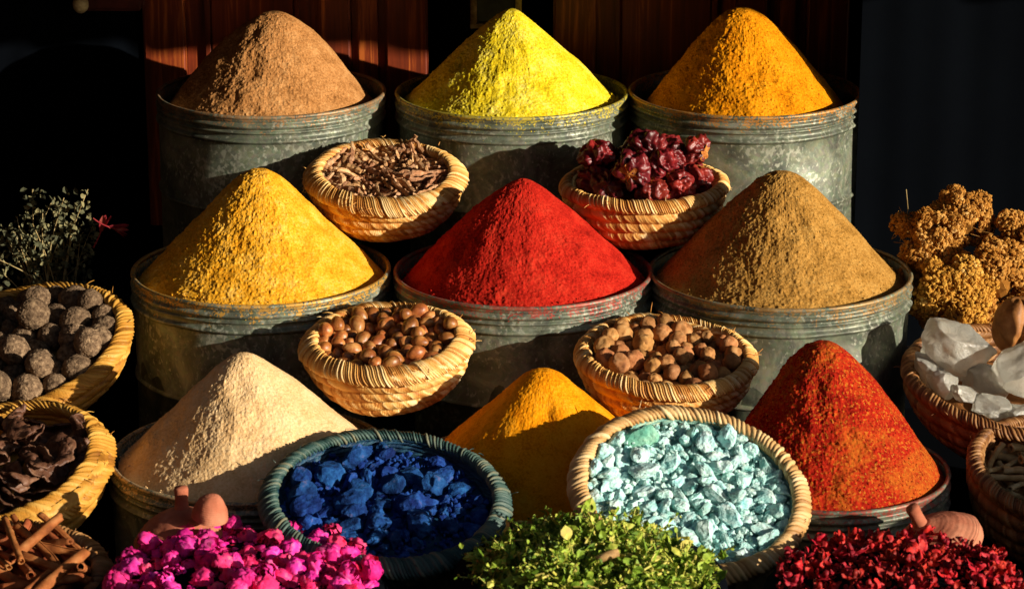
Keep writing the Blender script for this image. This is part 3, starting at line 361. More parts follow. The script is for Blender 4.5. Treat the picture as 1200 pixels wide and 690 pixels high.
 'hazel': '0 1.04 -.1759 -.3816 .0125 .49 .66 -.49 -.28;1 .99 -.0942 -.3163 .0071 .08 .16 -.89 .41;2 1.01 -.2215 -.2915 -.0071 .49 -.42 .10 .76;3 .90 -.1479 -.2900 -.0077 .17 .85 .14 -.47;0 .91 -.1980 -.2363 -.0022 .62 -.60 -.49 .08;1 1.05 -.1243 -.2117 .0089 .76 -.35 -.36 -.42;2 .96 -.1845 -.2562 -.0030 .50 -.11 .58 -.63;3 1.05 -.1453 -.3192 -.0072 .34 .03 -.33 .88;0 1.06 -.0908 -.2805 .0039 .17 -.18 .94 .24;1 1.09 -.2501 -.2143 .0193 .46 .21 .66 .55;2 .91 -.1498 -.3658 -.0136 .54 -.22 .33 .74;3 1.08 -.1103 -.2330 .0058 .72 .69 .02 -.07;0 .88 -.2422 -.2071 .0034 .43 .87 -.18 -.16;1 .94 -.1897 -.2759 -.0068 .06 -.28 -.85 .45;2 .90 -.0922 -.2986 -.0015 .80 .13 .18 .56;3 1.10 -.2517 -.3227 -.0126 .56 .26 .58 -.54;0 1.10 -.1294 -.2757 -.0037 .52 .81 .16 -.22;1 .98 -.1904 -.1904 .0272 .63 .13 -.35 .68;2 1.14 -.2719 -.2471 .0019 .41 -.86 .29 .07;3 .89 -.2580 -.2225 -.0005 .52 .68 -.50 -.13;0 .88 -.1997 -.1896 .0071 .15 .80 .19 .55;1 1.06 -.2280 -.3666 .0006 .30 -.01 -.91 .29;2 1.08 -.1909 -.3486 -.0143 .43 .57 .21 -.67;3 1.01 -.1703 -.1896 .0266 .23 -.88 .42 .01;0 .95 -.2638 -.3362 -.0068 .24 -.96 -.13 .10;1 1.06 -.1095 -.2903 -.0033 .31 .67 .58 -.34;2 1.13 -.2800 -.2739 .0065 .16 -.10 -.88 -.44;3 1.02 -.1984 -.3779 .0116 .63 -.73 -.25 -.13;0 .86 -.1430 -.2212 .0027 .41 -.64 -.53 .38;1 .86 -.2088 -.2760 -.0081 .32 -.31 -.81 .37;2 .91 -.1507 -.1936 .0256 .27 .21 -.40 -.85;3 1.12 -.1391 -.3675 .0023 .10 -.42 -.67 .61;0 .96 -.1252 -.2129 .0275 .50 .36 -.78 -.11;1 1.14 -.1674 -.3554 -.0145 .56 .09 .79 .23;2 1.03 -.2781 -.2934 -.0074 .90 -.13 -.39 -.15;3 .85 -.1388 -.2014 .0069 .37 .41 .78 -.31;0 .96 -.2187 -.2335 -.0014 .53 -.53 .58 .30;1 1.12 -.2362 -.3076 -.0112 .40 -.69 -.50 .34;2 1.15 -.2720 -.3165 -.0051 .12 .13 -.96 -.20;3 .94 -.1994 -.3695 -.0185 .02 .40 -.68 -.62;0 1.08 -.1663 -.2173 .0041 .46 .58 .66 -.15;1 .99 -.2361 -.3586 -.0163 .39 .48 -.33 -.71;2 1.01 -.2222 -.1964 .0093 .81 .42 -.20 -.35;3 1.03 -.1055 -.2682 -.0011 .17 -.58 -.62 .50;0 .85 -.2170 -.3702 -.0176 .27 -.30 .85 -.35;1 1.12 -.2780 -.2599 .0242 .27 -.42 .64 .58;2 .87 -.1339 -.3584 -.0144 .15 .51 -.70 -.48;3 .89 -.2657 -.2639 -.0068 .55 -.51 .61 .25;0 1.09 -.1750 -.2363 .0002 .06 -.43 .62 .66;1 1.07 -.0912 -.2639 .0352 .34 -.49 -.63 -.50;2 1.04 -.1067 -.3347 -.0059 .05 .11 -.50 .86;3 1.03 -.2475 -.2656 -.0051 .63 .26 -.50 .53;0 .87 -.0972 -.2470 .0044 .30 -.58 .66 .38;1 .94 -.2588 -.2824 -.0096 .01 .79 .24 .57;2 .90 -.2091 -.3771 -.0033 .44 .51 .58 .45;3 1.02 -.1778 -.1927 .0077 .24 .11 .84 -.47;0 1.07 -.1570 -.1971 .0080 .52 .67 .51 -.13;1 .89 -.2514 -.3450 -.0170 .45 -.15 .81 .34;2 .86 -.2006 -.2967 -.0109 .37 .76 -.39 .36;3 .88 -.1107 -.2259 .0241 .55 .74 -.38 -.01;0 .92 -.2258 -.2149 .0050 .74 .16 -.14 -.64;1 1.04 -.1635 -.3739 -.0022 .02 .41 -.84 .35;2 1.07 -.2069 -.2539 -.0003 .23 .37 .87 -.25;3 .99 -.1604 -.2554 -.0029 .33 -.79 -.02 -.52;0 .99 -.1518 -.2534 .0137 .47 .64 -.04 -.60;1 .90 -.1590 -.2216 .0359 .15 .37 .86 .32;2 .86 -.1202 -.3473 -.0127 .38 -.39 -.74 -.40;3 1.13 -.1405 -.2058 .0371 .46 -.22 -.76 .40;0 .91 -.1213 -.2534 -.0005 .05 .63 -.03 -.77;1 .94 -.2663 -.2314 .0146 .34 .09 -.12 .93;2 1.05 -.1243 -.3228 -.0085 .17 .09 .58 -.79;3 1.08 -.2266 -.2708 -.0063 .44 -.57 -.01 -.69;0 .88 -.1014 -.2420 .0203 .66 .11 -.74 -.10;1 .87 -.1969 -.2279 .0117 .85 .18 -.35 .34;2 .86 -.1509 -.2732 -.0030 .92 .26 .17 .25;3 .94 -.1333 -.2378 .0002 .02 -.36 -.66 -.66;0 .86 -.2414 -.2887 -.0110 .57 -.19 .79 .11;1 1.12 -.2056 -.2101 .0056 .25 .01 .51 .82;2 .88 -.1777 -.3751 -.0180 .26 -.58 -.61 .47;3 .88 -.2340 -.2461 -.0051 .48 -.72 -.30 -.41;0 .91 -.1870 -.2105 .0027 .82 -.50 -.26 -.07;1 1.02 -.1378 -.3389 -.0113 .68 .28 .54 -.40;2 1.05 -.0945 -.2974 .0214 .53 -.13 .84 -.05;3 .89 -.1421 -.2578 -.0010 .42 -.81 -.37 -.21;0 1.08 -.1872 -.3215 .0079 .48 -.70 -.52 .10;1 1.13 -.2103 -.3528 .0133 .74 -.58 .12 .31;2 1.03 -.1518 -.3476 .0011 .70 -.06 .65 -.27;3 .98 -.1038 -.3122 -.0076 .26 .69 .37 .57;0 .98 -.2522 -.2425 -.0028 .01 -.20 -.65 .73;1 .88 -.1646 -.3160 -.0121 .33 .62 .05 -.71;2 .99 -.1327 -.3006 -.0068 .67 .46 -.41 -.42;3 .96 -.1875 -.3137 -.0121 .32 .53 -.34 -.71;0 1.10 -.2220 -.3268 -.0138 .52 .19 -.79 -.25;1 .90 -.1460 -.2298 .0275 .27 -.41 -.67 .56;2 1.05 -.1400 -.3507 .0182 .22 .77 .09 -.59;3 1.03 -.1532 -.2361 .0036 .20 .95 -.14 -.21;0 .99 -.1704 -.3574 .0120 .53 -.09 .84 -.05;1 1.05 -.2557 -.2630 .0126 .26 .42 -.84 -.22;2 .94 -.1361 -.3028 .0194 .17 .71 -.04 .68;3 .94 -.1065 -.2581 .0235 .09 .45 -.78 .42;0 1.14 -.1197 -.3490 .0075 .39 .53 -.70 -.28;1 1.01 -.1600 -.3345 -.0134 .43 .41 -.79 .15;2 .97 -.1483 -.2129 .0180 .64 -.56 .18 -.50;3 .88 -.2109 -.3585 -.0054 .53 -.53 .10 .66;0 .94 -.1642 -.2314 .0184 .76 -.48 .34 .29;1 .92 -.1341 -.2579 .0187 .01 .05 .17 .98;2 .98 -.2760 -.3010 .0097 .51 -.74 -.17 -.40;3 .91 -.1272 -.2428 .0307 .32 .62 .15 -.70;0 1.03 -.2349 -.3112 .0107 .45 -.43 -.42 .67;1 1.14 -.2104 -.1963 .0272 .23 .54 -.68 .44;2 1.10 -.2212 -.2736 .0137 .58 .65 -.46 .13;3 1.03 -.1307 -.2305 .0165 .62 .40 -.67 -.07;0 1.13 -.1239 -.2890 .0120 .23 -.68 -.54 .44;1 .91 -.2497 -.2354 .0146 .35 -.92 -.11 .15;2 1.01 -.1695 -.2703 .0134 .42 -.80 .29 .32;3 1.14 -.1690 -.2778 -.0057 .28 .02 -.78 -.56;0 .99 -.2368 -.2285 .0028 .67 .27 .47 -.51;1 1.06 -.1785 -.3404 .0005 .59 -.23 -.77 .04;2 .87 -.2414 -.2510 .0103 .09 .87 .30 -.39;3 .99 -.2022 -.3411 -.0005 .84 .20 .32 .39;1 .96 -.1789 -.2874 .0094 -.05 .70 -.52 -.48;2 .88 -.1800 -.2239 .0152 .37 -.35 -.57 -.64;3 1.08 -.2609 -.2460 .0292 .78 -.41 -.33 -.33;0 .86 -.1796 -.3292 -.0149 .51 .20 -.80 -.24;1 1.15 -.1847 -.3667 .0000 .28 -.35 -.59 -.68;2 1.15 -.2321 -.2301 .0233 .34 .70 -.50 .39;3 .89 -.1213 -.2464 .0149 .20 -.21 -.91 -.30;0 .91 -.1182 -.2662 .0130 .47 -.82 .01 -.34;1 1.13 -.1550 -.2900 .0127 .50 .43 -.00 -.75;2 .96 -.1660 -.3250 .0046 .09 .45 -.65 -.60;3 .88 -.2002 -.3291 -.0153 .15 .66 .57 -.47;0 .92 -.2114 -.3112 -.0112 .46 -.00 .87 -.21;1 1.06 -.1133 -.3065 .0101 .03 .90 -.25 -.36;2 .87 -.1939 -.2554 .0131 .86 .51 -.07 .00;3 .99 -.2160 -.3467 -.0165 .58 .46 .58 .34;0 1.13 -.1397 -.2762 .0198 .03 -.13 .98 .16;1 1.07 -.2588 -.2831 .0096 .41 -.30 -.77 -.39;2 .89 -.2140 -.2270 .0147 .26 .13 .76 -.58;3 .88 -.2245 -.2545 .0053 .01 .87 -.48 .10;0 1.07 -.1689 -.2096 .0267 .07 .52 .66 .54;1 .93 -.1542 -.3098 .0064 -.01 .63 .69 -.37;2 1.07 -.2111 -.3043 .0098 .21 -.07 .55 -.81;3 .86 -.2388 -.2948 .0036 .57 .61 .47 .27;0 1.13 -.1519 -.2627 .0303 .32 .07 -.86 .38;1 1.04 -.1126 -.3276 .0117 .34 -.88 -.28 .16;2 1.08 -.2294 -.2055 .0300 .38 -.08 .86 -.32;3 .99 -.1741 -.2495 .0166 .28 -.41 .30 -.81;0 .96 -.0906 -.2665 .0161 .68 .47 -.29 .47;1 1.00 -.2217 -.3360 .0042 .33 -.29 -.63 -.64;2 1.00 -.2583 -.3012 -.0043 .79 .02 -.04 .61;3 1.10 -.1882 -.2371 .0258 .08 .29 .48 .83;0 1.04 -.2481 -.3541 .0015 .64 -.27 .52 -.50;1 1.04 -.1349 -.3326 .0080 .59 .02 -.76 .26;2 1.07 -.1925 -.2115 .0239 .40 -.90 .15 -.05;3 .97 -.1659 -.3014 -.0032 .58 -.10 -.27 .76;0 1.12 -.2000 -.2801 .0104 .84 -.43 .19 -.26;1 .94 -.1818 -.2947 -.0086 .16 -.25 .76 .58;3 .93 -.2396 -.3259 .0009 .60 .34 -.03 -.73;0 .96 -.2361 -.3405 -.0106 .16 -.63 .75 .07;1 .87 -.1336 -.3132 .0062 .62 -.13 -.77 -.05;2 .94 -.1908 -.3012 .0055 .19 -.45 .50 -.72;3 .91 -.2061 -.3239 .0029 .34 -.86 .38 -.03;0 .88 -.2392 -.2748 .0079 .60 -.72 .36 .04',
 'nutmeg': '0 .98 .1959 -.3462 -.0284 .18 -.58 .02 -.79;1 .91 .2908 -.3239 -.0313 .22 -.89 -.39 -.12;2 .94 .2315 -.2989 -.0236 .21 -.80 -.56 .05;3 .77 .2731 -.3117 -.0324 .39 .48 -.68 -.39;4 .79 .1995 -.1925 -.0119 .53 .77 -.34 -.08;0 1.01 .2845 -.2019 -.0115 .56 .65 -.05 -.51;1 .86 .2795 -.2795 -.0284 .76 .56 -.31 -.11;2 1.01 .2305 -.2471 -.0181 .80 -.05 -.26 .53;3 1.02 .3291 -.2819 -.0076 .50 -.62 .22 .55;4 1.05 .1390 -.2465 -.0118 .91 .17 -.35 -.16;0 .79 .2486 -.3789 -.0374 .03 .19 -.56 .81;1 1.05 .3110 -.2701 -.0242 .75 -.26 .38 -.48;2 .74 .1968 -.2142 -.0164 .15 .78 .59 -.17;3 .84 .1806 -.2293 -.0174 .52 .08 -.82 .23;4 .77 .3140 -.2428 -.0229 .58 .71 -.40 .00;0 1.07 .2114 -.2742 -.0201 .27 -.71 .20 .62;1 1.08 .2723 -.3367 -.0176 .19 -.94 -.20 -.19;2 .90 .2411 -.1870 -.0107 .28 -.19 -.93 -.12;3 1.14 .1734 -.2061 -.0109 .10 .05 .40 -.91;4 .77 .1513 -.2222 -.0146 .10 .37 -.89 .24;0 .74 .2193 -.1831 -.0121 .56 -.30 -.74 .21;1 1.01 .1946 -.3734 -.0312 .18 -.60 -.24 .74;2 1.05 .2031 -.3178 -.0263 .26 .55 .04 -.79;3 .95 .2382 -.2194 -.0178 .50 .73 -.45 -.14;4 .86 .1468 -.3351 -.0260 .08 -.30 -.08 -.95;0 1.01 .3244 -.2996 -.0262 .81 .16 .25 -.51;1 1.12 .1349 -.2960 -.0185 .18 .16 -.97 .08;2 .96 .2281 -.3216 -.0091 .36 .54 .76 -.03;3 .71 .2586 -.2121 -.0202 .17 .74 -.65 -.11;4 .72 .1620 -.2414 -.0182 .24 .55 .58 -.56;0 .79 .2644 -.1889 -.0145 .94 .12 -.10 -.31;1 1.11 .3070 -.3448 -.0224 .43 -.18 .71 .53;2 .87 .3042 -.2206 -.0183 .56 .29 -.66 .42;3 1.13 .2224 -.3779 -.0314 .07 -.55 -.66 .50;4 .97 .1558 -.3124 -.0228 .40 .34 -.48 .71;0 .70 .2754 -.2221 -.0220 .12 -.09 -.98 .09;1 .87 .2192 -.2057 -.0150 .20 .60 -.76 -.15;2 1.11 .1698 -.3585 -.0251 .47 .14 -.29 .82;3 1.14 .1374 -.3181 -.0016 .35 -.52 -.57 -.53;4 .83 .2870 -.3613 -.0346 .34 .35 .34 -.80;0 1.05 .2251 -.2206 .0061 .60 -.74 .11 -.29;1 .91 .1752 -.3298 -.0282 .52 -.67 .51 -.13;2 .94 .2007 -.2483 -.0192 .25 .46 .75 .41;3 .97 .2579 -.2922 -.0283 .78 -.13 .32 -.53;4 .71 .2319 -.3209 -.0316 .77 -.31 .35 .43;0 1.11 .1363 -.2763 .0044 .21 .81 .25 .49;1 .73 .2651 -.3553 -.0363 .80 .06 .28 .53;2 .76 .1540 -.2751 -.0225 .44 -.26 .35 .79;3 1.07 .2604 -.2398 -.0207 .53 .68 .49 .12;4 1.03 .2979 -.2978 -.0250 .67 .43 -.21 -.56;0 .99 .2204 -.3428 -.0306 .67 .38 .33 .54;1 .97 .1805 -.2660 -.0212 .25 .90 -.36 -.05;2 .73 .2864 -.2379 -.0230 .01 .50 -.06 -.86;3 .84 .1309 -.2691 -.0185 .31 .58 .18 .73;4 .77 .2385 -.3616 -.0344 .21 -.55 .16 -.79;0 .95 .2066 -.1885 .0086 .28 .22 -.42 .83;1 1.03 .2314 -.1872 .0114 .42 .33 .18 .83;2 .76 .1799 -.3052 -.0279 .15 -.62 .09 -.77;3 .71 .2004 -.2944 -.0291 .29 -.32 -.40 .81;4 .75 .3136 -.3221 -.0315 .78 -.06 -.57 .26;0 .81 .1657 -.2051 .0129 .29 -.29 .56 -.72;1 .99 .2469 -.3389 -.0330 .28 -.09 -.54 -.78;2 1.03 .1970 -.2311 .0022 .92 .07 .13 -.37;3 .92 .2522 -.3157 -.0243 .90 -.31 .06 .30;4 .91 .2373 -.2746 -.0231 .11 .66 .43 -.61;0 .77 .2147 -.2277 -.0191 .10 .15 -.46 -.87;1 .71 .2797 -.3137 -.0167 .58 .75 .14 .29;2 1.13 .2558 -.2053 .0041 .82 .48 -.29 -.13;3 .79 .2880 -.2586 -.0261 .53 .78 -.11 .33;4 .84 .1592 -.2626 -.0046 .31 -.94 .08 -.13;0 1.00 .3234 -.3183 -.0080 .89 -.06 -.45 .04;1 1.05 .1890 -.2905 -.0110 .55 .40 -.66 -.32;2 .74 .3160 -.2333 -.0039 .07 -.07 -.91 -.40;3 .72 .1848 -.1934 .0033 .52 -.27 .21 .78;4 .72 .2638 -.2635 -.0252 .68 -.03 .54 .49;0 .84 .2735 -.2276 -.0033 .06 .46 .50 .73;1 .71 .1703 -.2873 -.0252 .34 -.59 -.01 -.73;2 1.11 .1643 -.2317 .0078 .42 -.34 .80 -.27;3 .74 .2082 -.3624 -.0189 .09 -.19 .33 -.92;4 .74 .1786 -.2466 -.0068 .42 .28 -.56 -.66;0 .79 .2827 -.2532 -.0090 .23 -.25 .88 -.34;1 .95 .2338 -.3501 -.0124 .57 .30 -.14 -.75;2 .99 .3235 -.2571 -.0014 .37 -.83 .40 .16;3 .76 .2607 -.2573 -.0064 .22 -.86 .19 .42;4 1.04 .1955 -.2629 .0035 .35 .25 .51 -.74;0 1.13 .1571 -.3415 -.0018 .34 .31 .06 .89;1 .96 .2668 -.3750 -.0246 -.01 .31 -.21 .93;2 .90 .2487 -.3056 -.0034 .01 -.17 .91 .38;3 .90 .1470 -.2509 .0128 .59 -.20 .46 -.63;4 .75 .2545 -.3567 -.0195 -.00 .30 .94 -.17;0 .92 .2567 -.2789 -.0065 .47 .08 -.82 -.33;1 .86 .2134 -.3002 -.0099 .55 .49 -.66 .15;2 1.08 .1782 -.3171 -.0047 .31 -.65 -.43 .55;3 .78 .2924 -.2203 -.0002 .06 -.60 .71 .36;4 1.01 .2862 -.3609 -.0105 .18 -.55 .65 -.49;0 .96 .2484 -.2326 -.0005 .95 -.08 -.27 .16;1 .91 .2070 -.3364 -.0075 .81 -.12 .56 .11;2 1.00 .1602 -.2897 -.0035 -.01 .09 .27 -.96;3 .83 .2408 -.2605 -.0025 .85 .03 .01 .53;4 .84 .2913 -.2742 -.0099 .60 .39 -.62 .33',
 'pod': '0 1.07 -.7614 -.5906 -.1470 .89 -.17 -.19 .37;1 1.01 -.6496 -.5696 -.1209 .09 .04 1.00 -.03;2 1.04 -.7347 -.5337 -.1167 .45 .32 .55 .62;3 .91 -.6840 -.5969 -.1210 .90 -.31 .22 -.21;4 .92 -.7503 -.4106 -.0930 .28 .33 -.69 -.58;0 1.09 -.6820 -.3947 -.0837 .97 -.06 .01 -.22;1 .98 -.7065 -.5123 -.1191 .27 -.84 .47 -.08;2 1.09 -.7945 -.4792 -.1201 .24 -.97 -.01 -.03;3 1.10 -.6357 -.4783 -.0922 .28 -.94 .17 -.12;4 1.13 -.8484 -.4432 -.1135 .35 .41 -.67 -.51;0 .92 -.7113 -.6016 -.1439 .82 -.16 -.23 .50;1 1.12 -.6451 -.4432 -.0772 .27 -.15 .53 .79;2 .88 -.7677 -.3943 -.0896 .43 -.19 .68 -.56;3 .96 -.7478 -.5740 -.1139 .82 -.27 .28 -.43;4 .91 -.6096 -.5230 -.0891 .33 .58 -.39 -.63;0 1.14 -.7869 -.5334 -.1204 .36 .77 .10 .52;1 1.14 -.7288 -.4642 -.0957 .64 .06 -.14 -.75;2 1.00 -.6699 -.4904 -.0951 .19 -.15 -.68 .69;3 1.19 -.8349 -.4998 -.1119 .50 -.84 -.17 -.17;4 .90 -.7865 -.4371 -.1136 .04 -.27 -.96 .06;0 .88 -.7934 -.3846 -.0901 .08 .36 -.54 -.75;1 1.09 -.7870 -.5792 -.1352 .80 -.43 -.31 .27;2 1.12 -.6832 -.5467 -.0946 .22 .53 -.74 -.36;3 1.04 -.7074 -.4218 -.0666 .17 .47 .78 .39;4 .97 -.8355 -.5425 -.1469 .20 -.74 -.64 -.01;0 1.09 -.6426 -.5357 -.0801 .81 .19 .08 .54;1 1.18 -.8401 -.5576 -.1163 .52 -.01 -.27 .81',
 'quill': '1 1.02 -.7460 -.8170 -.1467 .50 -.50 -.41 .58;1 1.05 -.7241 -.8501 -.1781 .17 .89 -.39 -.15;4 .79 -.7451 -.8089 -.1635 .73 .26 .21 .60;2 .94 -.7133 -.7562 -.1606 .30 .86 -.33 -.24;4 1.08 -.7237 -.8289 -.1646 .12 .65 -.71 -.26;0 .90 -.6982 -.8624 -.1812 .17 .36 .75 .53;1 1.02 -.6656 -.7655 -.1084 .56 .18 .20 .79;2 1.02 -.6052 -.7883 -.1684 .90 -.34 .12 -.24;3 .80 -.6342 -.7255 -.1487 .96 -.25 .05 -.13;0 .91 -.6538 -.8684 -.1646 .08 .14 -.67 .72;2 .95 -.6946 -.8239 -.1644 .40 .80 .42 .17;3 .86 -.5657 -.8061 -.1324 .19 -.70 .52 -.45;4 .88 -.7289 -.7429 -.1443 .31 -.00 .07 -.95;0 .80 -.6168 -.8293 -.1800 .26 -.02 -.22 .94;1 1.03 -.6716 -.8151 -.1756 .28 -.07 -.43 .86;2 .75 -.5978 -.7589 -.1616 .21 .44 .71 .51;3 .83 -.6295 -.8258 -.1668 .70 -.59 .36 -.20;4 .99 -.6371 -.7081 -.1484 .14 .98 -.15 -.07;0 .80 -.6591 -.7294 -.1559 .94 -.29 .10 -.16;1 .80 -.6867 -.8390 -.1677 .92 -.04 -.02 .39;2 .98 -.7486 -.7431 -.1478 .86 -.19 -.27 .39;3 1.00 -.5990 -.7450 -.1419 .88 -.04 .24 -.41;4 1.09 -.7254 -.7331 -.1339 .93 .08 .03 .36;0 1.05 -.6159 -.7966 -.1692 .37 -.89 .26 -.04;1 .90 -.7344 -.7633 -.1455 .78 .56 .24 .17;2 .79 -.6743 -.7766 -.1582 .65 -.25 -.26 .67;3 1.06 -.6345 -.8270 -.1503 .83 .50 .08 -.21;4 1.08 -.6935 -.8053 -.1539 .73 -.16 -.08 .66;0 1.00 -.6143 -.7722 -.1580 .88 -.40 .11 -.25;1 .84 -.7034 -.7766 -.1543 .45 .49 -.30 -.68;2 .76 -.7319 -.7805 -.1533 .76 .04 -.12 -.63;3 .90 -.6933 -.7596 -.1361 .78 -.25 -.17 .55;4 .90 -.6655 -.6994 -.1286 .94 .28 .19 -.06;0 .92 -.6159 -.8081 -.1693 .94 .22 -.01 -.26;1 .81 -.6636 -.7970 -.1469 .13 -.03 -.34 .93;2 .95 -.6816 -.8514 -.1691 .86 -.32 -.20 .35;3 1.00 -.6324 -.8510 -.1662 .32 .94 -.06 .12;4 .91 -.6518 -.7780 -.1530 .20 .89 -.39 -.16;0 1.06 -.6144 -.7951 -.1545 .92 -.16 .13 -.34;1 .77 -.6172 -.7402 -.1391 .54 .62 -.35 -.44;2 1.09 -.6739 -.7368 -.1284 -.05 .81 .56 .18;3 .90 -.6883 -.8791 -.1682 .98 .02 .16 -.06;4 .94 -.6435 -.8469 -.1553 .03 .95 -.32 -.03;0 1.08 -.6615 -.8912 -.1657 .92 -.33 .10 .15;1 .77 -.7395 -.8264 -.1633 .57 .45 .20 .66;2 .95 -.6347 -.7612 -.1460 .41 .01 -.01 .91;3 1.01 -.6862 -.7435 -.1185 .97 -.12 .15 -.14;4 1.05 -.6812 -.8432 -.1454 .23 -.80 .45 .33;0 .93 -.5934 -.8456 -.1469 .69 -.44 -.30 .48;1 .87 -.6390 -.7357 -.1290 .27 -.86 .38 .21;2 1.06 -.6341 -.7605 -.1203 .12 .39 .69 .60;3 .97 -.6479 -.7701 -.1158 .42 .03 .47 -.78;4 .91 -.6477 -.8026 -.1325 .12 .55 .83 .04;0 .83 -.7036 -.8138 -.1418 .51 .70 .29 .41;1 .81 -.7282 -.7901 -.1322 .97 -.09 -.23 -.05;2 1.05 -.5985 -.8134 -.1433 .22 .76 .56 .25;3 .82 -.6151 -.7511 -.1254 .02 .14 .85 .51;4 .98 -.6022 -.8079 -.1307 .21 .96 -.16 -.14;0 .85 -.6859 -.7719 -.1208 .83 -.29 .10 -.47;1 .79 -.6385 -.8748 -.1431 .65 .61 .12 .43;2 .84 -.5734 -.7760 -.1389 .68 -.04 .27 .68;3 1.01 -.6538 -.8784 -.1602 .96 .26 .12 .03;4 1.01 -.6150 -.8391 -.1376 .20 .98 .04 .07;0 .84 -.6037 -.7252 -.1190 .20 .90 -.26 -.28;1 .83 -.6968 -.7750 -.1235 .70 .56 -.27 -.35;2 .90 -.6278 -.7280 -.1264 .18 -.22 -.41 .87;3 1.10 -.6066 -.8611 -.1353 .91 -.01 -.24 .35;4 .91 -.7320 -.8337 -.1451 .55 .61 .12 .56',
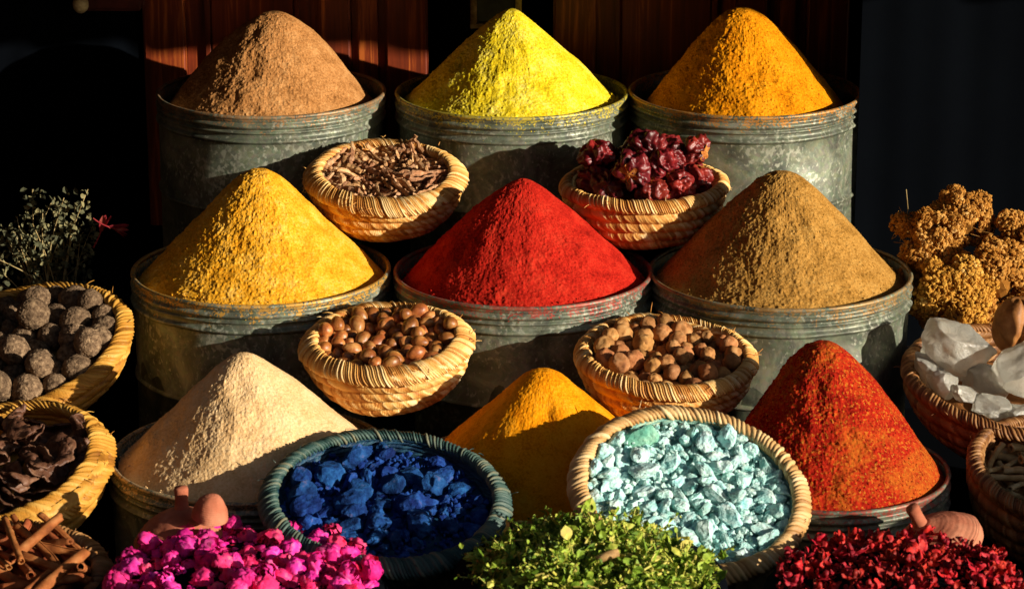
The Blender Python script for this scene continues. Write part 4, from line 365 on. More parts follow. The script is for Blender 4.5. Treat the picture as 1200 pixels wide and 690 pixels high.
 'rose': '0 1.04 -.3759 -1.0015 -.1024 .59 .51 .23 -.58;1 .96 -.2018 -.9371 -.1095 .76 -.53 -.09 .36;2 1.00 -.3464 -.8812 -.0869 .22 .00 .95 -.23;3 .79 -.3074 -.9112 -.0924 .21 -.36 -.85 -.33;4 .82 -.3416 -.6901 -.1127 .34 -.00 .80 .49;5 1.07 -.2690 -.7431 -.0998 .43 -.29 -.77 .36;0 .90 -.3292 -.7983 -.0909 .42 -.59 .56 .40;1 1.07 -.3893 -.7660 -.0950 .35 .61 .65 -.27;2 1.09 -.1885 -.8233 -.1062 .84 .52 -.11 -.10;3 1.13 -.4962 -.7815 -.1053 .21 -.65 .61 -.39;4 .81 -.3304 -1.0289 -.1124 .75 -.46 .26 -.40;5 1.13 -.1967 -.7988 -.1055 .57 .03 -.80 -.17;0 .75 -.3827 -.6933 -.1113 .22 -.10 -.50 .83;1 .87 -.3672 -.7939 -.0933 .35 -.91 -.07 .20;2 .79 -.1814 -.8430 -.1127 .26 -.93 .25 .06;3 1.15 -.3445 -.8560 -.0836 .06 .44 -.88 .19;4 1.16 -.2542 -.7841 -.0956 .55 .18 .68 -.46;5 .94 -.3245 -.6951 -.1089 .92 .22 .11 -.30;0 1.24 -.4816 -.7583 -.1019 .35 .32 .43 -.77;1 .78 -.4588 -.7705 -.1050 .51 -.51 .66 -.22;2 .75 -.3979 -.7412 -.1024 .56 -.64 .04 -.52;3 1.08 -.3941 -1.0211 -.1069 .38 -.56 .09 .73;4 1.12 -.3796 -.9221 -.0909 .59 -.47 -.18 .64;5 1.00 -.3011 -.7016 -.1084 .44 .68 .54 -.24;0 .89 -.5005 -.9360 -.1086 .74 -.57 .34 .10;1 1.08 -.1919 -.9136 -.1066 .70 .07 .17 -.69;2 1.22 -.5129 -.8383 -.1015 .24 .93 -.16 .23;3 1.02 -.4206 -.9615 -.0956 .16 .49 -.04 .86;4 .72 -.3548 -.7570 -.1001 .35 -.50 .08 -.79;5 .72 -.4531 -.8631 -.0995 .30 .84 .44 .11;0 .81 -.2651 -.7990 -.0982 .41 -.08 .55 .73;1 1.20 -.2201 -.8750 -.0976 .77 .60 .24 -.04;2 .91 -.2091 -.8189 -.1024 .45 -.66 .33 -.51;3 1.23 -.3136 -.9541 -.0921 .37 -.69 -.62 .05;4 1.03 -.5088 -.9151 -.1104 .33 -.19 .49 -.78;5 .70 -.2354 -.7898 -.1020 .39 .17 -.16 .89;0 .91 -.4167 -.8186 -.0929 .28 .09 -.25 .92;1 1.20 -.4355 -.9226 -.0945 .02 .07 -.99 -.15;2 1.24 -.4915 -.8233 -.0990 .00 -.47 -.20 .86;3 .86 -.3121 -1.0234 -.1108 .38 .36 .35 -.77;4 1.13 -.3359 -.7550 -.0944 .80 .02 -.54 -.25;5 .96 -.4731 -.9732 -.1103 .13 .69 .65 .28;0 .99 -.4254 -.7909 -.0951 .25 .71 -.47 .47;1 1.02 -.2074 -.8570 -.0847 .21 .06 .13 .97;2 .71 -.3487 -.9519 -.0977 .79 -.21 .45 -.36;3 1.20 -.4502 -.7934 -.0838 .37 -.50 .49 -.61;4 .74 -.2979 -.9638 -.1019 .09 -.99 .03 .09;5 .78 -.4417 -.8497 -.0967 .81 .49 -.27 .16;0 1.15 -.2811 -.7813 -.0940 .52 .45 .09 .72;1 1.10 -.2026 -.8932 -.1032 .06 .47 -.87 -.15;2 1.06 -.1842 -.8760 -.1058 .17 .94 .09 -.29;3 1.04 -.4228 -.8473 -.0901 .15 -.76 .59 -.22;4 .74 -.2466 -.8020 -.0998 .93 .25 .05 .26;5 .87 -.4608 -.9510 -.1027 .74 -.65 -.14 .08;0 .78 -.4199 -.9383 -.0986 .02 -.59 -.01 -.81;1 1.00 -.3153 -.6964 -.0906 .10 -.06 .99 .11;2 1.11 -.2589 -.7215 -.1061 .41 -.61 .51 -.45;3 .77 -.4097 -.9196 -.0940 .84 -.23 .47 .13;4 .72 -.3557 -.9150 -.0936 .20 -.69 -.24 -.66;5 .76 -.2177 -.8512 -.1026 .08 -.80 .57 .19;0 .83 -.4369 -.7390 -.1033 .47 .28 -.83 .11;1 1.06 -.3385 -.9913 -.1000 .01 -.53 .83 .16;2 1.11 -.4088 -.7498 -.0860 .23 .43 .78 -.40;3 .96 -.3237 -.8748 -.0853 .26 -.89 .13 .35;4 .96 -.3100 -.8051 -.0910 .89 -.09 .16 -.42;5 .78 -.3679 -.7699 -.0964 .35 .72 -.46 -.39;0 .72 -.2600 -.8724 -.0972 .81 -.46 -.06 -.36;1 1.22 -.2299 -.7474 -.1054 .06 .84 .22 -.49;2 .81 -.2839 -.8518 -.0916 .83 -.21 .52 .05;3 .87 -.4777 -.8680 -.1008 .05 -.21 .98 -.02;4 1.07 -.2220 -.9040 -.1002 .22 -.92 .33 .03;5 1.13 -.3621 -.8982 -.0834 .85 -.43 .30 .05;0 .75 -.2131 -.7586 -.1120 .07 .49 .32 .81;1 .73 -.4429 -.7548 -.1049 .63 -.45 .35 .52;2 .72 -.2836 -.8693 -.0941 .08 -.81 -.26 -.52;3 .87 -.2563 -.8168 -.0971 .17 .63 -.74 .14;4 .71 -.4325 -.8998 -.0979 .94 .22 .09 .24;5 1.20 -.4618 -.7385 -.1046 .24 .83 .48 -.13;0 .75 -.3580 -1.0280 -.1128 .01 -.82 -.54 -.20;1 .75 -.4547 -.8078 -.1011 .18 -.26 -.76 .57;2 .81 -.3336 -.7794 -.0935 .39 .10 -.87 -.29;3 1.01 -.2134 -.9569 -.1075 .29 -.12 .82 -.47;4 1.06 -.2177 -.7864 -.1027 .92 -.26 -.29 -.04;5 .77 -.2989 -.8387 -.0918 .82 .30 .40 -.26;0 1.12 -.4334 -.9468 -.0825 .71 .37 -.60 -.03;1 1.22 -.3868 -.8827 -.0856 .53 .24 -.05 .81;2 1.02 -.2697 -1.0069 -.1083 .76 -.36 .49 -.23;3 .95 -.2339 -.9792 -.1093 .84 -.04 -.41 .36;4 .94 -.5127 -.8163 -.1106 .41 -.59 -.42 .55;5 .76 -.3358 -.9638 -.0995 .39 .77 .46 -.23;0 .97 -.2862 -.9072 -.0931 .06 -.80 -.59 -.09;1 .90 -.3669 -.9410 -.0923 .73 -.37 .57 -.01;2 1.17 -.4861 -.9525 -.1032 .75 .35 .28 .49;3 .79 -.2878 -.7517 -.0999 .64 -.37 .57 .35;4 1.08 -.2934 -1.0161 -.1090 .12 .74 -.18 -.64;5 1.02 -.2909 -.7322 -.1016 .11 -.56 -.82 -.01;0 .96 -.3813 -.9785 -.0990 .76 .00 .50 .41;1 1.07 -.4846 -.9263 -.1025 .15 -.15 -.82 .54;2 .86 -.3270 -.8208 -.0904 .40 -.88 .24 .03;3 .87 -.2261 -.8300 -.1010 .66 .25 .43 -.57;4 1.23 -.2517 -.9904 -.1039 .03 .09 -.75 -.65;5 .98 -.3976 -.9931 -.0918 .20 -.40 .02 -.89;0 .91 -.2778 -.7081 -.1086 .32 -.03 .69 -.64;1 .76 -.4038 -1.0023 -.1072 .23 -.40 -.01 -.89;2 .87 -.3809 -.7342 -.1007 .80 -.16 .45 .37;3 .82 -.2312 -.8099 -.1015 .01 -.89 .05 -.46;4 .93 -.5033 -.8589 -.1065 .48 .70 .17 -.50;5 .80 -.3058 -.8677 -.0899 .83 .40 .39 -.06;0 1.03 -.4598 -.9873 -.0916 .12 .25 .94 .18;1 1.23 -.4212 -.7109 -.1051 .03 .74 .38 -.55;2 1.16 -.4635 -.8861 -.0936 .32 -.93 .03 -.15;3 1.04 -.2508 -.7616 -.1006 .08 1.00 .02 .04;4 1.21 -.1831 -.8638 -.0844 .10 -.87 .47 -.11;5 .81 -.4253 -.7561 -.1014 .33 -.05 -.54 -.77;0 1.00 -.3765 -.8118 -.0894 .84 .28 .36 .30;1 1.23 -.3007 -.8885 -.0882 .33 -.30 .89 -.09;2 .96 -.4405 -.7731 -.0974 .88 -.17 .05 -.45;3 1.08 -.3104 -1.0103 -.0903 .00 .66 -.35 .66;4 .73 -.3987 -.8130 -.0956 .24 -.15 -.96 .04;5 .96 -.2748 -.8869 -.0927 .16 -.09 -.41 -.89;0 1.15 -.1855 -.8394 -.0910 .77 .35 .44 .31;1 .91 -.3658 -.8725 -.0880 .39 .01 -.59 .71;2 .75 -.3486 -.7199 -.1048 .24 -.77 .02 -.59;3 1.13 -.5053 -.8016 -.0938 .04 -.09 .78 -.61;4 .71 -.3487 -.9752 -.1016 .26 -.59 -.76 .07;5 1.25 -.3713 -1.0215 -.0890 .30 -.24 .82 .43;0 1.25 -.3087 -.7196 -.0869 .29 .15 .07 -.94;1 .77 -.2742 -.7645 -.0994 .73 .53 -.14 -.40;2 .81 -.2034 -.7763 -.1123 .10 .54 .80 -.23;3 1.21 -.2544 -.8690 -.0772 .29 -.53 .35 -.71;4 .91 -.3355 -.9383 -.0935 .78 .60 -.15 .07;5 .76 -.4026 -.9382 -.0959 .68 .39 .06 .62;0 .83 -.4393 -.8848 -.0963 .56 .38 -.27 .69;1 1.09 -.2538 -.9107 -.0942 .72 .57 .33 .20;2 .73 -.3910 -.8471 -.0913 .54 .01 .55 -.64;3 .95 -.4321 -.9771 -.1024 .15 .96 .21 .13;4 1.22 -.2363 -.8541 -.0958 .24 -.62 -.66 .35;5 1.10 -.4875 -.8994 -.1001 .83 .20 .47 -.23;0 .78 -.4140 -.7750 -.0989 .62 .48 .41 -.47;1 .75 -.3974 -.8302 -.0923 .80 -.09 -.49 .34;2 1.11 -.3293 -.7174 -.1007 .55 .73 .34 -.23;3 .84 -.2699 -.9248 -.0962 .02 .45 .14 .88;4 1.11 -.4027 -.8406 -.0764 .26 -.37 .85 -.26;5 .72 -.4176 -.9036 -.0950 .89 -.41 .02 -.21;0 1.22 -.3195 -.7681 -.0811 .55 .83 -.10 -.01;1 1.06 -.2365 -.9560 -.1028 .08 -.88 -.36 .29;2 1.11 -.3486 -.8118 -.0859 .69 -.01 -.49 -.54;3 .96 -.3067 -.7836 -.0928 .34 .50 -.80 .06;4 .89 -.2593 -.8543 -.0948 .96 .12 .11 -.22;5 .97 -.3969 -.9601 -.0949 .67 -.23 .52 -.47;0 .97 -.4998 -.8783 -.1031 .17 -.20 -.49 -.83;1 1.16 -.3948 -.7930 -.0913 .29 -.41 -.66 .56;2 1.05 -.4330 -1.0048 -.1062 .03 -.97 .04 -.25;3 1.05 -.2584 -.9662 -.1002 .35 -.26 -.87 -.22;4 1.10 -.3934 -.7093 -.1046 .41 .12 .79 .43;5 .93 -.3392 -.9100 -.0877 .15 -.22 .30 -.92;0 1.19 -.4299 -.8093 -.0754 .18 .86 .29 .38;1 .86 -.2118 -.9213 -.1054 .49 .63 .41 -.45;2 1.12 -.3605 -.6947 -.1064 .74 .01 .65 -.18;3 .85 -.5170 -.8740 -.1110 .46 .41 -.02 -.79;4 .91 -.4522 -.9714 -.1062 .30 .94 -.02 -.17;5 .73 -.2541 -.8880 -.0965 .41 -.16 -.87 -.23;0 .86 -.3518 -.9304 -.0925 .84 .41 -.16 -.32;1 .81 -.4040 -.9759 -.1023 .79 -.53 -.13 -.28;2 .75 -.4699 -.8129 -.1021 .42 .59 -.41 .55;3 1.02 -.3081 -.7536 -.0962 .28 .26 -.89 .26;4 .89 -.4560 -.9327 -.1014 .58 .20 -.33 .72;5 .88 -.3195 -.8517 -.0885 .66 .64 -.26 -.31;0 1.06 -.3387 -1.0274 -.0912 .41 .17 -.64 .63;1 1.06 -.4695 -.7874 -.1003 .60 .19 -.76 .18;2 1.09 -.4735 -.9684 -.0869 .35 .65 .37 .56;3 1.12 -.3183 -.9003 -.0733 .83 .51 -.14 .14;4 1.24 -.2791 -.9870 -.1004 .57 .56 -.61 -.04;5 .83 -.2599 -.9275 -.0792 .28 .31 .22 .88;0 .94 -.4157 -.7331 -.1027 .82 .51 -.08 -.24;1 1.08 -.2798 -.8733 -.0767 .12 .40 .91 -.03;2 1.12 -.2324 -.7748 -.0866 .44 -.64 -.48 .41;3 .71 -.3168 -.9958 -.1059 .98 -.04 .16 -.13;4 1.17 -.3898 -.8592 -.0731 .26 .11 -.94 .20;5 .89 -.3621 -.8630 -.0713 .07 .99 -.07 -.09;0 .87 -.3482 -1.0076 -.0836 .73 .17 .63 -.20;1 .82 -.4378 -.8109 -.0958 .55 -.26 -.13 -.78;2 1.08 -.2491 -.9370 -.0955 .09 -.26 -.85 -.46;3 .93 -.4508 -.9925 -.1091 .79 .28 -.40 -.36;4 .88 -.3191 -.7345 -.1020 .95 -.31 -.10 .03;5 .90 -.2864 -.7058 -.0926 .19 -.79 .58 -.09;0 .78 -.3809 -.8318 -.0901 .17 .68 .11 -.70;1 .88 -.3224 -.9791 -.0989 .30 .03 -.83 .47;2 1.12 -.4797 -.8451 -.0983 .11 -.26 .71 .65;3 .79 -.4366 -.8302 -.0965 .00 -.82 -.56 -.11;4 .74 -.4179 -.8697 -.0943 .76 .06 .64 .05;5 .92 -.4442 -.7191 -.1096 .37 -.51 .20 .75;0 .99 -.1964 -.8543 -.1051 .10 .86 .32 .39;1 .96 -.4029 -.8607 -.0898 .41 .58 .69 .16;2 .83 -.3614 -.8296 -.0897 .44 -.81 -.33 .20;3 .89 -.2984 -.8531 -.0787 .80 -.42 -.35 -.23;4 .75 -.2940 -.9470 -.1002 .56 -.77 -.21 .23;5 .83 -.3491 -.7902 -.0916 .39 -.15 -.81 .40;0 1.17 -.4656 -.9108 -.0976 .13 .91 .23 .31;1 .77 -.4550 -.7584 -.0928 .54 -.56 -.18 -.60;2 .80 -.4138 -.8864 -.0939 .01 .38 -.92 .06;3 .74 -.2646 -.7686 -.0863 .81 -.42 .20 .34;4 .79 -.4059 -.7583 -.1021 .53 .62 -.57 -.06;5 1.17 -.2439 -.7334 -.0877 .01 -.11 -.37 .92;0 .90 -.3305 -1.0122 -.1039 .61 -.22 -.29 .70;1 .77 -.3593 -.9884 -.1025 .19 .57 .34 -.72;2 1.21 -.3546 -.7362 -.0927 .28 .89 .36 -.09;3 .86 -.2098 -.8371 -.0941 .36 -.03 -.16 .92;4 .98 -.2367 -.9196 -.1010 .55 .44 -.51 .49;5 1.21 -.2396 -.8157 -.0817 .08 .37 -.87 -.31;0 1.24 -.3188 -.9278 -.0839 .04 .20 .84 .51;1 1.24 -.4377 -.7239 -.0869 .21 .12 .86 -.45;2 1.21 -.2842 -1.0077 -.0876 .61 -.74 .26 .11;3 .80 -.4177 -.9932 -.1030 .10 .77 -.07 .62;4 1.10 -.3537 -1.0112 -.1023 .06 .24 -.04 .97;5 .72 -.3229 -.7423 -.0870 .52 -.31 .11 .78;0 1.23 -.5117 -.8923 -.0881 .11 -.97 .10 -.21;1 .87 -.4523 -.9602 -.0892 .04 -.94 -.05 .34;2 1.02 -.3674 -.8498 -.0859 .49 -.55 .40 -.54;3 1.02 -.3698 -.7167 -.1001 .83 .49 -.11 .25;4 1.09 -.3016 -.9829 -.1002 .48 .69 -.37 .39;5 .80 -.2948 -.8196 -.0929 .15 .53 -.06 .83;0 .99 -.2913 -.9313 -.0928 .87 -.04 .27 -.40;2 .81 -.2289 -.7687 -.1065 .33 -.55 -.09 .76;3 .85 -.2592 -.7517 -.0827 .13 -.98 -.10 -.11;4 1.04 -.2382 -.8923 -.0886 .92 .15 -.27 -.26;5 .96 -.4366 -.8668 -.0884 .29 .08 -.30 .91;0 1.12 -.2703 -.8355 -.0885 .38 -.72 .42 .41;1 1.08 -.4375 -.7483 -.0859 .25 .21 .54 .77;2 1.09 -.3494 -.9463 -.0767 .41 .77 -.49 .04;3 .82 -.4711 -.9391 -.0920 .55 .49 .63 .24;4 .94 -.5135 -.8954 -.1107 .82 -.04 .55 -.14;5 1.13 -.4338 -.9921 -.0859 .39 .63 .55 -.38;0 1.04 -.4127 -1.0135 -.0936 .18 -.88 .05 -.43;1 1.20 -.2074 -.9427 -.0863 .28 -.06 .57 .77;2 1.05 -.2729 -.9462 -.0958 .36 .44 .58 .59;3 1.01 -.2060 -.7756 -.0879 .61 .71 -.34 .01;4 1.21 -.2926 -.8012 -.0803 .46 -.18 -.77 .40;5 1.19 -.4841 -.7743 -.0831 .54 .52 -.65 -.13;0 .78 -.4240 -.7679 -.0867 .83 .27 -.35 .34;1 1.05 -.4464 -.8378 -.0801 .82 .01 -.44 -.38;2 .76 -.4837 -.8000 -.1044 .68 -.06 .68 .28;3 .72 -.2596 -.8949 -.0814 .13 .19 -.96 .15;4 1.11 -.3755 -.8793 -.0666 .67 -.26 -.10 .68;5 .78 -.2419 -.8758 -.0974 .12 -.52 -.83 .14;0 .95 -.4040 -.7032 -.0887 .50 .44 .74 .10;1 .93 -.2769 -.8146 -.0919 .06 .40 -.29 -.87;2 1.07 -.4479 -.9028 -.0836 .96 .21 -.20 -.03;3 .71 -.3777 -.9547 -.0965 .08 .08 .98 -.14;4 1.17 -.3144 -.8334 -.0786 .23 .82 .21 -.49;5 1.09 -.2157 -.8025 -.0865 .89 -.25 .02 .37;0 1.16 -.3978 -.9046 -.0855 .38 -.26 .76 .46;1 .95 -.2260 -.9375 -.1019 .52 .70 -.07 -.48;2 1.18 -.4980 -.8551 -.0860 .54 .32 .78 .06;3 1.16 -.2107 -.8921 -.0796 .31 -.35 .32 -.82;4 1.07 -.2492 -.8365 -.0953 .18 .58 -.78 .14;5 .91 -.3730 -.7517 -.0958 .72 .60 .01 -.36;0 .72 -.3225 -.8935 -.0923 .94 .26 -.24 .02;1 .96 -.3620 -.9675 -.0960 .33 -.70 .33 -.54;2 1.22 -.3978 -.8162 -.0742 .30 -.38 .54 -.69;3 .79 -.2817 -.9659 -.1004 .27 .57 -.72 -.29;4 .90 -.3493 -.7708 -.0938 .13 .20 .41 .88;0 1.13 -.3413 -.9231 -.0721 .16 .27 -.90 -.31;1 .88 -.3423 -.8344 -.0858 .51 .44 .33 -.66;2 1.07 -.2228 -.9224 -.0853 .53 -.52 .60 .28;3 1.05 -.3805 -.6970 -.0900 .50 -.80 .31 -.06;4 .86 -.4389 -.9534 -.1025 .32 -.43 .40 -.74;5 1.06 -.4624 -.8302 -.0965 .55 .59 -.45 -.38',
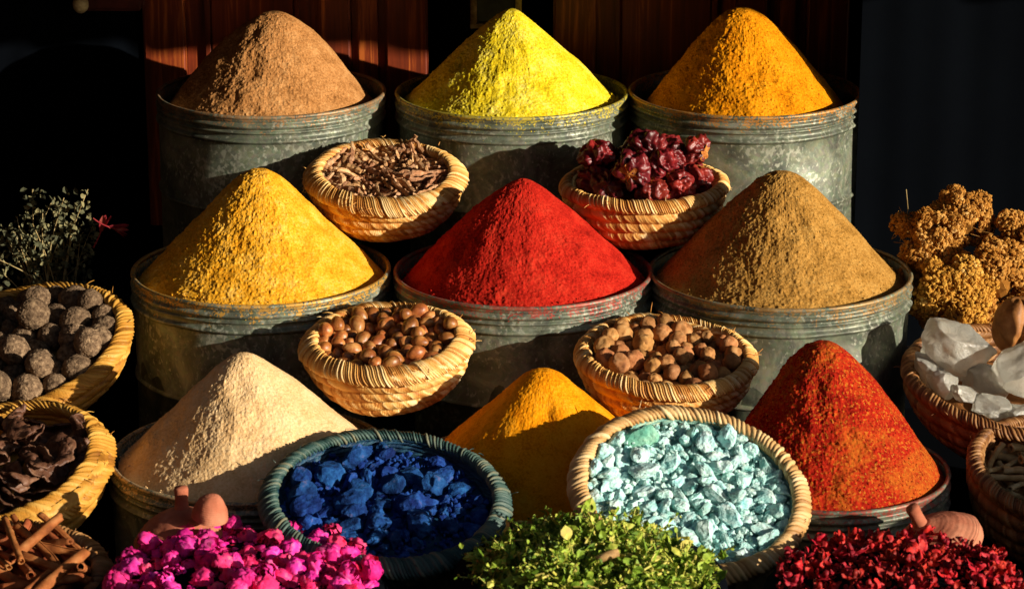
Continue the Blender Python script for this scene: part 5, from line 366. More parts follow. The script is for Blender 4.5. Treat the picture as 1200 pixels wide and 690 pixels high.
 'roselle': '0 1.04 .4642 -1.0048 -.1170 .30 -.87 -.06 -.37;1 .96 .6317 -.8986 -.1157 .18 .37 -.90 .11;2 1.00 .4936 -.8445 -.0989 .10 .47 .88 -.05;3 .79 .5213 -.9116 -.1036 .14 -.02 -.99 -.10;4 .82 .5154 -.7129 -.1215 .21 .43 .88 -.05;5 1.07 .5597 -.7164 -.1138 .41 .23 -.26 .85;0 .90 .5404 -.8009 -.0956 .49 .12 -.24 -.83;1 1.07 .4596 -.7823 -.1080 .07 -.94 -.31 -.14;2 1.09 .6466 -.8079 -.1115 .78 .41 .15 .46;3 1.13 .4106 -.7622 -.1166 .16 .16 -.97 -.08;4 .81 .5135 -1.0078 -.1219 .02 -.93 .33 .16;5 1.13 .6337 -.7754 -.1095 .31 -.61 .66 -.32;0 .75 .4683 -.7637 -.1101 .20 .60 -.77 .12;1 .87 .4753 -.8042 -.1041 .13 -.12 -.98 .13;2 .79 .6664 -.8418 -.1154 .39 .62 .40 .56;3 1.15 .4071 -.8349 -.1096 .02 -.84 -.52 -.18;4 1.16 .5768 -.7355 -.1192 .01 .02 .99 .16;5 .94 .5962 -.7500 -.1088 .61 -.61 .50 .06;0 1.24 .3796 -.7722 -.1156 .08 .96 -.19 -.20;1 .78 .4066 -.7433 -.1240 .19 -.51 -.84 .01;2 .75 .4874 -.7612 -.1092 .02 .40 -.80 .44;3 1.08 .4469 -.9911 -.1194 .01 -.80 .60 -.03;4 1.12 .4961 -.9835 -.1025 1.00 -.03 .02 .08;5 1.00 .5443 -.7261 -.1098 .13 .87 .43 .18;0 .89 .4007 -.9413 -.1076 .80 -.13 .18 -.56;1 1.08 .6575 -.8849 -.1096 .97 -.10 -.04 -.19;2 1.22 .3558 -.8410 -.1119 .26 -.80 .37 .40;3 1.02 .4396 -.9407 -.1057 .31 .90 -.19 -.23;4 .72 .5563 -.7755 -.1104 .14 .75 .62 .20;5 .72 .4453 -.8648 -.1013 .15 -.16 -.90 .37;0 .81 .5926 -.8449 -.1054 .54 .16 -.79 -.23;1 1.20 .6120 -.8594 -.1105 .27 -.47 -.84 .06;2 .91 .6453 -.8374 -.1109 .49 -.09 -.34 -.80;3 1.23 .5492 -.9294 -.1069 .17 -.26 -.93 -.20;4 1.03 .3783 -.9356 -.1094 .64 -.22 -.28 .68;5 .70 .5777 -.7938 -.1056 .48 -.64 -.18 -.57;0 .91 .4360 -.8014 -.0940 .81 .55 .21 .02;1 1.20 .4350 -.9120 -.1074 .08 .13 -.98 .09;2 1.24 .3917 -.8572 -.1044 .30 -.78 .40 .37;3 .86 .5268 -1.0001 -.1186 .16 -.21 -.94 -.20;4 1.13 .5391 -.7961 -.0977 .68 .65 .33 .12;5 .96 .3900 -.9583 -.1166 .11 .48 -.44 .75;0 .99 .4839 -.7801 -.1054 .22 .75 -.62 .08;1 1.02 .5787 -.8420 -.1056 .16 -.94 -.30 -.05;2 .71 .5221 -.9557 -.1095 .05 -.36 .92 -.17;3 1.20 .4115 -.7498 -.0996 .26 .96 -.00 -.06;4 .74 .5809 -.9791 -.1186 .04 .34 -.90 -.27;5 .78 .3612 -.8703 -.1154 .19 -.32 -.73 -.58;0 1.15 .5691 -.8154 -.1024 .54 .72 -.44 .02;1 1.10 .6529 -.8616 -.1164 .54 .64 -.36 -.42;2 1.06 .6096 -.8994 -.1107 .05 -.97 -.20 .15;3 1.04 .4460 -.8405 -.1044 .10 .05 -.99 -.12;4 .74 .5895 -.8280 -.1084 .47 .78 -.25 -.32;5 .87 .3964 -.9196 -.1096 .22 -.53 .09 -.82;0 .78 .4103 -.9264 -.1108 .33 -.38 -.80 -.33;1 1.00 .4883 -.7106 -.1162 .53 .83 -.13 -.06;2 1.11 .5499 -.7461 -.1035 .51 .75 -.21 -.36;3 .77 .4278 -.8797 -.1073 .12 .84 -.52 .11;4 .72 .4924 -.8962 -.1024 .09 .88 -.45 -.11;5 .76 .6426 -.8625 -.1143 .65 -.73 .06 -.19;0 .83 .4409 -.7512 -.1138 .32 .92 .03 .23;1 1.06 .5574 -.9706 -.1062 .22 .30 -.54 -.76;2 1.11 .4377 -.7817 -.1032 .49 -.46 .71 .18;3 .96 .5196 -.8165 -.1015 .09 -.25 -.96 .00;4 .96 .5601 -.8150 -.0936 .51 -.36 .78 -.02;5 .78 .5292 -.7362 -.1126 .69 .11 -.66 .27;0 .72 .5780 -.8927 -.1048 .04 -.93 -.17 .32;1 1.22 .6007 -.7431 -.1140 .31 .53 .12 -.78;2 .81 .5769 -.8649 -.1004 .25 .68 .68 .12;3 .87 .4297 -.8460 -.1021 .18 -.92 .31 -.13;4 1.07 .6188 -.9558 -.1178 .27 .51 -.53 -.62;5 1.13 .5079 -.8905 -.0949 .25 .81 -.13 .51;0 .75 .6269 -.7960 -.1169 .27 .18 -.95 -.04;1 .73 .4693 -.8177 -.1029 .26 -.57 -.78 -.03;2 .72 .5602 -.8784 -.1029 .02 -.86 .48 .14;3 .87 .5891 -.7830 -.1035 .08 .68 .73 .04;4 .71 .3929 -.9014 -.1093 .10 .83 -.27 .48;5 1.20 .4334 -.7292 -.1082 .90 -.14 .25 .33;0 .75 .5480 -1.0101 -.1226 .31 .88 -.36 .07;1 .75 .4170 -.8129 -.1102 .03 -.87 .37 -.34;2 .81 .5184 -.7594 -.1028 .66 -.66 -.37 -.02;3 1.01 .6053 -.9791 -.1119 .70 .61 -.04 .37;4 1.06 .6506 -.8764 -.1062 .18 .43 -.76 -.44;5 .77 .5537 -.8451 -.0989 .62 -.79 -.06 -.00;0 1.12 .4801 -.9048 -.0960 .29 .67 .33 .60;1 1.22 .4817 -.9243 -.0996 .35 -.91 .10 .18;2 1.02 .5623 -.9976 -.1153 .07 .86 -.47 -.17;3 .95 .6437 -.9088 -.1205 .14 -.84 -.52 -.01;4 .94 .3904 -.8040 -.1162 .22 .45 .85 .17;5 .76 .5255 -.9285 -.1019 .61 .35 -.43 -.57;0 .97 .5800 -.9104 -.1062 .33 .32 -.85 -.26;1 .90 .5048 -.9172 -.1035 .26 -.79 -.54 -.11;2 1.17 .3912 -.9237 -.0938 .05 -.69 .70 .17;3 .79 .5786 -.7780 -.1118 .17 -.39 -.90 .02;4 1.08 .5878 -.9860 -.1131 .45 -.41 -.58 -.54;5 1.02 .5653 -.7887 -.0992 .17 -.26 -.87 .37;0 .96 .4785 -.9915 -.1110 .04 .63 -.69 .36;1 1.07 .3711 -.8843 -.1141 .03 -.85 -.51 .07;2 .86 .5381 -.8318 -.1011 .01 .99 .05 -.10;3 .87 .6042 -.8395 -.1058 .69 -.24 -.67 .16;4 1.23 .6210 -.9283 -.1029 .43 -.20 .28 -.83;5 .98 .5033 -.9499 -.1001 .06 .86 .38 -.34;0 .91 .5985 -.7433 -.1022 .18 -.10 -.98 .03;1 .76 .4832 -1.0071 -.1150 .50 .59 .38 .51;2 .87 .4918 -.7258 -.1159 .08 -.11 .99 -.10;3 .82 .5944 -.8004 -.1069 .51 .79 .32 -.12;4 .93 .3475 -.8837 -.1155 .61 .09 -.78 -.12;5 .80 .5614 -.8620 -.0970 .71 .60 -.34 .13;0 1.03 .4233 -.9327 -.1073 .38 -.06 -.89 -.23;1 1.23 .4667 -.7176 -.1097 .51 .78 -.36 .04;2 1.16 .4469 -.8270 -.0946 .37 .89 .08 -.24;3 1.04 .6050 -.7773 -.1158 .23 .95 -.18 .08;4 1.21 .6284 -.8696 -.1044 .16 .84 -.35 -.40;5 .81 .4071 -.7844 -.1114 .46 .36 -.62 .53;0 1.00 .4862 -.8217 -.0987 .39 .08 -.87 -.30;1 1.23 .5419 -.8804 -.1012 .06 .71 -.69 .15;2 .96 .4156 -.7427 -.1111 .01 -.30 -.90 .33;3 1.08 .5308 -.9643 -.1068 .20 -.83 -.52 .03;4 .73 .4246 -.8239 -.1032 .41 .50 -.73 -.25;5 .96 .5909 -.8714 -.1025 .11 -.74 -.40 -.53;0 1.15 .6527 -.8268 -.1094 .43 .48 -.74 .18;1 .91 .4599 -.8747 -.1022 .04 -.80 .55 -.23;2 .75 .5002 -.7077 -.1129 .63 .31 -.65 -.30;3 1.13 .3921 -.7922 -.1034 .35 .65 .63 .25;4 .71 .5319 -.9421 -.0993 .43 .13 -.29 -.84;5 1.25 .5028 -1.0074 -.0969 .60 -.71 -.01 -.37;0 1.25 .5269 -.7428 -.0964 .01 -.96 -.27 -.06;1 .77 .5601 -.7600 -.1124 .21 -.25 -.93 .15;2 .81 .6312 -.8186 -.1128 .20 -.94 .15 -.25;3 1.21 .5329 -.8551 -.1004 .23 .97 .03 .07;4 .91 .5272 -.9459 -.0983 .35 .88 .23 .24;5 .76 .4066 -.9533 -.1068 .47 .72 -.51 -.05;0 .83 .4514 -.8968 -.1026 .51 .71 -.49 -.07;1 1.09 .6417 -.8531 -.0954 .80 .31 -.51 -.05;2 .73 .4810 -.8597 -.1003 .20 -.01 .98 -.01;3 .95 .4269 -.9849 -.1170 .24 .66 .67 .22;4 1.22 .6122 -.8871 -.0956 .27 .40 .82 .30;5 1.10 .4054 -.9033 -.1056 .44 .41 -.79 .12;0 .78 .4342 -.7704 -.1070 .80 .22 -.05 .56;1 .75 .4588 -.8090 -.1050 .38 .83 .40 .05;2 1.11 .5350 -.7192 -.1063 .56 .79 .03 .23;3 .84 .5960 -.9584 -.1022 .05 .32 -.91 -.24;4 1.11 .4877 -.8790 -.0871 .04 .63 -.69 -.35;5 .72 .4656 -.8887 -.0961 .54 -.34 -.04 -.77;0 1.22 .5448 -.8430 -.0872 .38 .44 -.81 -.05;1 1.06 .5936 -.9196 -.1068 .53 -.25 -.81 -.06;2 1.11 .5103 -.7814 -.1052 .05 .94 -.33 -.06;3 .96 .5260 -.7787 -.0976 .39 .88 .27 -.04;4 .89 .6317 -.8586 -.0923 .61 .74 -.21 .19;5 .97 .4599 -.9335 -.0976 .03 -.60 -.26 .76;0 .97 .3594 -.8998 -.1195 .09 .57 .63 .53;1 1.16 .5029 -.7829 -.0904 .12 -.69 .68 -.21;2 1.05 .4086 -.9729 -.1078 .01 -.35 .93 -.06;3 1.05 .5775 -.9455 -.1123 .14 .90 -.40 .02;4 1.10 .5016 -.7417 -.1020 .66 .43 -.45 .42;5 .93 .5443 -.8984 -.0957 .10 -.81 .57 -.07;0 1.19 .4430 -.8881 -.0941 .01 -.15 .99 -.02;1 .86 .5801 -.7636 -.1090 .39 .83 -.26 .29;2 1.12 .5637 -.7196 -.0997 .02 -.05 .96 .27;3 .85 .3665 -.9185 -.1111 .25 .17 .81 .50;4 .91 .4070 -.9755 -.1218 .17 .12 .94 .26;5 .73 .5951 -.8847 -.1058 .56 -.41 -.61 -.39;0 .86 .5023 -.9377 -.1004 .39 .12 -.81 .42;1 .81 .4616 -.9833 -.1077 .84 .18 -.26 .44;2 .75 .3725 -.8022 -.1135 .15 .63 -.70 -.31;3 1.02 .5587 -.7445 -.0888 .27 .94 -.12 .19;4 .89 .4147 -.9077 -.1028 .42 -.23 -.81 -.34;5 .88 .5662 -.8955 -.0993 .36 -.29 -.78 -.42;0 1.06 .4512 -1.0016 -.1026 .34 .50 -.80 -.02;1 1.06 .3730 -.7912 -.0989 .25 -.74 .38 -.50;2 1.09 .3880 -.9520 -.1022 .25 .59 .76 -.10;3 1.12 .5296 -.8939 -.0880 .11 .61 .67 .41;4 1.24 .5774 -.9340 -.0967 .08 .56 .79 .21;5 .83 .4806 -.8461 -.0889 .14 -.54 -.20 -.80;0 .94 .4742 -.7380 -.1125 .17 .80 .43 .38;1 1.08 .5703 -.8261 -.0985 .45 -.64 .59 .20;2 1.12 .5791 -.7385 -.1023 .08 .45 -.89 .01;3 .71 .5432 -.9862 -.1158 .21 .74 .62 .14;4 1.17 .4788 -.8685 -.0965 .01 -.97 -.22 -.09;5 .89 .5104 -.8712 -.0949 .54 -.11 -.78 -.30;0 .87 .4879 -.9484 -.1058 .27 -.92 .02 -.29;1 .82 .4310 -.8033 -.1027 .69 -.45 .53 .18;2 1.08 .5984 -.9496 -.1145 .07 -.89 .42 .17;3 .93 .4585 -.9620 -.1038 .31 -.58 -.18 -.74;4 .88 .5221 -.7301 -.1076 .46 -.24 .82 .25;5 .90 .6273 -.7623 -.1152 .18 -.54 .42 -.70;0 .78 .4714 -.8316 -.1003 .12 -.46 -.81 -.34;1 .88 .5135 -.8397 -.0997 .14 .34 -.91 .19;2 1.12 .3627 -.8101 -.1110 .47 -.60 .02 -.64;3 .79 .4126 -.7952 -.1001 .07 -.44 -.87 -.21;4 .74 .4558 -.9117 -.1035 .21 .80 -.44 -.35;5 .92 .4545 -.7173 -.1171 .21 .74 .36 .53;0 .99 .5905 -.8134 -.1041 .34 .11 -.91 .22;1 .96 .4757 -.7928 -.0923 .03 -.72 -.69 .00;2 .83 .4950 -.8122 -.0929 .67 .72 -.07 -.19;3 .89 .5636 -.8810 -.0929 .32 .60 -.74 -.01;4 .75 .5627 -.9164 -.1025 .27 .83 .30 -.38;5 .83 .4936 -.7990 -.0976 .06 .83 .52 -.19;0 1.17 .3625 -.8894 -.0996 .10 .26 -.93 -.25;1 .77 .3662 -.7871 -.1196 .16 .11 -.94 -.28;2 .80 .3846 -.8466 -.1133 .20 -.81 .44 -.35;3 .74 .6401 -.7805 -.1000 .05 .98 -.19 .02;4 .79 .4538 -.7751 -.1064 .41 .58 -.53 .46;5 1.17 .5475 -.7638 -.0976 .09 .31 -.26 .91;0 .90 .5433 -1.0072 -.1127 .04 .02 -.98 -.18;1 .77 .5045 -.9896 -.1046 .06 -.78 .62 -.02;2 1.21 .4476 -.8122 -.0899 .51 .79 .29 -.17;3 .86 .6235 -.8406 -.1043 .70 -.12 -.41 .57;4 .98 .6497 -.9332 -.1141 .29 .74 -.08 .60;5 1.21 .6020 -.8590 -.0910 .39 -.04 -.83 .39;0 1.24 .5170 -.9324 -.0885 .25 .88 .29 .28;1 1.24 .4412 -.7597 -.0964 .02 -.22 .98 -.01;2 1.21 .5521 -.9988 -.0998 .01 -.87 .48 -.06;3 .80 .4756 -.9838 -.0995 .10 .98 .12 .14;4 1.10 .4875 -1.0036 -.1121 .19 .50 -.45 -.71;5 .72 .5327 -.7062 -.1180 .29 .92 -.01 .27;0 1.23 .3498 -.8641 -.0988 .54 -.01 -.83 -.14;1 .87 .4257 -.9524 -.1147 .31 -.50 .80 -.10;2 1.02 .5357 -.8162 -.0818 .27 .46 -.29 .79;3 1.02 .4962 -.7177 -.1035 .18 .38 -.87 -.25;4 1.09 .5247 -.9966 -.1062 .28 .51 .77 .26;5 .80 .4200 -.8614 -.1014 .13 -.09 .85 -.50;0 .99 .5364 -.9205 -.0912 .16 .92 -.15 .33;1 .85 .3566 -.8307 -.1220 .13 -.93 .18 -.31;2 .81 .6147 -.7591 -.1043 .80 .15 -.58 -.00;3 .85 .6033 -.7672 -.1026 .20 -.00 -.98 -.06;4 1.04 .6441 -.8009 -.0993 .07 .89 -.24 -.38;5 .96 .4355 -.8624 -.0887 .51 -.20 .83 -.07;0 1.12 .6338 -.9023 -.0998 .00 .23 -.87 -.44;1 1.08 .4138 -.7739 -.1018 .03 .55 -.82 .13;2 1.09 .4356 -.9685 -.0987 .01 -.27 -.95 -.16;3 .82 .4053 -.8844 -.1109 .04 .84 .45 .29;4 .94 .3782 -.9103 -.1111 .42 .78 .25 .39;5 1.13 .4287 -.9940 -.0965 .78 .59 .19 .06;0 1.04 .4737 -1.0081 -.0967 .29 .93 -.12 .22;1 1.20 .6339 -.8257 -.0965 .16 -.50 .85 -.01;2 1.05 .5616 -.9628 -.1031 .39 .83 .40 -.02;3 1.01 .6204 -.8086 -.1100 .08 .92 -.01 .39;4 1.21 .4877 -.7632 -.0963 .08 .39 .86 -.32;5 1.19 .4078 -.8417 -.0888 .08 -.74 -.09 -.66;0 .78 .4350 -.7430 -.1037 .10 .95 -.30 .04;1 1.05 .4649 -.8544 -.0955 .23 .80 .47 .30;2 .76 .3984 -.8099 -.1061 .08 -.60 -.79 .09;3 .72 .5932 -.9009 -.1003 .11 -.23 -.95 -.16;4 1.11 .4965 -.8396 -.0862 .32 .93 -.11 -.15;5 .78 .6208 -.8427 -.0930 .38 -.23 -.11 .89;0 .95 .4561 -.7373 -.1132 .60 .73 .03 .32;1 .93 .5761 -.7661 -.0962 .27 -.38 -.88 -.05;2 1.07 .4070 -.8816 -.0964 .03 .16 .97 -.16;3 .71 .4631 -.9493 -.1100 .05 .84 .52 .15;4 1.17 .4571 -.9229 -.0923 .04 -.25 .97 .07;5 1.09 .6172 -.7915 -.0981 .04 -.82 -.35 -.45;0 1.16 .4666 -.9518 -.0970 .15 .80 -.58 -.04;1 .95 .6294 -.9453 -.1068 .22 -.97 -.02 .12;2 1.18 .3761 -.8463 -.0967 .32 -.81 .27 -.40;3 1.16 .6343 -.9290 -.0990 .05 .15 -.97 -.19;4 1.07 .5773 -.8522 -.0899 .12 .12 .97 .18;5 .91 .5154 -.7508 -.1044 .19 .22 .96 -.01;0 .72 .5274 -.8902 -.0986 .39 -.83 -.36 -.14;1 .96 .4786 -.9657 -.1110 .19 .97 -.11 .14;2 1.22 .5222 -.8565 -.0855 .13 .98 .14 .08;3 .79 .5804 -.9754 -.1096 .32 .91 -.23 .10;4 .90 .4703 -.7665 -.0996 .26 .82 -.51 -.05;5 .96 .6559 -.9051 -.1024 .10 -.33 -.93 .16;0 1.13 .5011 -.9137 -.0905 .28 .16 -.94 .10;1 .88 .5060 -.8234 -.0936 .11 .91 .38 -.12;2 1.07 .5928 -.9752 -.0935 .24 -.38 .89 .05;3 1.05 .4581 -.7450 -.1040 .05 .70 -.64 -.30;4 .86 .4322 -.9585 -.1084 .08 .88 -.25 -.39;5 1.06 .3839 -.8258 -.1095 .51 .17 -.84 -.03',
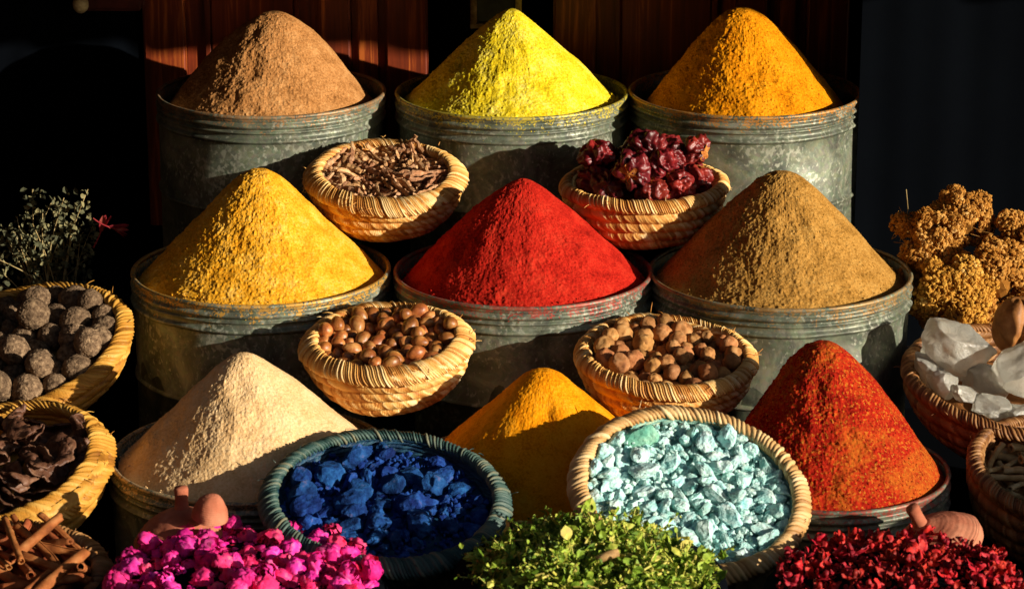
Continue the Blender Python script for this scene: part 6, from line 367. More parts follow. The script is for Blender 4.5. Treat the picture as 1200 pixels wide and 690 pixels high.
 'turq': '0 .81 .2127 -.7670 -.1340 .04 .78 .42 .46;1 .63 .2999 -.6623 -.0989 -.07 .56 .65 -.51;2 .72 .2478 -.6900 -.1049 .97 -.02 .15 .19;3 .39 .2593 -.6846 -.1063 .03 .38 -.89 .25;4 .41 .2681 -.5591 -.0505 .80 -.01 .27 -.53;5 .89 .2900 -.5725 -.0552 .86 .04 .44 -.26;6 .53 .2663 -.6070 -.0719 .28 .03 .26 -.92;7 .89 .2223 -.5746 -.0523 .24 .04 -.43 .87;0 .92 .3629 -.6111 -.0771 .92 .11 -.25 .29;1 1.05 .1574 -.5697 -.0350 .35 .45 -.61 -.55;2 .41 .2786 -.7731 -.1445 .39 .11 .43 -.81;3 1.03 .3533 -.5908 -.0689 .60 .28 .17 -.73;4 .36 .2013 -.5752 -.0506 .23 -.96 .17 .03;5 .49 .2258 -.6141 -.0708 -.06 .32 .88 .35;6 .39 .3736 -.6617 -.1052 .28 -.49 -.78 -.27;7 1.11 .2464 -.6312 -.0764 -.08 .31 .56 .77;0 1.13 .3127 -.5521 -.0464 .22 .96 -.15 .10;1 .60 .3051 -.5634 -.0538 .56 .78 -.26 -.12;2 1.36 .1282 -.6007 -.0458 .41 -.87 -.05 .28;3 .38 .1687 -.5798 -.0484 .45 -.16 -.87 .12;4 .36 .2386 -.5510 -.0437 .67 .04 -.29 .69;5 .91 .1710 -.7588 -.1244 .89 .23 -.31 .25;6 1.02 .2184 -.7011 -.1061 .87 .17 .21 -.42;7 .72 .2587 -.5550 -.0445 .24 .78 .26 .52;0 .52 .1571 -.7339 -.1153 .15 -.45 .86 .17;1 .90 .3714 -.6715 -.1055 -.14 .71 .69 .04;2 1.29 .1126 -.6351 -.0556 .28 -.75 -.12 .59;3 .76 .1824 -.7053 -.1038 .22 -.59 .69 .36;4 .34 .2725 -.5968 -.0694 .66 -.02 .34 -.67;5 .34 .1929 -.6444 -.0815 .82 .03 .47 -.33;6 .40 .2956 -.6107 -.0764 .11 .12 .70 .70;7 1.23 .3473 -.6532 -.0933 .93 .35 -.08 .05;0 .54 .3448 -.6273 -.0867 .89 -.04 .07 -.45;1 1.33 .2656 -.7131 -.1135 .49 .32 -.51 -.63;2 .78 .1168 -.6973 -.0912 .67 -.08 -.13 .72;3 .34 .3039 -.6166 -.0812 .90 .28 .12 .31;4 .54 .1859 -.6254 -.0709 -.09 .51 .80 .31;5 1.25 .1156 -.6807 -.0832 .28 -.74 -.60 -.11;6 1.37 .1803 -.6308 -.0582 .01 .99 -.01 .13;0 1.04 .2715 -.5731 -.0542 .31 -.87 .35 .17;1 .64 .1499 -.7203 -.1072 .42 .75 -.18 -.48;2 .70 .2325 -.5700 -.0494 .21 -.67 -.69 .15;3 .77 .2906 -.6527 -.0912 -.16 .97 -.14 .07;4 .34 .2178 -.7339 -.1247 1.00 -.02 .08 -.02;5 1.25 .1422 -.5820 -.0348 .87 -.17 -.26 .38;6 .35 .2761 -.7455 -.1346 .98 .14 .04 .14;7 .38 .1884 -.6508 -.0847 .98 -.04 .14 -.17;0 1.08 .3057 -.6010 -.0635 .31 .88 .08 .34;1 .95 .3672 -.6944 -.1154 .60 -.11 .79 -.02;2 .84 .3474 -.6865 -.1116 .35 -.40 .84 .10;3 .80 .1800 -.6381 -.0730 .87 .21 -.04 -.44;4 .35 .3193 -.6357 -.0917 .84 .02 -.17 .52;5 .49 .1793 -.6959 -.1026 -.06 .53 .79 .31;6 .38 .2005 -.7216 -.1166 .11 .51 -.84 -.12;7 .73 .2778 -.5675 -.0491 .63 -.73 .25 .10;0 .97 .2785 -.5559 -.0463 -.05 .33 .94 .10;1 .37 .2153 -.6858 -.1023 .58 .64 -.37 -.34;2 .34 .2453 -.6734 -.0998 .93 -.04 .07 .36;3 .37 .3258 -.6732 -.1082 .60 -.60 -.53 -.05;4 .43 .1663 -.5714 -.0445 .22 .05 -.40 .89;5 .85 .2426 -.7559 -.1332 .25 -.72 -.63 -.12;6 .98 .1501 -.6145 -.0584 .34 -.51 -.73 -.30;7 .65 .2465 -.6535 -.0912 .24 -.04 .43 -.87;0 .63 .2426 -.6121 -.0683 .27 .07 -.08 -.96;1 .38 .2237 -.6237 -.0751 .34 .51 .54 .58;2 .34 .3018 -.6861 -.1114 .96 .01 .27 -.08;3 1.30 .3186 -.5756 -.0564 .55 -.30 -.78 .07;4 .41 .3138 -.6474 -.0950 -.16 .88 -.45 -.07;5 .49 .1868 -.6418 -.0791 -.06 .23 .90 .37;6 .88 .2944 -.6778 -.1007 .79 .52 .22 -.24;7 1.03 .2625 -.6831 -.0952 .54 .76 -.01 .36;0 .36 .3516 -.6205 -.0861 .15 .94 .09 .30;1 .35 .2144 -.5953 -.0617 .48 .81 .29 .15;2 .34 .2871 -.6581 -.0975 -.06 .53 .83 .19;3 .49 .3016 -.6066 -.0747 .08 .34 .84 .42;4 .34 .1633 -.6878 -.0977 -.06 .97 .24 .06;5 1.25 .2525 -.5588 -.0360 .37 -.51 -.45 .63;6 .36 .2245 -.7388 -.1269 .13 -.00 .23 -.96;7 .36 .1943 -.6069 -.0658 .93 -.01 -.10 .34;0 .41 .2731 -.5885 -.0639 .98 -.00 -.03 -.18;1 .73 .2756 -.7226 -.1228 .41 .19 -.53 -.72;2 .86 .3669 -.6460 -.0944 .96 -.03 .09 .25;3 .37 .2827 -.6390 -.0888 .43 .09 -.02 .90;4 1.01 .2296 -.6781 -.0987 1.00 .01 .07 .02;5 1.31 .2062 -.6795 -.0922 .90 -.00 -.29 -.34;6 .77 .2764 -.7596 -.1371 -.02 .84 -.54 .02;7 .61 .3624 -.7090 -.1220 .10 -.55 .83 -.01;0 .60 .1209 -.6160 -.0576 .26 -.11 -.75 -.60;1 .36 .2499 -.7098 -.1164 -.12 .89 -.41 -.18;2 .65 .2872 -.6880 -.1088 .22 -.14 .96 .06;3 .52 .2537 -.7011 -.1123 .53 -.35 -.77 .07;4 1.14 .1587 -.7062 -.0980 .94 -.20 -.11 .24;5 .39 .3145 -.6114 -.0791 .58 .12 .54 -.60;6 .89 .3130 -.7452 -.1336 .29 -.50 -.76 -.30;7 .77 .2511 -.6152 -.0718 .38 .66 .26 .59;0 .64 .2140 -.7271 -.1193 .34 .48 -.69 -.42;1 .88 .1142 -.6529 -.0712 .34 .78 .18 .49;2 .46 .2625 -.6310 -.0819 -.10 .98 -.17 -.06;3 .48 .2912 -.6701 -.1031 .34 .06 -.04 .94;4 1.32 .3482 -.7282 -.1227 .53 -.82 -.19 .12;5 .68 .2794 -.6811 -.1048 .42 .15 .55 -.71;6 .55 .2999 -.5738 -.0552 .68 -.28 .37 -.57;7 .36 .1956 -.7317 -.1201 .39 .22 -.46 -.77;0 .48 .1863 -.6053 -.0619 .38 .82 .30 .30;1 .42 .3246 -.6280 -.0874 .02 .43 .42 .80;2 .59 .1052 -.6609 -.0718 .63 -.31 -.68 .21;3 .40 .2710 -.6327 -.0847 .50 .22 .17 -.82;4 .78 .1842 -.7281 -.1156 .92 -.21 .03 .34;5 1.32 .1805 -.5561 -.0323 .68 -.21 .02 -.70;6 1.13 .2303 -.6617 -.0861 .33 .80 -.37 -.32;7 .80 .3262 -.5974 -.0729 .99 -.01 .09 -.09;0 1.27 .3419 -.7104 -.1139 .97 .07 .15 .19;1 .41 .1755 -.5812 -.0489 .72 .16 .05 -.67;2 .72 .2135 -.6292 -.0745 .24 -.50 -.77 -.31;3 1.33 .2951 -.6995 -.0990 .00 .16 .82 .56;4 .64 .1807 -.5929 -.0564 .84 -.01 .29 -.47;5 .91 .2574 -.7475 -.1310 .22 -.35 -.91 -.10;6 .35 .1724 -.6217 -.0687 .38 .90 .21 .00;7 .64 .3080 -.6515 -.0954 .54 .22 .46 -.67;0 1.08 .3709 -.6349 -.0899 -.06 .43 .90 .07;1 .55 .2175 -.6673 -.0931 .59 .72 -.30 -.21;2 .36 .2031 -.5432 -.0272 .01 .11 .40 -.91;3 1.03 .1613 -.5925 -.0496 .57 -.36 -.74 .06;4 .34 .2518 -.7146 -.1200 .98 .01 -.03 .21;5 1.40 .2539 -.7716 -.1376 .05 .22 -.98 -.00;6 1.39 .2965 -.5553 -.0391 .70 .39 -.11 -.59;7 .37 .2948 -.5947 -.0709 .38 .02 -.38 .84;0 .41 .3557 -.6273 -.0892 .30 -.86 .38 .16;1 1.26 .2801 -.6462 -.0805 .27 .30 .52 .76;2 .54 .2614 -.6927 -.1078 .58 .13 -.30 .75;3 .37 .1977 -.6940 -.1045 .92 .30 .13 .23;4 .43 .1856 -.6910 -.1015 .95 .03 .06 -.29;5 .93 .3397 -.6640 -.1014 .88 -.04 -.21 -.42;6 .35 .2207 -.6563 -.0901 .30 .04 -.21 .93;7 .61 .1756 -.7409 -.1213 .21 .04 -.39 .90;0 1.31 .3039 -.6642 -.0818 .76 .11 -.32 -.56;1 .97 .1476 -.6705 -.0837 .66 -.40 .59 .25;2 .38 .1667 -.6176 -.0654 .64 -.20 -.01 .74;3 .36 .2317 -.6100 -.0702 .54 -.80 .14 -.21;4 .98 .2367 -.5373 -.0340 .84 .06 -.18 .52;5 .45 .2802 -.6955 -.1135 .01 .43 -.89 -.13;6 .97 .2461 -.6496 -.0770 .17 -.59 .79 -.02;7 .34 .1933 -.6588 -.0876 .10 .91 -.35 -.19;0 1.31 .2662 -.6249 -.0674 .41 -.00 -.89 .21;1 .85 .2863 -.7057 -.1157 .50 .83 -.02 .25;2 1.00 .2615 -.5907 -.0606 .23 -.71 -.61 -.28;3 .63 .2801 -.6122 -.0753 .20 .13 .13 -.96;4 .52 .3094 -.6303 -.0861 .30 -.68 -.67 -.06;5 .66 .1886 -.7163 -.1113 .66 -.23 .00 -.71;6 .66 .1315 -.6726 -.0829 .20 .86 .34 .33;7 1.12 .2271 -.6358 -.0747 .43 -.16 .60 -.66;0 .82 .1952 -.7695 -.1310 .23 .19 -.36 .88;1 .83 .2818 -.7384 -.1285 -.10 .85 -.48 -.17;2 .95 .2404 -.5663 -.0415 .40 -.05 -.86 .30;3 .57 .2744 -.6698 -.1007 .40 .07 -.03 .92;4 1.22 .1804 -.6583 -.0814 .97 -.08 -.10 .18;5 .47 .3097 -.6628 -.1015 -.03 1.00 .08 -.01;6 1.02 .2720 -.5411 -.0336 .14 -.28 -.95 -.01;7 .46 .1382 -.6799 -.0892 .11 .01 -.88 -.46;0 .55 .1651 -.7369 -.1175 .21 -.67 .69 .19;1 .35 .3020 -.6700 -.1043 .33 .50 .54 .59;2 .46 .2453 -.7020 -.1117 .91 .04 .34 -.25;3 .41 .2117 -.7503 -.1293 .33 -.74 .52 -.27;4 .36 .1716 -.6267 -.0712 .13 -.04 -.97 -.18;5 .76 .2554 -.5758 -.0527 .44 .26 -.00 .86;6 .51 .1649 -.6964 -.1012 .93 .16 .02 .32;7 .50 .2662 -.6773 -.1036 .91 .04 .15 -.38;0 .86 .2199 -.7528 -.1268 .48 .82 .03 -.32;1 .86 .1481 -.5915 -.0476 .38 .66 .47 .45;2 .93 .1313 -.7133 -.0992 .96 -.04 .15 .24;3 1.02 .2589 -.6729 -.0924 .94 -.28 -.10 .16;4 1.35 .2578 -.7307 -.1107 .62 -.04 -.44 .65;5 .43 .2388 -.6477 -.0878 -.03 .36 -.93 -.02;6 .60 .2170 -.5383 -.0329 .96 .19 .12 -.14;7 .90 .2994 -.6238 -.0744 .25 -.13 -.46 -.84;0 1.01 .3376 -.5680 -.0566 .15 -.36 -.68 -.62;1 .34 .2842 -.7528 -.1377 .55 -.05 .83 -.09;2 1.15 .2287 -.6876 -.0871 .98 -.05 .18 .11;3 .51 .2972 -.6294 -.0835 .95 -.12 .25 -.16;4 .48 .2402 -.7175 -.1183 -.05 1.00 .03 -.01;5 .42 .1749 -.6146 -.0659 .68 -.21 -.02 -.70;6 .91 .2877 -.7252 -.1227 .30 .78 -.29 -.47;7 .58 .1858 -.7372 -.1196 .51 .80 -.26 -.14;0 .50 .2466 -.5700 -.0530 .20 -.46 .84 .20;1 .53 .3115 -.6000 -.0728 .09 .48 .38 .78;2 .38 .2208 -.6471 -.0854 .21 .02 -.93 -.29;3 .50 .2657 -.6557 -.0924 .22 -.46 .79 .35;4 1.00 .1331 -.6158 -.0559 .52 -.14 .70 -.47;5 .39 .1638 -.6241 -.0695 .18 -.15 -.96 -.18;6 .35 .1893 -.6646 -.0901 .04 .81 -.59 .00;7 .57 .1998 -.5406 -.0333 .27 -.04 .45 -.85;0 .69 .3274 -.6125 -.0793 .10 .87 .25 .41;1 .63 .2130 -.6420 -.0805 .37 .57 .51 .53;2 .44 .2308 -.6205 -.0739 .51 -.11 -.25 .81;3 .51 .2754 -.6595 -.0965 .23 .02 -.06 .97;4 .36 .2917 -.6651 -.0997 .32 .05 .09 .94;5 .43 .2226 -.5930 -.0617 -.04 .58 -.80 -.12;6 1.14 .1412 -.6937 -.0879 .42 -.81 -.34 .22;7 .37 .1675 -.6383 -.0759 .59 .62 -.29 -.42;0 .39 .1440 -.6033 -.0564 .23 -.77 -.60 .05;1 .35 .3091 -.6069 -.0768 .68 -.47 .48 .30;2 .39 .2028 -.5814 -.0537 -.15 .58 .79 -.13;3 1.14 .2865 -.5906 -.0575 .75 -.66 -.03 -.01;4 .54 .2641 -.7365 -.1298 1.00 -.02 .06 -.03;5 .37 .2624 -.7555 -.1368 .91 -.03 -.24 -.35;6 1.28 .1737 -.6031 -.0450 .62 -.05 .17 -.76;7 .47 .3297 -.6353 -.0907 .26 .08 -.62 -.74;0 .67 .3294 -.7006 -.1171 .67 -.11 .20 -.70;1 1.28 .3189 -.6242 -.0760 .52 .67 -.00 .53;2 1.38 .2361 -.7388 -.1149 .92 .35 .10 .16;3 1.37 .2184 -.6092 -.0590 .24 -.71 -.62 -.24;4 1.26 .3026 -.7610 -.1347 .68 -.72 .06 -.07;5 .39 .2275 -.7300 -.1234 .06 .05 -.92 -.38;6 .96 .2245 -.7777 -.1367 .40 .86 .31 .09;7 .34 .2490 -.5789 -.0577 .04 .97 .20 .10;0 1.32 .1344 -.6537 -.0734 .26 -.88 -.37 .11;1 .49 .1701 -.7287 -.1146 .62 -.25 .74 .08;2 .77 .2600 -.6462 -.0865 .32 -.36 .87 .11;3 .77 .2156 -.5515 -.0372 .03 -.19 .83 .53;4 .92 .2474 -.7178 -.1126 .50 -.02 .48 -.72;5 .40 .1820 -.6127 -.0664 -.10 .73 -.67 -.09;6 .69 .2732 -.6944 -.1086 .11 .57 .57 .58;7 .46 .1221 -.6556 -.0750 .40 -.82 -.40 -.02;0 .41 .3413 -.5958 -.0736 -.07 .42 .90 .08;1 .45 .2901 -.6156 -.0780 .08 .02 .60 .80;2 .82 .2981 -.6403 -.0846 .69 .69 .20 .08;3 .64 .2070 -.6513 -.0850 .36 .05 -.04 .93;4 1.02 .3190 -.6605 -.0964 .92 .16 .04 .36;5 .90 .1731 -.6081 -.0597 .62 -.19 .08 -.76;6 .93 .1983 -.7114 -.1075 .31 .04 -.88 -.36;7 .43 .1588 -.6699 -.0887 .50 .74 .16 .41;0 .61 .1295 -.6923 -.0915 .56 .03 .04 -.83;1 1.03 .1772 -.7195 -.1038 .59 -.78 -.18 -.09;2 .80 .2007 -.7545 -.1267 .27 -.82 -.45 .23;3 1.25 .3585 -.6740 -.1025 .14 .30 .93 .17;4 .83 .3245 -.7280 -.1277 .04 .53 -.79 -.29;5 .74 .3342 -.6219 -.0830 .70 -.21 -.15 .67;6 1.27 .2718 -.5739 -.0383 .73 .12 -.13 .66;7 1.22 .1858 -.6872 -.0930 .46 .02 .14 -.87;0 .38 .2116 -.5842 -.0558 .27 -.17 .34 -.88;1 .82 .2001 -.6424 -.0778 -.03 .38 -.88 -.27;2 .36 .1620 -.6327 -.0727 -.07 .46 .88 -.09;3 .35 .2924 -.6918 -.1136 .92 .30 .13 .24;4 .97 .2523 -.6622 -.0905 .42 -.00 .73 -.54;5 .38 .3224 -.6489 -.0968 .73 -.19 -.10 .64;6 .62 .1820 -.5679 -.0419 .00 -.12 .65 .75;7 .59 .2861 -.6315 -.0857 .92 -.04 .22 -.33;0 .88 .1584 -.6523 -.0789 .34 .41 -.72 -.45;1 .34 .1922 -.7016 -.1065 .91 .13 -.37 .15;2 1.15 .2068 -.6670 -.0830 .17 .68 .71 -.07;3 .94 .3431 -.6411 -.0903 .40 .21 -.10 .89;4 1.12 .1668 -.6809 -.0909 .80 -.29 -.13 .51;5 .61 .3405 -.7207 -.1272 .45 .13 .47 -.75;6 1.17 .1304 -.6376 -.0635 .35 .84 .38 .17;7 1.12 .3154 -.6892 -.1127 .46 -.04 .40 -.79;0 .89 .3210 -.6458 -.0879 .39 .90 -.19 -.04;1 .54 .2576 -.5403 -.0380 .33 .52 .52 .59;2 .34 .2580 -.6769 -.1027 .60 -.10 -.20 .77;3 .64 .2266 -.7202 -.1161 .85 .35 -.08 .39;4 1.31 .2771 -.6615 -.0823 .27 -.02 -.85 .45;5 .39 .3291 -.7127 -.1249 .11 -.33 .24 -.90;6 .53 .2489 -.6007 -.0666 -.11 .96 -.19 .14;7 .64 .3320 -.6806 -.1117 1.00 -.04 .03 .01;0 1.05 .2367 -.7051 -.1054 -.06 .82 .52 .22;1 .50 .2492 -.6438 -.0860 .36 .55 .52 .54;2 .88 .3144 -.7097 -.1192 -.02 .44 .89 -.12;3 .84 .2097 -.5653 -.0429 -.01 .38 -.76 -.53;4 .47 .1701 -.7030 -.1054 .76 .07 -.23 .61;5 .86 .1537 -.6345 -.0692 .19 -.19 -.42 .87;6 .76 .1588 -.7495 -.1188 .01 -.08 .69 .72;7 .58 .1732 -.6472 -.0809 .93 -.01 -.11 .35;0 .70 .2270 -.7645 -.1352 .25 .96 -.06 .15;1 .96 .1987 -.6249 -.0690 .36 .49 .54 .58;2 .37 .2497 -.6789 -.1027 -.04 .38 .89 .23;3 .77 .2616 -.7290 -.1225 .74 .13 .01 -.66;4 .76 .2358 -.5984 -.0646 .69 -.02 .33 -.64;5 .67 .1610 -.7138 -.1064 .78 -.14 -.02 -.62;6 .34 .2860 -.5992 -.0710 .26 -.15 -.92 -.24;0 .71 .3083 -.7205 -.1252 .26 .04 -.78 -.57;1 .50 .2054 -.7303 -.1197 -.05 .65 -.72 -.23;2 .90 .3438 -.6105 -.0769 .26 -.79 -.53 .17;3 1.00 .1910 -.5839 -.0495 .64 .36 .16 -.66;4 1.20 .2055 -.7203 -.1065 .85 .29 .03 .45;5 .80 .3170 -.6747 -.1050 .19 -.24 .94 -.15;6 .34 .1984 -.6130 -.0684 .98 .17 .09 .08;7 .49 .1836 -.6709 -.0929 .49 .02 -.35 .80;0 1.10 .2689 -.6372 -.0716 .31 -.09 -.23 -.92;1 .80 .2960 -.7130 -.1200 .20 -.63 -.50 .55;2 .63 .2370 -.5818 -.0561 .41 -.85 .22 .23;3 1.36 .2864 -.6130 -.0614 .88 .16 -.10 -.44;4 .46 .1921 -.6875 -.1007 .51 -.15 -.36 .77;5 .38 .2955 -.6838 -.1098 .91 -.02 -.21 -.36;6 .53 .2964 -.7443 -.1342 .23 -.92 -.26 -.20;7 .44 .2071 -.6022 -.0647 .25 -.04 .43 -.87;0 .38 .2903 -.6228 -.0822 .26 -.02 -.77 -.59;1 .45 .3394 -.7383 -.1353 .59 .75 -.28 -.13',
 'twig': '0 .90 .7968 -.4866 -.1695 .71 .57 -.09 -.40;2 1.14 .7421 -.3908 -.1377 .09 -.09 -.96 -.27;3 .94 .7425 -.4534 -.1483 .92 -.12 .02 .38;1 .97 .8447 -.4714 -.1732 .16 -.06 .24 -.96;3 .96 .8178 -.4562 -.1672 .05 -.07 .32 -.94;4 .85 .8431 -.4211 -.1606 -.04 .93 .36 .07;0 .84 .8842 -.4260 -.1672 .95 .29 .08 .07;1 .92 .8397 -.3723 -.1462 .78 -.61 -.09 .06;2 1.07 .8001 -.4673 -.1545 .54 .47 -.39 -.58;4 .88 .7747 -.3804 -.1344 .72 -.66 .07 .21;0 .90 .8064 -.3299 -.1300 .81 -.58 .04 .00;1 .89 .7254 -.4196 -.1438 .09 .90 -.36 -.22;2 .91 .8270 -.3421 -.1305 .07 -.12 -.67 -.73;3 1.03 .7848 -.4202 -.1523 .59 -.11 .32 -.73;4 .83 .7813 -.3388 -.1312 .51 -.85 .13 .08;0 1.14 .8559 -.4838 -.1753 .77 -.57 -.21 .18;1 1.06 .8308 -.4211 -.1569 .16 -.43 .80 -.38;2 1.00 .7322 -.5104 -.1651 .34 .16 .07 .92;3 .98 .8129 -.3517 -.1383 -.03 .12 .63 .76;4 .96 .7186 -.4707 -.1557 .40 -.86 .30 .06;0 .89 .7944 -.3621 -.1373 -.02 .99 -.02 -.10;1 1.04 .7665 -.4117 -.1419 .03 -.12 .95 .28;2 .85 .7897 -.3908 -.1220 .11 .70 .64 .31;3 1.14 .7813 -.5040 -.1638 .52 .16 -.10 .83;4 .84 .7123 -.4206 -.1312 .05 -.29 .95 -.09;0 1.14 .8069 -.3948 -.1395 .27 -.74 .61 .09;1 1.06 .7410 -.3703 -.1323 .07 .00 -.94 -.32;2 .95 .8238 -.4559 -.1551 .54 -.01 .25 -.80;3 .82 .7759 -.5121 -.1760 .11 .68 .66 .29;4 .84 .8969 -.4613 -.1773 .51 .35 -.38 -.69;0 .88 .8486 -.3814 -.1510 .95 .28 .07 .08;1 1.11 .8526 -.5019 -.1782 .19 .17 -.46 -.85;2 .83 .8764 -.4115 -.1497 .30 .93 .21 .05;3 .94 .8634 -.4295 -.1561 .44 -.10 .11 -.89;4 1.01 .8851 -.3796 -.1540 .88 -.08 .21 -.41;0 1.07 .8512 -.5197 -.1806 .34 .88 .32 .05;1 .84 .7161 -.4339 -.1465 .14 .86 -.42 -.26;2 1.04 .8563 -.3876 -.1406 .20 -.02 .25 -.95;3 .94 .7011 -.4097 -.1285 .06 .50 -.75 -.42;4 1.01 .7946 -.5088 -.1677 .50 -.27 -.62 .55;0 .94 .7612 -.4766 -.1623 .27 -.72 .63 -.09;1 1.01 .7672 -.4008 -.1291 .98 -.05 .08 .17;2 1.02 .8647 -.4029 -.1431 .59 .79 .16 .08;3 .90 .7611 -.5175 -.1700 .14 .89 -.42 -.12;4 .83 .8633 -.4430 -.1696 .11 -.05 -.49 -.86;0 .87 .7497 -.4860 -.1559 .48 -.60 .48 -.42;1 .84 .8650 -.4104 -.1597 .65 .63 .28 .31;2 .85 .8180 -.5165 -.1685 .19 .60 -.67 -.39;3 1.15 .7285 -.4467 -.1389 .38 .92 .02 .02;4 .97 .8654 -.4645 -.1642 .38 -.91 -.14 .12;0 1.04 .8827 -.4430 -.1608 .17 .00 -.00 -.99;1 1.11 .7603 -.3668 -.1207 .09 .24 -.90 -.34;2 1.04 .7517 -.4280 -.1377 .05 -.06 -.03 -1.00',
}
SUN_AZ = 30; SUN_EL = 13.5; EXPOSURE = 0.5
# ================================================================ materials
def new_mat(name):
    m = bpy.data.materials.new(name); m.use_nodes = True
    nt = m.node_tree; b = nt.nodes['Principled BSDF']
    return m, nt, b
def rgb(h, k=1.0):
    h = h.lstrip('#'); c = [int(h[i:i+2], 16)/255 for i in (0, 2, 4)]
    return tuple(((x/12.92) if x <= .04045 else ((x+.055)/1.055)**2.4)*k for x in c)+(1,)
def N(nt, t, **kw):
    n = nt.nodes.new(t)
    for k, v in kw.items(): setattr(n, k, v)
    return n
def noise(nt, scale, detail=4, rough=.6, coord=None, dist=0):
    n = N(nt, 'ShaderNodeTexNoise'); n.inputs['Scale'].default_value = scale; n.inputs['Detail'].default_value = detail
    n.inputs['Roughness'].default_value = rough; n.inputs['Distortion'].default_value = dist
    if coord is not None: nt.links.new(coord, n.inputs['Vector'])
    return n.outputs['Fac']
def ramp(nt, fac, stops, interp='LINEAR'):
    r = N(nt, 'ShaderNodeValToRGB'); r.color_ramp.interpolation = interp
    while len(r.color_ramp.elements) < len(stops): r.color_ramp.elements.new(.5)
    for e, (p, c) in zip(r.color_ramp.elements, stops): e.position = p; e.color = c
    nt.links.new(fac, r.inputs['Fac']); return r.outputs['Color']
def mixc(nt, fac, a, b, mode='MIX'):
    m = N(nt, 'ShaderNodeMix', data_type='RGBA', blend_type=mode)
    if isinstance(fac, float): m.inputs[0].default_value = fac
    else: nt.links.new(fac, m.inputs[0])
    for s, x in ((6, a), (7, b)):
        if isinstance(x, tuple): m.inputs[s].default_value = x
        else: nt.links.new(x, m.inputs[s])
    return m.outputs[2]
def math_(nt, op, a, b=None):
    m = N(nt, 'ShaderNodeMath', operation=op)
    for s, x in ((0, a), (1, b)):
        if x is None: continue
        if isinstance(x, (int, float)): m.inputs[s].default_value = x
        else: nt.links.new(x, m.inputs[s])
    return m.outputs[0]
def bump(nt, b, h, strength, dist):
    n = N(nt, 'ShaderNodeBump'); n.inputs['Strength'].default_value = strength; n.inputs['Distance'].default_value = dist
    nt.links.new(h, n.inputs['Height']); nt.links.new(n.outputs['Normal'], b.inputs['Normal'])
def basic(name, stops, scale=30, detail=5, rough=.8, spec=.3, bmp=None, objvar=0, hue=0, metallic=0, attr=0, sss=0, dist=0):
    """stops: colour ramp over noise; objvar: brightness spread between copies; attr: how much the strand attribute shifts the ramp"""
    m, nt, b = new_mat(name); tc = N(nt, 'ShaderNodeTexCoord'); co = tc.outputs['Object']
    oi = N(nt, 'ShaderNodeObjectInfo')
    if objvar or hue:
        va = N(nt, 'ShaderNodeVectorMath', operation='ADD'); nt.links.new(co, va.inputs[0])
        cx = N(nt, 'ShaderNodeCombineXYZ'); 
        for i in range(3): nt.links.new(oi.outputs['Random'], cx.inputs[i])
        nt.links.new(cx.outputs[0], va.inputs[1]); co = va.outputs[0]
    f = noise(nt, scale, detail, .6, co, dist)
    f = math_(nt, 'ADD', math_(nt, 'MULTIPLY', f, 1.8), -.4)
    if attr:
        at = N(nt, 'ShaderNodeAttribute', attribute_name='strand')
        f = math_(nt, 'ADD', math_(nt, 'MULTIPLY', f, 1-attr), math_(nt, 'MULTIPLY', at.outputs['Fac'], attr))
    c = ramp(nt, f, stops)
    if objvar or hue:
        hs = N(nt, 'ShaderNodeHueSaturation'); nt.links.new(c, hs.inputs['Color'])
        nt.links.new(math_(nt, 'ADD', math_(nt, 'MULTIPLY', oi.outputs['Random'], 2*objvar), 1-objvar), hs.inputs['Value'])
        r2 = math_(nt, 'FRACT', math_(nt, 'MULTIPLY', oi.outputs['Random'], 7.31))
        nt.links.new(math_(nt, 'ADD', math_(nt, 'MULTIPLY', r2, 2*hue), .5-hue), hs.inputs['Hue'])
        c = hs.outputs['Color']
    nt.links.new(c, b.inputs['Base Color'])
    b.inputs['Roughness'].default_value = rough; b.inputs['Specular IOR Level'].default_value = spec; b.inputs['Metallic'].default_value = metallic
    if sss:
        b.inputs['Subsurface Weight'].default_value = sss; b.inputs['Subsurface Radius'].default_value = (1, .6, .4); b.inputs['Subsurface Scale'].default_value = .004
    if bmp:
        bump(nt, b, noise(nt, bmp[0], 5, .65, co), bmp[1], bmp[2])
    return m
def powder_mat(name, cols, speck=None, patch=None, fine=520, bstr=.42):
    """dry ground spice: cols = dark clump, main, pale dusty; speck = (colour, amount)"""
    m, nt, b = new_mat(name); co = N(nt, 'ShaderNodeTexCoord').outputs['Object']; DUST[name] = cols[1][:3]
    f = math_(nt, 'ADD', math_(nt, 'MULTIPLY', noise(nt, 26, 6, .65, co), 1.0), math_(nt, 'MULTIPLY', noise(nt, fine*.55, 3, .6, co), .9))
    f = math_(nt, 'SUBTRACT', f, .45)
    c = ramp(nt, f, [(.22, cols[0]), (.5, cols[1]), (.8, cols[2])])
    if patch:
        c = mixc(nt, ramp(nt, math_(nt, 'ADD', noise(nt, 11, 5, .7, co, .5), math_(nt, 'MULTIPLY', noise(nt, 190, 3, .6, co), .35)), [(.68, (0, 0, 0, 1)), (.86, (.85, .85, .85, 1))]), c, patch)
    if speck:
        for sc, col, lo in speck:
            s = noise(nt, sc, 2, .5, co)
            k = ramp(nt, s, [(lo, (0, 0, 0, 1)), (lo+.06, (1, 1, 1, 1))])
            c = mixc(nt, k, c, col)
    nt.links.new(c, b.inputs['Base Color']); b.inputs['Roughness'].default_value = 1; b.inputs['Specular IOR Level'].default_value = .05
    h = math_(nt, 'ADD', noise(nt, fine, 3, .7, co), math_(nt, 'MULTIPLY', noise(nt, 180, 4, .6, co), 1.2))
    bump(nt, b, h, bstr, .0025)
    return m
W = (1, 1, 1, 1)
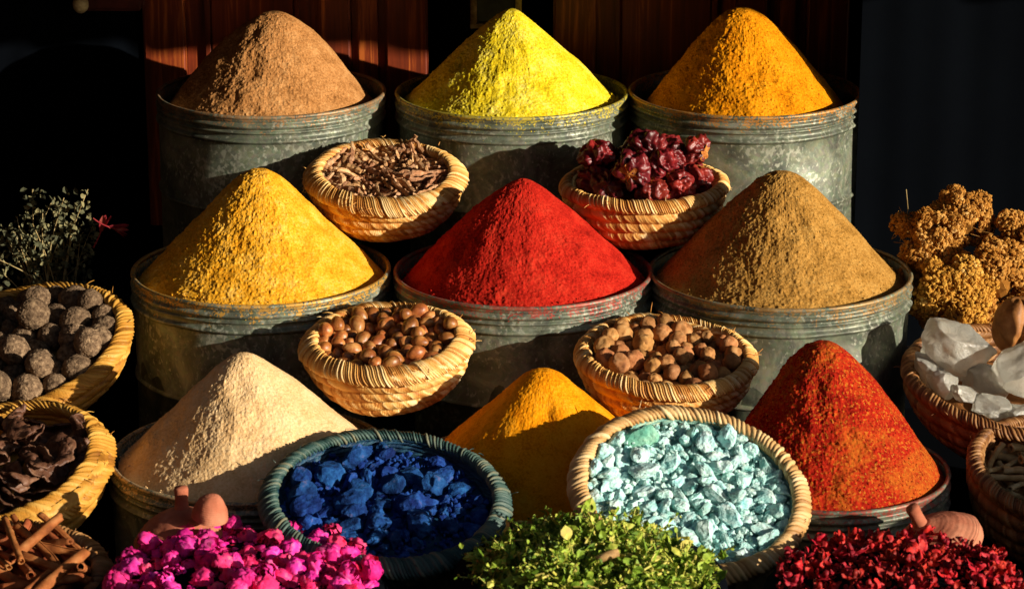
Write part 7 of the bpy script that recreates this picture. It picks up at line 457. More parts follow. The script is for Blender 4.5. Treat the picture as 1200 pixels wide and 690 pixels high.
def zinc_mat():
    m, nt, b = new_mat('weathered_zinc'); tc = N(nt, 'ShaderNodeTexCoord'); oi = N(nt, 'ShaderNodeObjectInfo')
    va = N(nt, 'ShaderNodeVectorMath', operation='ADD'); nt.links.new(tc.outputs['Object'], va.inputs[0])
    par = N(nt, 'ShaderNodeAttribute', attribute_type='OBJECT', attribute_name='seed')
    nt.links.new(par.outputs['Vector'], va.inputs[1]); co = va.outputs[0]
    big = noise(nt, 16, 7, .72, co, .8)
    c = ramp(nt, big, [(.34, rgb('#3c4238')), (.5, rgb('#646a5a')), (.64, rgb('#868a76'))])
    vo = N(nt, 'ShaderNodeTexVoronoi'); vo.inputs['Scale'].default_value = 130; nt.links.new(co, vo.inputs['Vector'])
    c = mixc(nt, .08, c, vo.outputs['Color'], 'OVERLAY')
    # pale scuffs and flecks
    mp = N(nt, 'ShaderNodeMapping'); mp.inputs['Scale'].default_value = (1, 1, .8); mp.inputs['Rotation'].default_value = (.5, .3, 0); nt.links.new(co, mp.inputs['Vector'])
    fl = noise(nt, 150, 2, .5, mp.outputs[0], .2)
    k = ramp(nt, math_(nt, 'MULTIPLY', fl, math_(nt, 'ADD', noise(nt, 12, 2, .5, co), .55)), [(.60, (0, 0, 0, 1)), (.74, (.8, .8, .8, 1))])
    c = mixc(nt, k, c, rgb('#a2a594'))
    # brown stains
    st = ramp(nt, noise(nt, 6, 5, .7, co, 1.2), [(.52, (0, 0, 0, 1)), (.72, (.6, .6, .6, 1))])
    c = mixc(nt, st, c, rgb('#5c5344'))
    # ground spice settled on rim and ribs
    sx = N(nt, 'ShaderNodeSeparateXYZ'); nt.links.new(tc.outputs['Object'], sx.inputs[0])
    tp = N(nt, 'ShaderNodeAttribute', attribute_type='OBJECT', attribute_name='top').outputs['Fac']
    dd = math_(nt, 'MULTIPLY', math_(nt, 'SUBTRACT', tp, sx.outputs['Z']), 9.0)
    dk = math_(nt, 'SUBTRACT', math_(nt, 'ADD', noise(nt, 38, 5, .7, co), noise(nt, 260, 2, .5, co)), dd)
    dcol = N(nt, 'ShaderNodeAttribute', attribute_type='OBJECT', attribute_name='dust').outputs['Color']
    c = mixc(nt, ramp(nt, dk, [(.93, (0, 0, 0, 1)), (1.12, (.6, .6, .6, 1))]), c, dcol)
    nt.links.new(c, b.inputs['Base Color'])
    b.inputs['Metallic'].default_value = .28
    rr = ramp(nt, noise(nt, 30, 4, .6, co), [(.3, (.42, .42, .42, 1)), (.7, (.60, .60, .60, 1))]); nt.links.new(rr, b.inputs['Roughness'])
    bump(nt, b, math_(nt, 'ADD', noise(nt, 22, 3, .5, co), math_(nt, 'MULTIPLY', noise(nt, 240, 3, .6, co), .12)), .28, .003)
    return m
def straw_mat(name, a, b_, c_, d_):
    m, nt, b = new_mat(name); co = N(nt, 'ShaderNodeTexCoord').outputs['Object']
    at = N(nt, 'ShaderNodeAttribute', attribute_name='strand').outputs['Fac']
    f = math_(nt, 'ADD', math_(nt, 'MULTIPLY', at, .62), math_(nt, 'MULTIPLY', noise(nt, 14, 5, .6, co, .5), .75))
    f = math_(nt, 'SUBTRACT', f, .18)
    c = ramp(nt, f, [(.05, a), (.35, b_), (.65, c_), (.92, d_)])
    nt.links.new(c, b.inputs['Base Color']); b.inputs['Roughness'].default_value = .55; b.inputs['Specular IOR Level'].default_value = .35
    bump(nt, b, noise(nt, 420, 3, .6, co), .4, .0012)
    return m
M = {}
M['zinc'] = zinc_mat()
M['straw'] = straw_mat('golden_straw', rgb('#7a3e10'), rgb('#c6843a'), rgb('#e2b062'), rgb('#f4dca8'))
M['straw_pale'] = straw_mat('pale_straw', rgb('#8a5c2c'), rgb('#bd9058'), rgb('#d3ac74'), rgb('#ead0a0'))
M['straw_yellow'] = straw_mat('yellow_straw', rgb('#7a4a14'), rgb('#b97f2a'), rgb('#cc963e'), rgb('#dfb460'))
M['straw_blue'] = straw_mat('blue_dusted_straw', rgb('#0e2424'), rgb('#2a4844'), rgb('#4a6058'), rgb('#8a8060'))
M['turq_lining'] = straw_mat('turquoise_dusted_lining', rgb('#3c6c68'), rgb('#6a9c94'), rgb('#88b4a8'), rgb('#b0bc98'))
M['blue_lining'] = straw_mat('blue_stained_lining', rgb('#0a1c34'), rgb('#10304e'), rgb('#1a4460'), rgb('#3a5c68'))
M['straw_dark'] = straw_mat('dark_straw', rgb('#3a2211'), rgb('#7a4c24'), rgb('#96683a'), rgb('#b58a58'))
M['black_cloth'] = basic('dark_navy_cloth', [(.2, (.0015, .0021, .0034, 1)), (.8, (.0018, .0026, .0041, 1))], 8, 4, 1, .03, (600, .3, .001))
M['dark_wood'] = basic('blackened_wood', [(.2, (.006, .006, .007, 1)), (.8, (.016, .014, .013, 1))], 12, 4, .9, .1)
# ================================================================ builders
def spice_cone(apex, base, R, seed, coarse, mat, label, drop=.0, flat=.10, nt=820, nr=210, streak=1.0, bulge=0.0, name='spice_cone'):
    """heap of ground spice: polar sheet displaced by clumps, crumbs and slides; base = centre of the heap at its rim"""
    H = apex.z-base.z
    s = np.linspace(0, 1, nr)**.85; th = np.linspace(0, 2*PI, nt, endpoint=False)
    T, Sx = np.meshgrid(th, s, indexing='ij')
    off = np.array([apex.x-base.x, apex.y-base.y])
    # profile with a rounded tip
    e = flat; h = 1-(np.sqrt(Sx*Sx+e*e)-e)/(math.sqrt(1+e*e)-e)
    h = h+bulge*np.sin(Sx*PI)
    x = Sx*R*np.cos(T)+off[0]*h; y = Sx*R*np.sin(T)+off[1]*h; z = H*h
    p = np.stack([x.ravel(), y.ravel(), z.ravel()], -1)
    sl = Sx.ravel(); t = T.ravel()
    n = np.stack([np.cos(t)*H/R, np.sin(t)*H/R, np.ones_like(t)], -1); n /= np.linalg.norm(n, axis=1)[:, None]
    q = p+seed*3.1
    d = fbm(q, 8, 3, .5, seed)*.0048*np.minimum(1, sl*4+.35)                  # big undulation
    ang = np.stack([np.cos(t)*7, np.sin(t)*7, sl*1.5], -1)
    ang = ang+.25*np.stack([fbm(q, 16, 2, .5, seed+50), fbm(q, 16, 2, .5, seed+51), 0*t], -1)
    d += streak*fbm(ang, 1.1, 3, .5, seed+40)*.0011*np.minimum(1, sl*2)*np.sin(np.clip(sl, 0, 1)*PI)  # slides down the slope
    left = .5+.5*np.tanh((-np.cos(t)*.8-np.sin(t)*.7+.25+.35*fbm(q, 14, 2, .5, seed+5))*2.2)   # crumbly flank
    lump = fbm(q, 75, 4, .62, seed+11); lump = np.sign(lump)*np.abs(lump)**1.15
    d += coarse*(.11+.66*left)*lump*.0015
    cr = np.maximum(vnoise(q*210, seed+21)-.25, 0)+.8*np.maximum(vnoise(q*330, seed+22)-.3, 0)
    d += coarse*(.05+.70*left)*cr*.0031
    d += vnoise(q*520, seed+31)*.0005
    rgs = np.random.RandomState(seed)
    for g_ in range(3):                     # small slides: a shallow hollow with a lip of fallen powder under it
        t0 = rgs.uniform(PI*1.0, PI*2.0); s0 = rgs.uniform(.25, .7); ww = rgs.uniform(.10, .22)
        da = (np.mod(t-t0+PI, 2*PI)-PI)*np.maximum(sl, .15); k_ = np.exp(-(da/ww*1.6)**2)
        d += k_*(-.0042*np.exp(-((sl-s0)/.10)**2)+.0034*np.exp(-((sl-s0-.16)/.07)**2))*(1+.4*fbm(q, 40, 2, .5, seed+60))
    d *= np.where(sl < .02, .5, 1)
    p = p+n*d[:, None]
    v = p.copy()
    # skirt hidden inside the tin
    f = grid_faces(nt, nr, True)
    last = v.reshape(nt, nr, 3)[:, -1, :].copy(); last[:, 2] -= .05; k0 = len(v); v = np.concatenate([v, last])
    i = np.arange(nt); i2 = (i+1) % nt
    sk = np.stack([i*nr+nr-1, i2*nr+nr-1, k0+i2, k0+i], -1)
    me = mesh_np(name, v, [np.concatenate([f, sk])], True)
    o = link(name, me, mat, loc=base-Vector((0, 0, drop)))
    A = Acc(); iv, jf = ico(1)             # crumbs that rolled to the rim
    for k_ in range(150):
        t0 = rgs.uniform(PI*.9, PI*2.1); rr_ = R*rgs.uniform(.90, 1.035); r_ = rgs.uniform(.0006, .0018)
        A.add(iv*r_*rgs.uniform(.7, 1.3, 3)+np.array([rr_*math.cos(t0), rr_*math.sin(t0), H*(1-rr_/R)*1.0+.0022+r_*.3]), jf)
    link('crumbs', A.mesh('crumbs', False), mat, o)['kind'] = 'stuff'
    return tag(o, label, 'spice heap')
def bead(r0, z0, a, b, n=7):
    return [(r0+a*math.sin(PI*i/(n-1)), z0-b*i/(n-1)) for i in range(n)]
def zinc_tin(c, R, H, label, seed, dust=(.3, .2, .1), second=.16, tilt=(0, 0)):
    c = Vector(c); root = empty('zinc_tin', c-Vector((0, 0, H)), (tilt[0], tilt[1], seed*1.7)); tag(root, label, 'tin', 'zinc tins of ground spice')
    z = H
    t = .0016
    outer = [(R*.965, 0), (R*.985, 0)]
    outer += [(R, .006), (R, .016)]
    for q in bead(R, z-second-.006, .0040, -.010, 9): outer.append(q)
    outer += [(R-.0002, z-.060), (R-.0002, z-.047)]
    outer += bead(R, z-.046, .0050, -.010, 9)
    outer += [(R-.0008, z-.034), (R-.0008, z-.030)]
    outer += bead(R-.0005, z-.0295, .0038, -.006, 7)
    outer += [(R-.0014, z-.0222)]
    outer += bead(R-.0005, z-.0215, .0052, -.011, 9)
    outer += [(R+.0005, z-.009), (R+.002, z-.005), (R+.002, z-.002)]
    inner = [(R-.001, z-.002), (R-.001, z-.03), (R-t-.0005, z-.05), (R-t-.0005, .004), (.001, .004)]
    v, f = lathe(outer+inner, 240, .0030, seed)
    rad = np.hypot(v[:, 0], v[:, 1]); dn = fbm(v+seed*5, 7, 3, .5, seed)*.0030+fbm(v+seed*5, 24, 2, .5, seed)*.0010-.0045*np.maximum(fbm(v+seed*9, 11, 1, .5, seed+3)-.45, 0)
    dn *= np.clip((H-.005-v[:, 2])/.05, 0, 1); v[:, 0] *= 1+dn/np.maximum(rad, .05); v[:, 1] *= 1+dn/np.maximum(rad, .05)
    b = link('body', mesh_np('tin_body', v, f), M['zinc'], root); b['seed'] = [seed*1.3, seed*.7, seed*2.1]; b['dust'] = list(dust); b['top'] = float(H)
    pr = [(R+.0005+.0036*math.cos(a), z-.001+.0036*math.sin(a)) for a in np.linspace(0, 2*PI, 12, endpoint=False)]
    v, f = lathe(pr, 200, .0022, seed, True)
    r = link('rim', mesh_np('tin_rim', v, f), M['zinc'], root); r['seed'] = [seed*2.3, seed*.2, seed*1.1]; r['dust'] = list(dust); r['top'] = float(H)
    return root
def straw_basket(key, mat, label, coils=5, strands=120, rimw=.0115, rimh=.0125, rs=66, slant=.05, cat='basket', group='round straw baskets', name='straw_basket', wav=.0, sk=.07, lining=None, slope=.62, stray=26):
    b = BASKETS[key]; R, H = b['R'], b['H']; q = b['q']; rg = np.random.RandomState(hash(key) % 999 if False else sum(map(ord, key)))
    base = b['c']+q @ Vector((0, 0, -H))
    root = empty(name, base, q); tag(root, label, cat, group)
    r, z = basket_profile(b)
    def coiled(name, rr, zz, sgn, amp, ns, cn, nm):
        nu = ns*6; pv = max(cn*9, 20); s = np.linspace(0, 1, pv); zv = np.interp(s, np.linspace(0, 1, len(zz)), zz); rv = np.interp(s, np.linspace(0, 1, len(rr)), rr)
        th = np.linspace(0, 2*PI, nu, endpoint=False); T, Sg = np.meshgrid(th, s, indexing='ij')
        Zv = np.interp(Sg, s, zv); Rv = np.interp(Sg, s, rv)
        cs = Sg*cn; ci = np.clip(np.floor(cs), 0, cn-1).astype(int)
        coil = np.abs(np.sin(PI*cs))**.55
        ph = rg.uniform(0, 1, cn+1)[ci]
        jit = .35*np.sin(T*7+ci*2.1)+.25*np.sin(T*17+ci)+.2*np.sin(T*41+ci*3)
        st = (T/(2*PI)*ns+ph+jit+slant*ns/6*(cs-ci)*0.5)
        si = np.floor(st).astype(int); stitch = np.abs(np.sin(PI*st))**.7
        rnd = _hash(si % ns, ci, ci*0, 77)
        ins = (si % ns)
        d = amp*coil+.0022*stitch*(.3+.7*coil)+(rnd-.5)*.0016
        d += .0016*np.sin(T*3+ci*1.3)+wav*np.sin(T*5)
        Rr = Rv+sgn*d
        v = np.stack([Rr*np.cos(T), Rr*np.sin(T), Zv+.0010*np.sin(T*4+ci)+H], -1).reshape(-1, 3)
        f = grid_faces(nu, pv, True)
        if sgn < 0: f = f[:, ::-1]
        return v, f, rnd.ravel()
    A = Acc()
    v, f, a = coiled('o', r-.0085, z, 1, .0080, strands, coils, 0); A.add(v, f, a)
    k = np.linspace(0, 1, 12)[:-1]
    v2, f2 = lathe([(max(.0005, x*(r[0]-.004)), .001) for x in np.linspace(0, 1, 6)], strands*2); A.add(v2, f2[:, ::-1], .4)
    link('wall', A.mesh('basket_wall'), mat, root)
    # inner lining coils and floor
    fz = -H*b['fl']; m = z > fz; ri = r[m]-.015; zi = z[m]; A = Acc()
    v, f, a = coiled('i', ri, zi, -1, .0038, strands, max(4, coils-1), 1); A.add(v, f, a)
    pv = [(max(.0004, x*(ri[0]+.004)), fz+H+.0035*abs(math.sin(x*PI*6))) for x in np.linspace(0, 1, 40)]
    v2, f2 = lathe(pv, strands*2); A.add(v2, f2, .35)
    link('lining', A.mesh('basket_lining'), lining or mat, root)
    # rim: thick roll wrapped by slanting strands
    nu = rs*8; nv = 44; th = np.linspace(0, 2*PI, nu, endpoint=False); ph = np.linspace(0, 2*PI, nv, endpoint=False)
    T, F = np.meshgrid(th, ph, indexing='ij')
    tw = round(rs*sk); st = T/(2*PI)*rs+F/(2*PI)*tw+.3*np.sin(T*9)+.2*np.sin(T*23)
    si = np.floor(st).astype(int) % rs; g = np.abs(np.sin(PI*st))**.55; rnd = _hash(si, si*0, si*0, 5)
    # split every strand in a few fibres
    fib = np.abs(np.sin(PI*st*3+si))
    dep = .0020/rimh; k = 1+dep*1.6*(g-.6)+dep*.35*fib+(rnd-.5)*dep*1.3
    a = rimw*(1+.06*np.sin(T*4+1))+(k-1)*rimw*.5; hh = rimh*k; ca, sa = math.cos(slope), math.sin(slope)
    ex = np.cos(F); ex = np.sign(ex)*np.abs(ex)**.85
    Rr = R-rimw*ca*.80+a*ex*ca+hh*np.sin(F)*sa; Z = H-rimw*sa*.55-a*ex*sa+hh*np.sin(F)*ca+.0014*np.sin(T*3+2)+.0008*np.sin(T*11)
    v = np.stack([Rr*np.cos(T), Rr*np.sin(T), Z], -1).reshape(-1, 3)
    idx = np.arange(nu*nv).reshape(nu, nv); I2 = np.roll(idx, -1, 0); J2 = np.roll(idx, -1, 1); IJ = np.roll(I2, -1, 1)
    f = np.stack([idx, I2, IJ, J2], -1).reshape(-1, 4)
    A = Acc(); A.add(v, f, rnd.ravel())
    for q_ in range(stray):          # loose straw ends
        t0 = rg.uniform(0, 2*PI); r0 = R+rg.uniform(-.012, .004); z0 = H+rg.uniform(-.012, .006); L = rg.uniform(.006, .020)
        dv = np.array([math.cos(t0)*rg.uniform(-.2, 1)-math.sin(t0)*rg.uniform(-1, 1), math.sin(t0)*rg.uniform(-.2, 1)+math.cos(t0)*rg.uniform(-1, 1), rg.uniform(-.5, .7)]); dv /= np.linalg.norm(dv)
        p0 = np.array([r0*math.cos(t0), r0*math.sin(t0), z0]); A.add(*tube([p0, p0+dv*L*.5, p0+dv*L+np.array([0, 0, -.15*L])], [.0007, .0006, .0003], 5), rg.rand())
    link('rim', A.mesh('basket_rim'), mat, root)
    return root
def parse(s):
    return [[float(x) for x in q.split()] for q in s.split(';') if q]
def pile(key, name, cat, protos, mats, label, group, dz=0.0):
    """first use of each variant builds it, later ones are copies of the object (and of its parts)"""
    made = {}; out = []
    for i, p in enumerate(parse(POSES[key])):
        k = int(p[0]); s = p[1]
        if k not in made:
            pr = protos[k]; o = link(name, pr[0], mats[0]); ch = []
            for (pn, pm), mt in zip(pr[1:], mats[1:]): ch.append(link(pn, pm, mt, o))
            made[k] = (o, ch)
        else:
            src, ch = made[k]; o = src.copy(); COL.objects.link(o)
            for c in ch:
                if c.name.startswith('stem') and (i % 3): continue
                d = c.copy(); COL.objects.link(d); d.parent = o
        o.location = (p[2], p[3], p[4]+dz); o.rotation_mode = 'QUATERNION'; o.rotation_quaternion = p[5:9]; o.scale = (s, s, s)
        tag(o, label, cat, group); out.append(o)
    return out
def single_out(objs, pick, label):
    """the one member of a pile that the photograph tells apart gets its own label"""
    o = pick(objs); o['label'] = label
    return o

# ================================================================ tins and their heaps
Y1, Y2, Y3 = .42, .0, -.42
def row_c(u, v, y): return P(u, v, y)
TIN = []
DUST = {}
def tin_with_heap(u, v, y, rpx, au, av, seed, coarse, mat, tl, cl, ay=0, H=.30, drop=.014, heapk=.965, **kw):
    c = P(u, v, y); R = rpx/ppm(y, c.z)
    zinc_tin(c, R, H, tl, seed, dust=DUST[mat.name])
    apex = P(au, av, y+ay); base = Vector((c.x, c.y, c.z-drop))
    spice_cone(apex, base, R*heapk, seed, coarse, mat, cl, **kw)
    return c, R
pm = powder_mat
def c3(a, b, c): return (rgb(a), rgb(b), rgb(c))
MP = {
 'brown': pm('brown_spice', c3('#80542a', '#b27c48', '#cb9a64'), [(400, rgb('#5c3214'), .66)]),
 'yellow': pm('yellow_spice', c3('#c2a008', '#e4cc28', '#f0de70'), [(450, rgb('#a08400'), .68)]),
 'amber': pm('amber_spice', c3('#a85c04', '#d98a0c', '#e49a20'), [(300, rgb('#8a4204'), .62)]),
 'gold': pm('golden_spice', c3('#c67c0c', '#e6a628', '#efc060'), [(350, rgb('#b06a04'), .66)]),
 'red': pm('red_spice', c3('#80120c', '#b42418', '#c03a26'), [(420, rgb('#7a0a08'), .66)]),
 'khaki': pm('khaki_spice', c3('#7a541e', '#ac7e3c', '#be9450'), [(330, rgb('#5c4214'), .62), (260, rgb('#c8a868'), .70)]),
 'cream': pm('cream_spice', c3('#c89c66', '#e2bc88', '#eecfa2'), [(380, rgb('#a87c4c'), .70)]),
 'saffron': pm('orange_spice', c3('#c46a04', '#e8920c', '#f0a428'), None),
 'blend': pm('red_orange_blend', c3('#6e0d0a', '#a02012', '#b44418'), [(235, rgb('#b46420'), .58), (290, rgb('#5c0806'), .60), (230, rgb('#c08838'), .70)], patch=rgb('#b05e1c'), fine=330),
}
tin_with_heap(318, 107, Y1, 132, 322, 14, 1, 1.0, MP['brown'], 'grey zinc tin heaped with brown spice, back row left', 'light brown ground spice heaped in the back row left tin', flat=.24, bulge=.045, heapk=.955, drop=.032)
tin_with_heap(600, 108, Y1, 134, 600, 10, 2, .85, MP['yellow'], 'grey zinc tin heaped with bright yellow spice', 'bright lemon yellow ground spice in a tall pointed heap', flat=.09, bulge=.015, drop=.020)
tin_with_heap(873, 107, Y1, 134, 870, 10, 3, 1.15, MP['amber'], 'grey zinc tin heaped with coarse amber spice, back row right', 'coarse amber orange spice heaped in the back row right tin', flat=.22, bulge=.04, heapk=.90, drop=.034)
tin_with_heap(306, 315, Y2, 149, 306, 199, 4, 1.1, MP['gold'], 'grey zinc tin heaped with golden yellow spice, middle row left', 'golden yellow ground spice heaped in the middle row left tin', flat=.13, bulge=.015, drop=.018)
tin_with_heap(613, 317, Y2, 149, 612, 209, 5, .9, MP['red'], 'grey zinc tin heaped with scarlet spice in the centre', 'scarlet red ground spice heaped in the centre tin', flat=.14, bulge=.01, drop=.018)
tin_with_heap(914, 318, Y2, 152, 917, 202, 6, 1.1, MP['khaki'], 'grey zinc tin heaped with khaki brown spice beside the dried flower clumps', 'khaki brown ground spice heaped in the middle row right tin', flat=.12, bulge=.02, drop=.018)
tin_with_heap(296, 531, Y3, 163, 284, 414, 7, .6, MP['cream'], 'grey zinc tin heaped with cream coloured spice', 'pale cream ground spice in a wide smooth heap', flat=.13)
tin_with_heap(636, 552, Y3, 163, 637, 433, 8, .40, MP['saffron'], 'dark zinc tin of orange spice between the blue and the turquoise stones', 'smooth orange ground spice heaped between the two bowls of coloured stones', flat=.16)
tin_with_heap(967, 548, Y3, 143, 965, 401, 9, 1.2, MP['blend'], 'grey zinc tin heaped with red and orange spice blend', 'coarse dark red and orange spice blend heaped in the front right tin', flat=.18, bulge=.02)

# ================================================================ baskets
straw_basket('clove', M['straw'], 'round straw basket of small brown bark pieces', 5, 165, .0150, .0062, 230, .3, sk=.05, slope=.55)
straw_basket('chile', M['straw'], 'round straw basket of dark red dried chillies', 5, 165, .0100, .0062, 210, .2, sk=.03, slope=.8)
straw_basket('hazel', M['straw'], 'round straw basket of reddish brown nuts', 5, 150, .0148, .0062, 210, .3, sk=.05, slope=.6)
straw_basket('nutmeg', M['straw'], 'round straw basket of pale brown nutmegs', 5, 160, .0115, .0062, 210, .3, sk=.04, slope=.75)
straw_basket('blue', M['straw_blue'], 'wide shallow basket stained blue, full of blue stones', 4, 170, .0135, .0075, 190, .2, sk=.03, lining=M['blue_lining'])
straw_basket('turq', M['straw_pale'], 'wide shallow straw basket of turquoise stones, tipped forward', 4, 150, .0135, .0085, 130, .3, sk=.04, lining=M['turq_lining'])
straw_basket('ball', M['straw_yellow'], 'yellow straw basket of rough brown balls at the left edge', 4, 110, .0125, .0065, 120, .5, sk=.07)
straw_basket('pod', M['straw_yellow'], 'yellow straw basket of dark curled pods at the left edge', 4, 100, .0210, .0070, 110, .5, sk=.08, slope=.9)
straw_basket('quill', M['straw_dark'], 'brown basket of cinnamon sticks in the bottom left corner', 4, 130, .0150, .0075, 130, .5, sk=.05)
straw_basket('crystal', M['straw_dark'], 'brown straw basket of large clear crystals', 5, 170, .0100, .0070, 190, .2, sk=.03)
straw_basket('twig', M['straw_dark'], 'dark straw basket of pale hollow twigs at the right edge', 5, 170, .0100, .0070, 190, .2, sk=.03)

# ================================================================ goods in the baskets
mt_nut = basic('glossy_nut_shell', [(.1, rgb('#643014')), (.5, rgb('#a05e2c')), (.9, rgb('#d09858'))], 60, 5, .40, .5, (200, .35, .0015), .34, .006)
mt_nutmeg = basic('dry_nutmeg_shell', [(.1, rgb('#6a4022')), (.5, rgb('#a5703f')), (.9, rgb('#c39260'))], 60, 6, .75, .25, (330, .5, .0012), .25, .01)
mt_chip = basic('dry_bark', [(.1, rgb('#744c2c')), (.5, rgb('#b3835a')), (.9, rgb('#d6b088'))], 90, 5, .85, .2, (420, .6, .001), .30, .01)
mt_ch = basic('chilli_skin', [(.15, rgb('#3a0a0e')), (.5, rgb('#6c1416')), (.85, rgb('#9c3026'))], 30, 5, .40, .5, (160, .5, .002), .30, .006)
mt_cal = basic('chilli_calyx', [(.1, rgb('#6a2c10')), (.5, rgb('#b06a2c')), (.9, rgb('#d2a05c'))], 120, 4, .8, .2, (400, .5, .001))
mt_blue = basic('blue_pigment_stone', [(.1, rgb('#071640')), (.45, rgb('#10326c')), (.7, rgb('#204e8c')), (.92, rgb('#5c5a86'))], 55, 6, .9, .15, (240, .8, .0022), .25, .01)
mt_turq = basic('turquoise_stone', [(.08, rgb('#62b4b4')), (.35, rgb('#a4d6d4')), (.7, rgb('#cfe8e4')), (.95, rgb('#a9b8a4'))], 60, 6, .95, .1, (200, 1.0, .003), .18, .022)
mt_ball = basic('rough_brown_ball', [(.1, rgb('#3a2c20')), (.5, rgb('#77604a')), (.9, rgb('#ac9070'))], 130, 6, .95, .1, (300, 1.0, .003), .22)
mt_pod = basic('dark_pod_skin', [(.1, rgb('#2c1a12')), (.5, rgb('#5e3c2a')), (.9, rgb('#8e6a50'))], 40, 6, .5, .4, (220, .6, .002), .25)
mt_quill = basic('cinnamon_bark', [(.1, rgb('#5a2a12')), (.5, rgb('#95522a')), (.9, rgb('#b87a4a'))], 40, 6, .8, .2, (300, .5, .001), .22, .01)
mt_twig = basic('pale_twig', [(.1, rgb('#7a5a34')), (.5, rgb('#b8935e')), (.9, rgb('#dcc090'))], 50, 5, .7, .3, (300, .4, .001), .18)
mt_rose = basic('magenta_petals', [(.03, rgb('#840c40')), (.3, rgb('#d0186c')), (.65, rgb('#e83a8c')), (.95, rgb('#f08098'))], 110, 4, .75, .2, (300, .4, .001), .22, .028, attr=.4)
mt_roselle = basic('dark_red_petals', [(.05, rgb('#4a060a')), (.45, rgb('#a8141a')), (.8, rgb('#cc2c24')), (.985, rgb('#d8702c'))], 90, 4, .6, .3, (300, .4, .001), .30, .006, attr=.35)
def V(fn, n, base, **kw): return [(fn(fn.__name__.replace('_mesh', ''), base+i, **kw),) for i in range(n)]
near = lambda u, v: (lambda objs: min(objs, key=lambda o: (o.location-P(u, v, o.location.y)).length))
nuts = pile('hazel', 'nut', 'nut', V(nut_mesh, 4, 100), [mt_nut], 'small glossy reddish brown nut lying in the round straw basket below the golden spice', 'reddish brown nuts in the straw basket')
megs = pile('nutmeg', 'nutmeg', 'nutmeg', V(nutmeg_mesh, 5, 200), [mt_nutmeg], 'dull pale brown nutmeg lying in the straw basket behind the turquoise stones', 'pale brown nutmegs in the straw basket')
chips = pile('clove', 'bark_piece', 'bark piece', V(chip_mesh, 8, 300), [mt_chip], 'small brown stick of bark in the straw basket between the brown and yellow spice heaps', 'small bark pieces in the straw basket')
chiles = pile('chile', 'dried_chilli', 'chilli', [(b_, ('calyx', c_), ('stem', s_)) for b_, c_, s_ in [chile_parts('c%d' % i, 400+i) for i in range(5)]], [mt_ch, mt_cal, mt_cal], 'wrinkled dark red dried round chilli in the straw basket below the amber spice', 'dried round chillies in the straw basket')
blues = pile('blue', 'blue_stone', 'stone', V(rock_mesh, 6, 500, r=.027, stretch=(1.1, .85, .65), lo=.42, hi=.8, sub=4, rough=.045, bites=1), [mt_blue], 'jagged deep blue stone in the wide blue stained basket', 'blue pigment stones in the wide basket')
turqs = pile('turq', 'turquoise_stone', 'stone', V(rock_mesh, 8, 600, r=.0140, stretch=(1.1, .85, .6), lo=.42, hi=.85, sub=4, rough=.065, bites=2), [mt_turq], 'small chalky pale turquoise stone in the tipped straw basket', 'turquoise stones in the tipped basket')
balls = pile('ball', 'rough_ball', 'dried ball', V(ball_mesh, 5, 700, r=.0245), [mt_ball], 'rough dark brown dried ball in the yellow straw basket at the left edge', 'rough brown balls in the yellow basket')
pods = pile('pod', 'dried_pod', 'pod', V(pod_mesh, 5, 800), [mt_pod], 'dark brown curled leathery pod in the yellow straw basket at the left edge', 'dark curled pods in the yellow basket')
quills = pile('quill', 'cinnamon_stick', 'cinnamon stick', V(quill_mesh, 5, 900), [mt_quill], 'rolled cinnamon stick in the basket in the bottom left corner', 'cinnamon sticks in the corner basket')
twigs = pile('twig', 'hollow_twig', 'twig', V(twig_mesh, 5, 1300), [mt_twig], 'pale hollow twig in the dark basket at the right edge', 'pale hollow twigs in the dark basket')
roses = pile('rose', 'rosebud', 'rosebud', V(rosebud_mesh, 6, 1000), [mt_rose], 'bright magenta dried rosebud in the heap in front of the cream spice tin', 'magenta rosebuds in the front heap', dz=-.026)
rosel = pile('roselle', 'dried_red_flower', 'dried flower', V(roselle_mesh, 6, 1100), [mt_roselle], 'crumpled dark red dried flower in the heap below the red and orange spice blend', 'dark red dried flowers in the front right heap', dz=-.020)

g_ = single_out(turqs, near(748, 514), 'largest turquoise stone, greener than the rest, at the upper left inside the tipped basket'); g_.scale = (1.55, 1.55, 1.55)
g_.location = Vector(g_.location)+Vector((0, -.004, .006)); g_.data = g_.data.copy(); g_.data.materials.clear(); g_.data.materials.append(basic('green_stone', [(.1, rgb('#3f8c7c')), (.5, rgb('#7ab8a2')), (.9, rgb('#a4d0b8'))], 60, 6, .9, .15, (240, .9, .0025)))

def chips_bed(key, mat, label, n, r, seed):
    b = BASKETS[key]; rg = np.random.RandomState(seed); A = Acc(); iv, jf = ico(1); R = b['R']*.84
    for k in range(n):
        a = rg.uniform(0, 2*PI); q = R*math.sqrt(rg.rand()); s_ = r*rg.uniform(.35, 1.3)
        v = iv*(1+.28*rg.normal(size=(len(iv), 1)))*s_*rg.uniform(.6, 1.2, 3)
        A.add(v+np.array([q*math.cos(a), q*math.sin(a), -b['H']*b['fl']+.003+rg.rand()**1.5*.012]), jf)
    o = link('stone_crumbs', A.mesh('crumbs', False), mat, loc=b['c'], rot=b['q']); return tag(o, label, 'crumbs', kind='stuff')
chips_bed('turq', mt_turq, 'fine turquoise crumbs between the turquoise stones', 1500, .0042, 5)
chips_bed('blue', mt_blue, 'fine blue crumbs between the blue stones', 1100, .0045, 6)
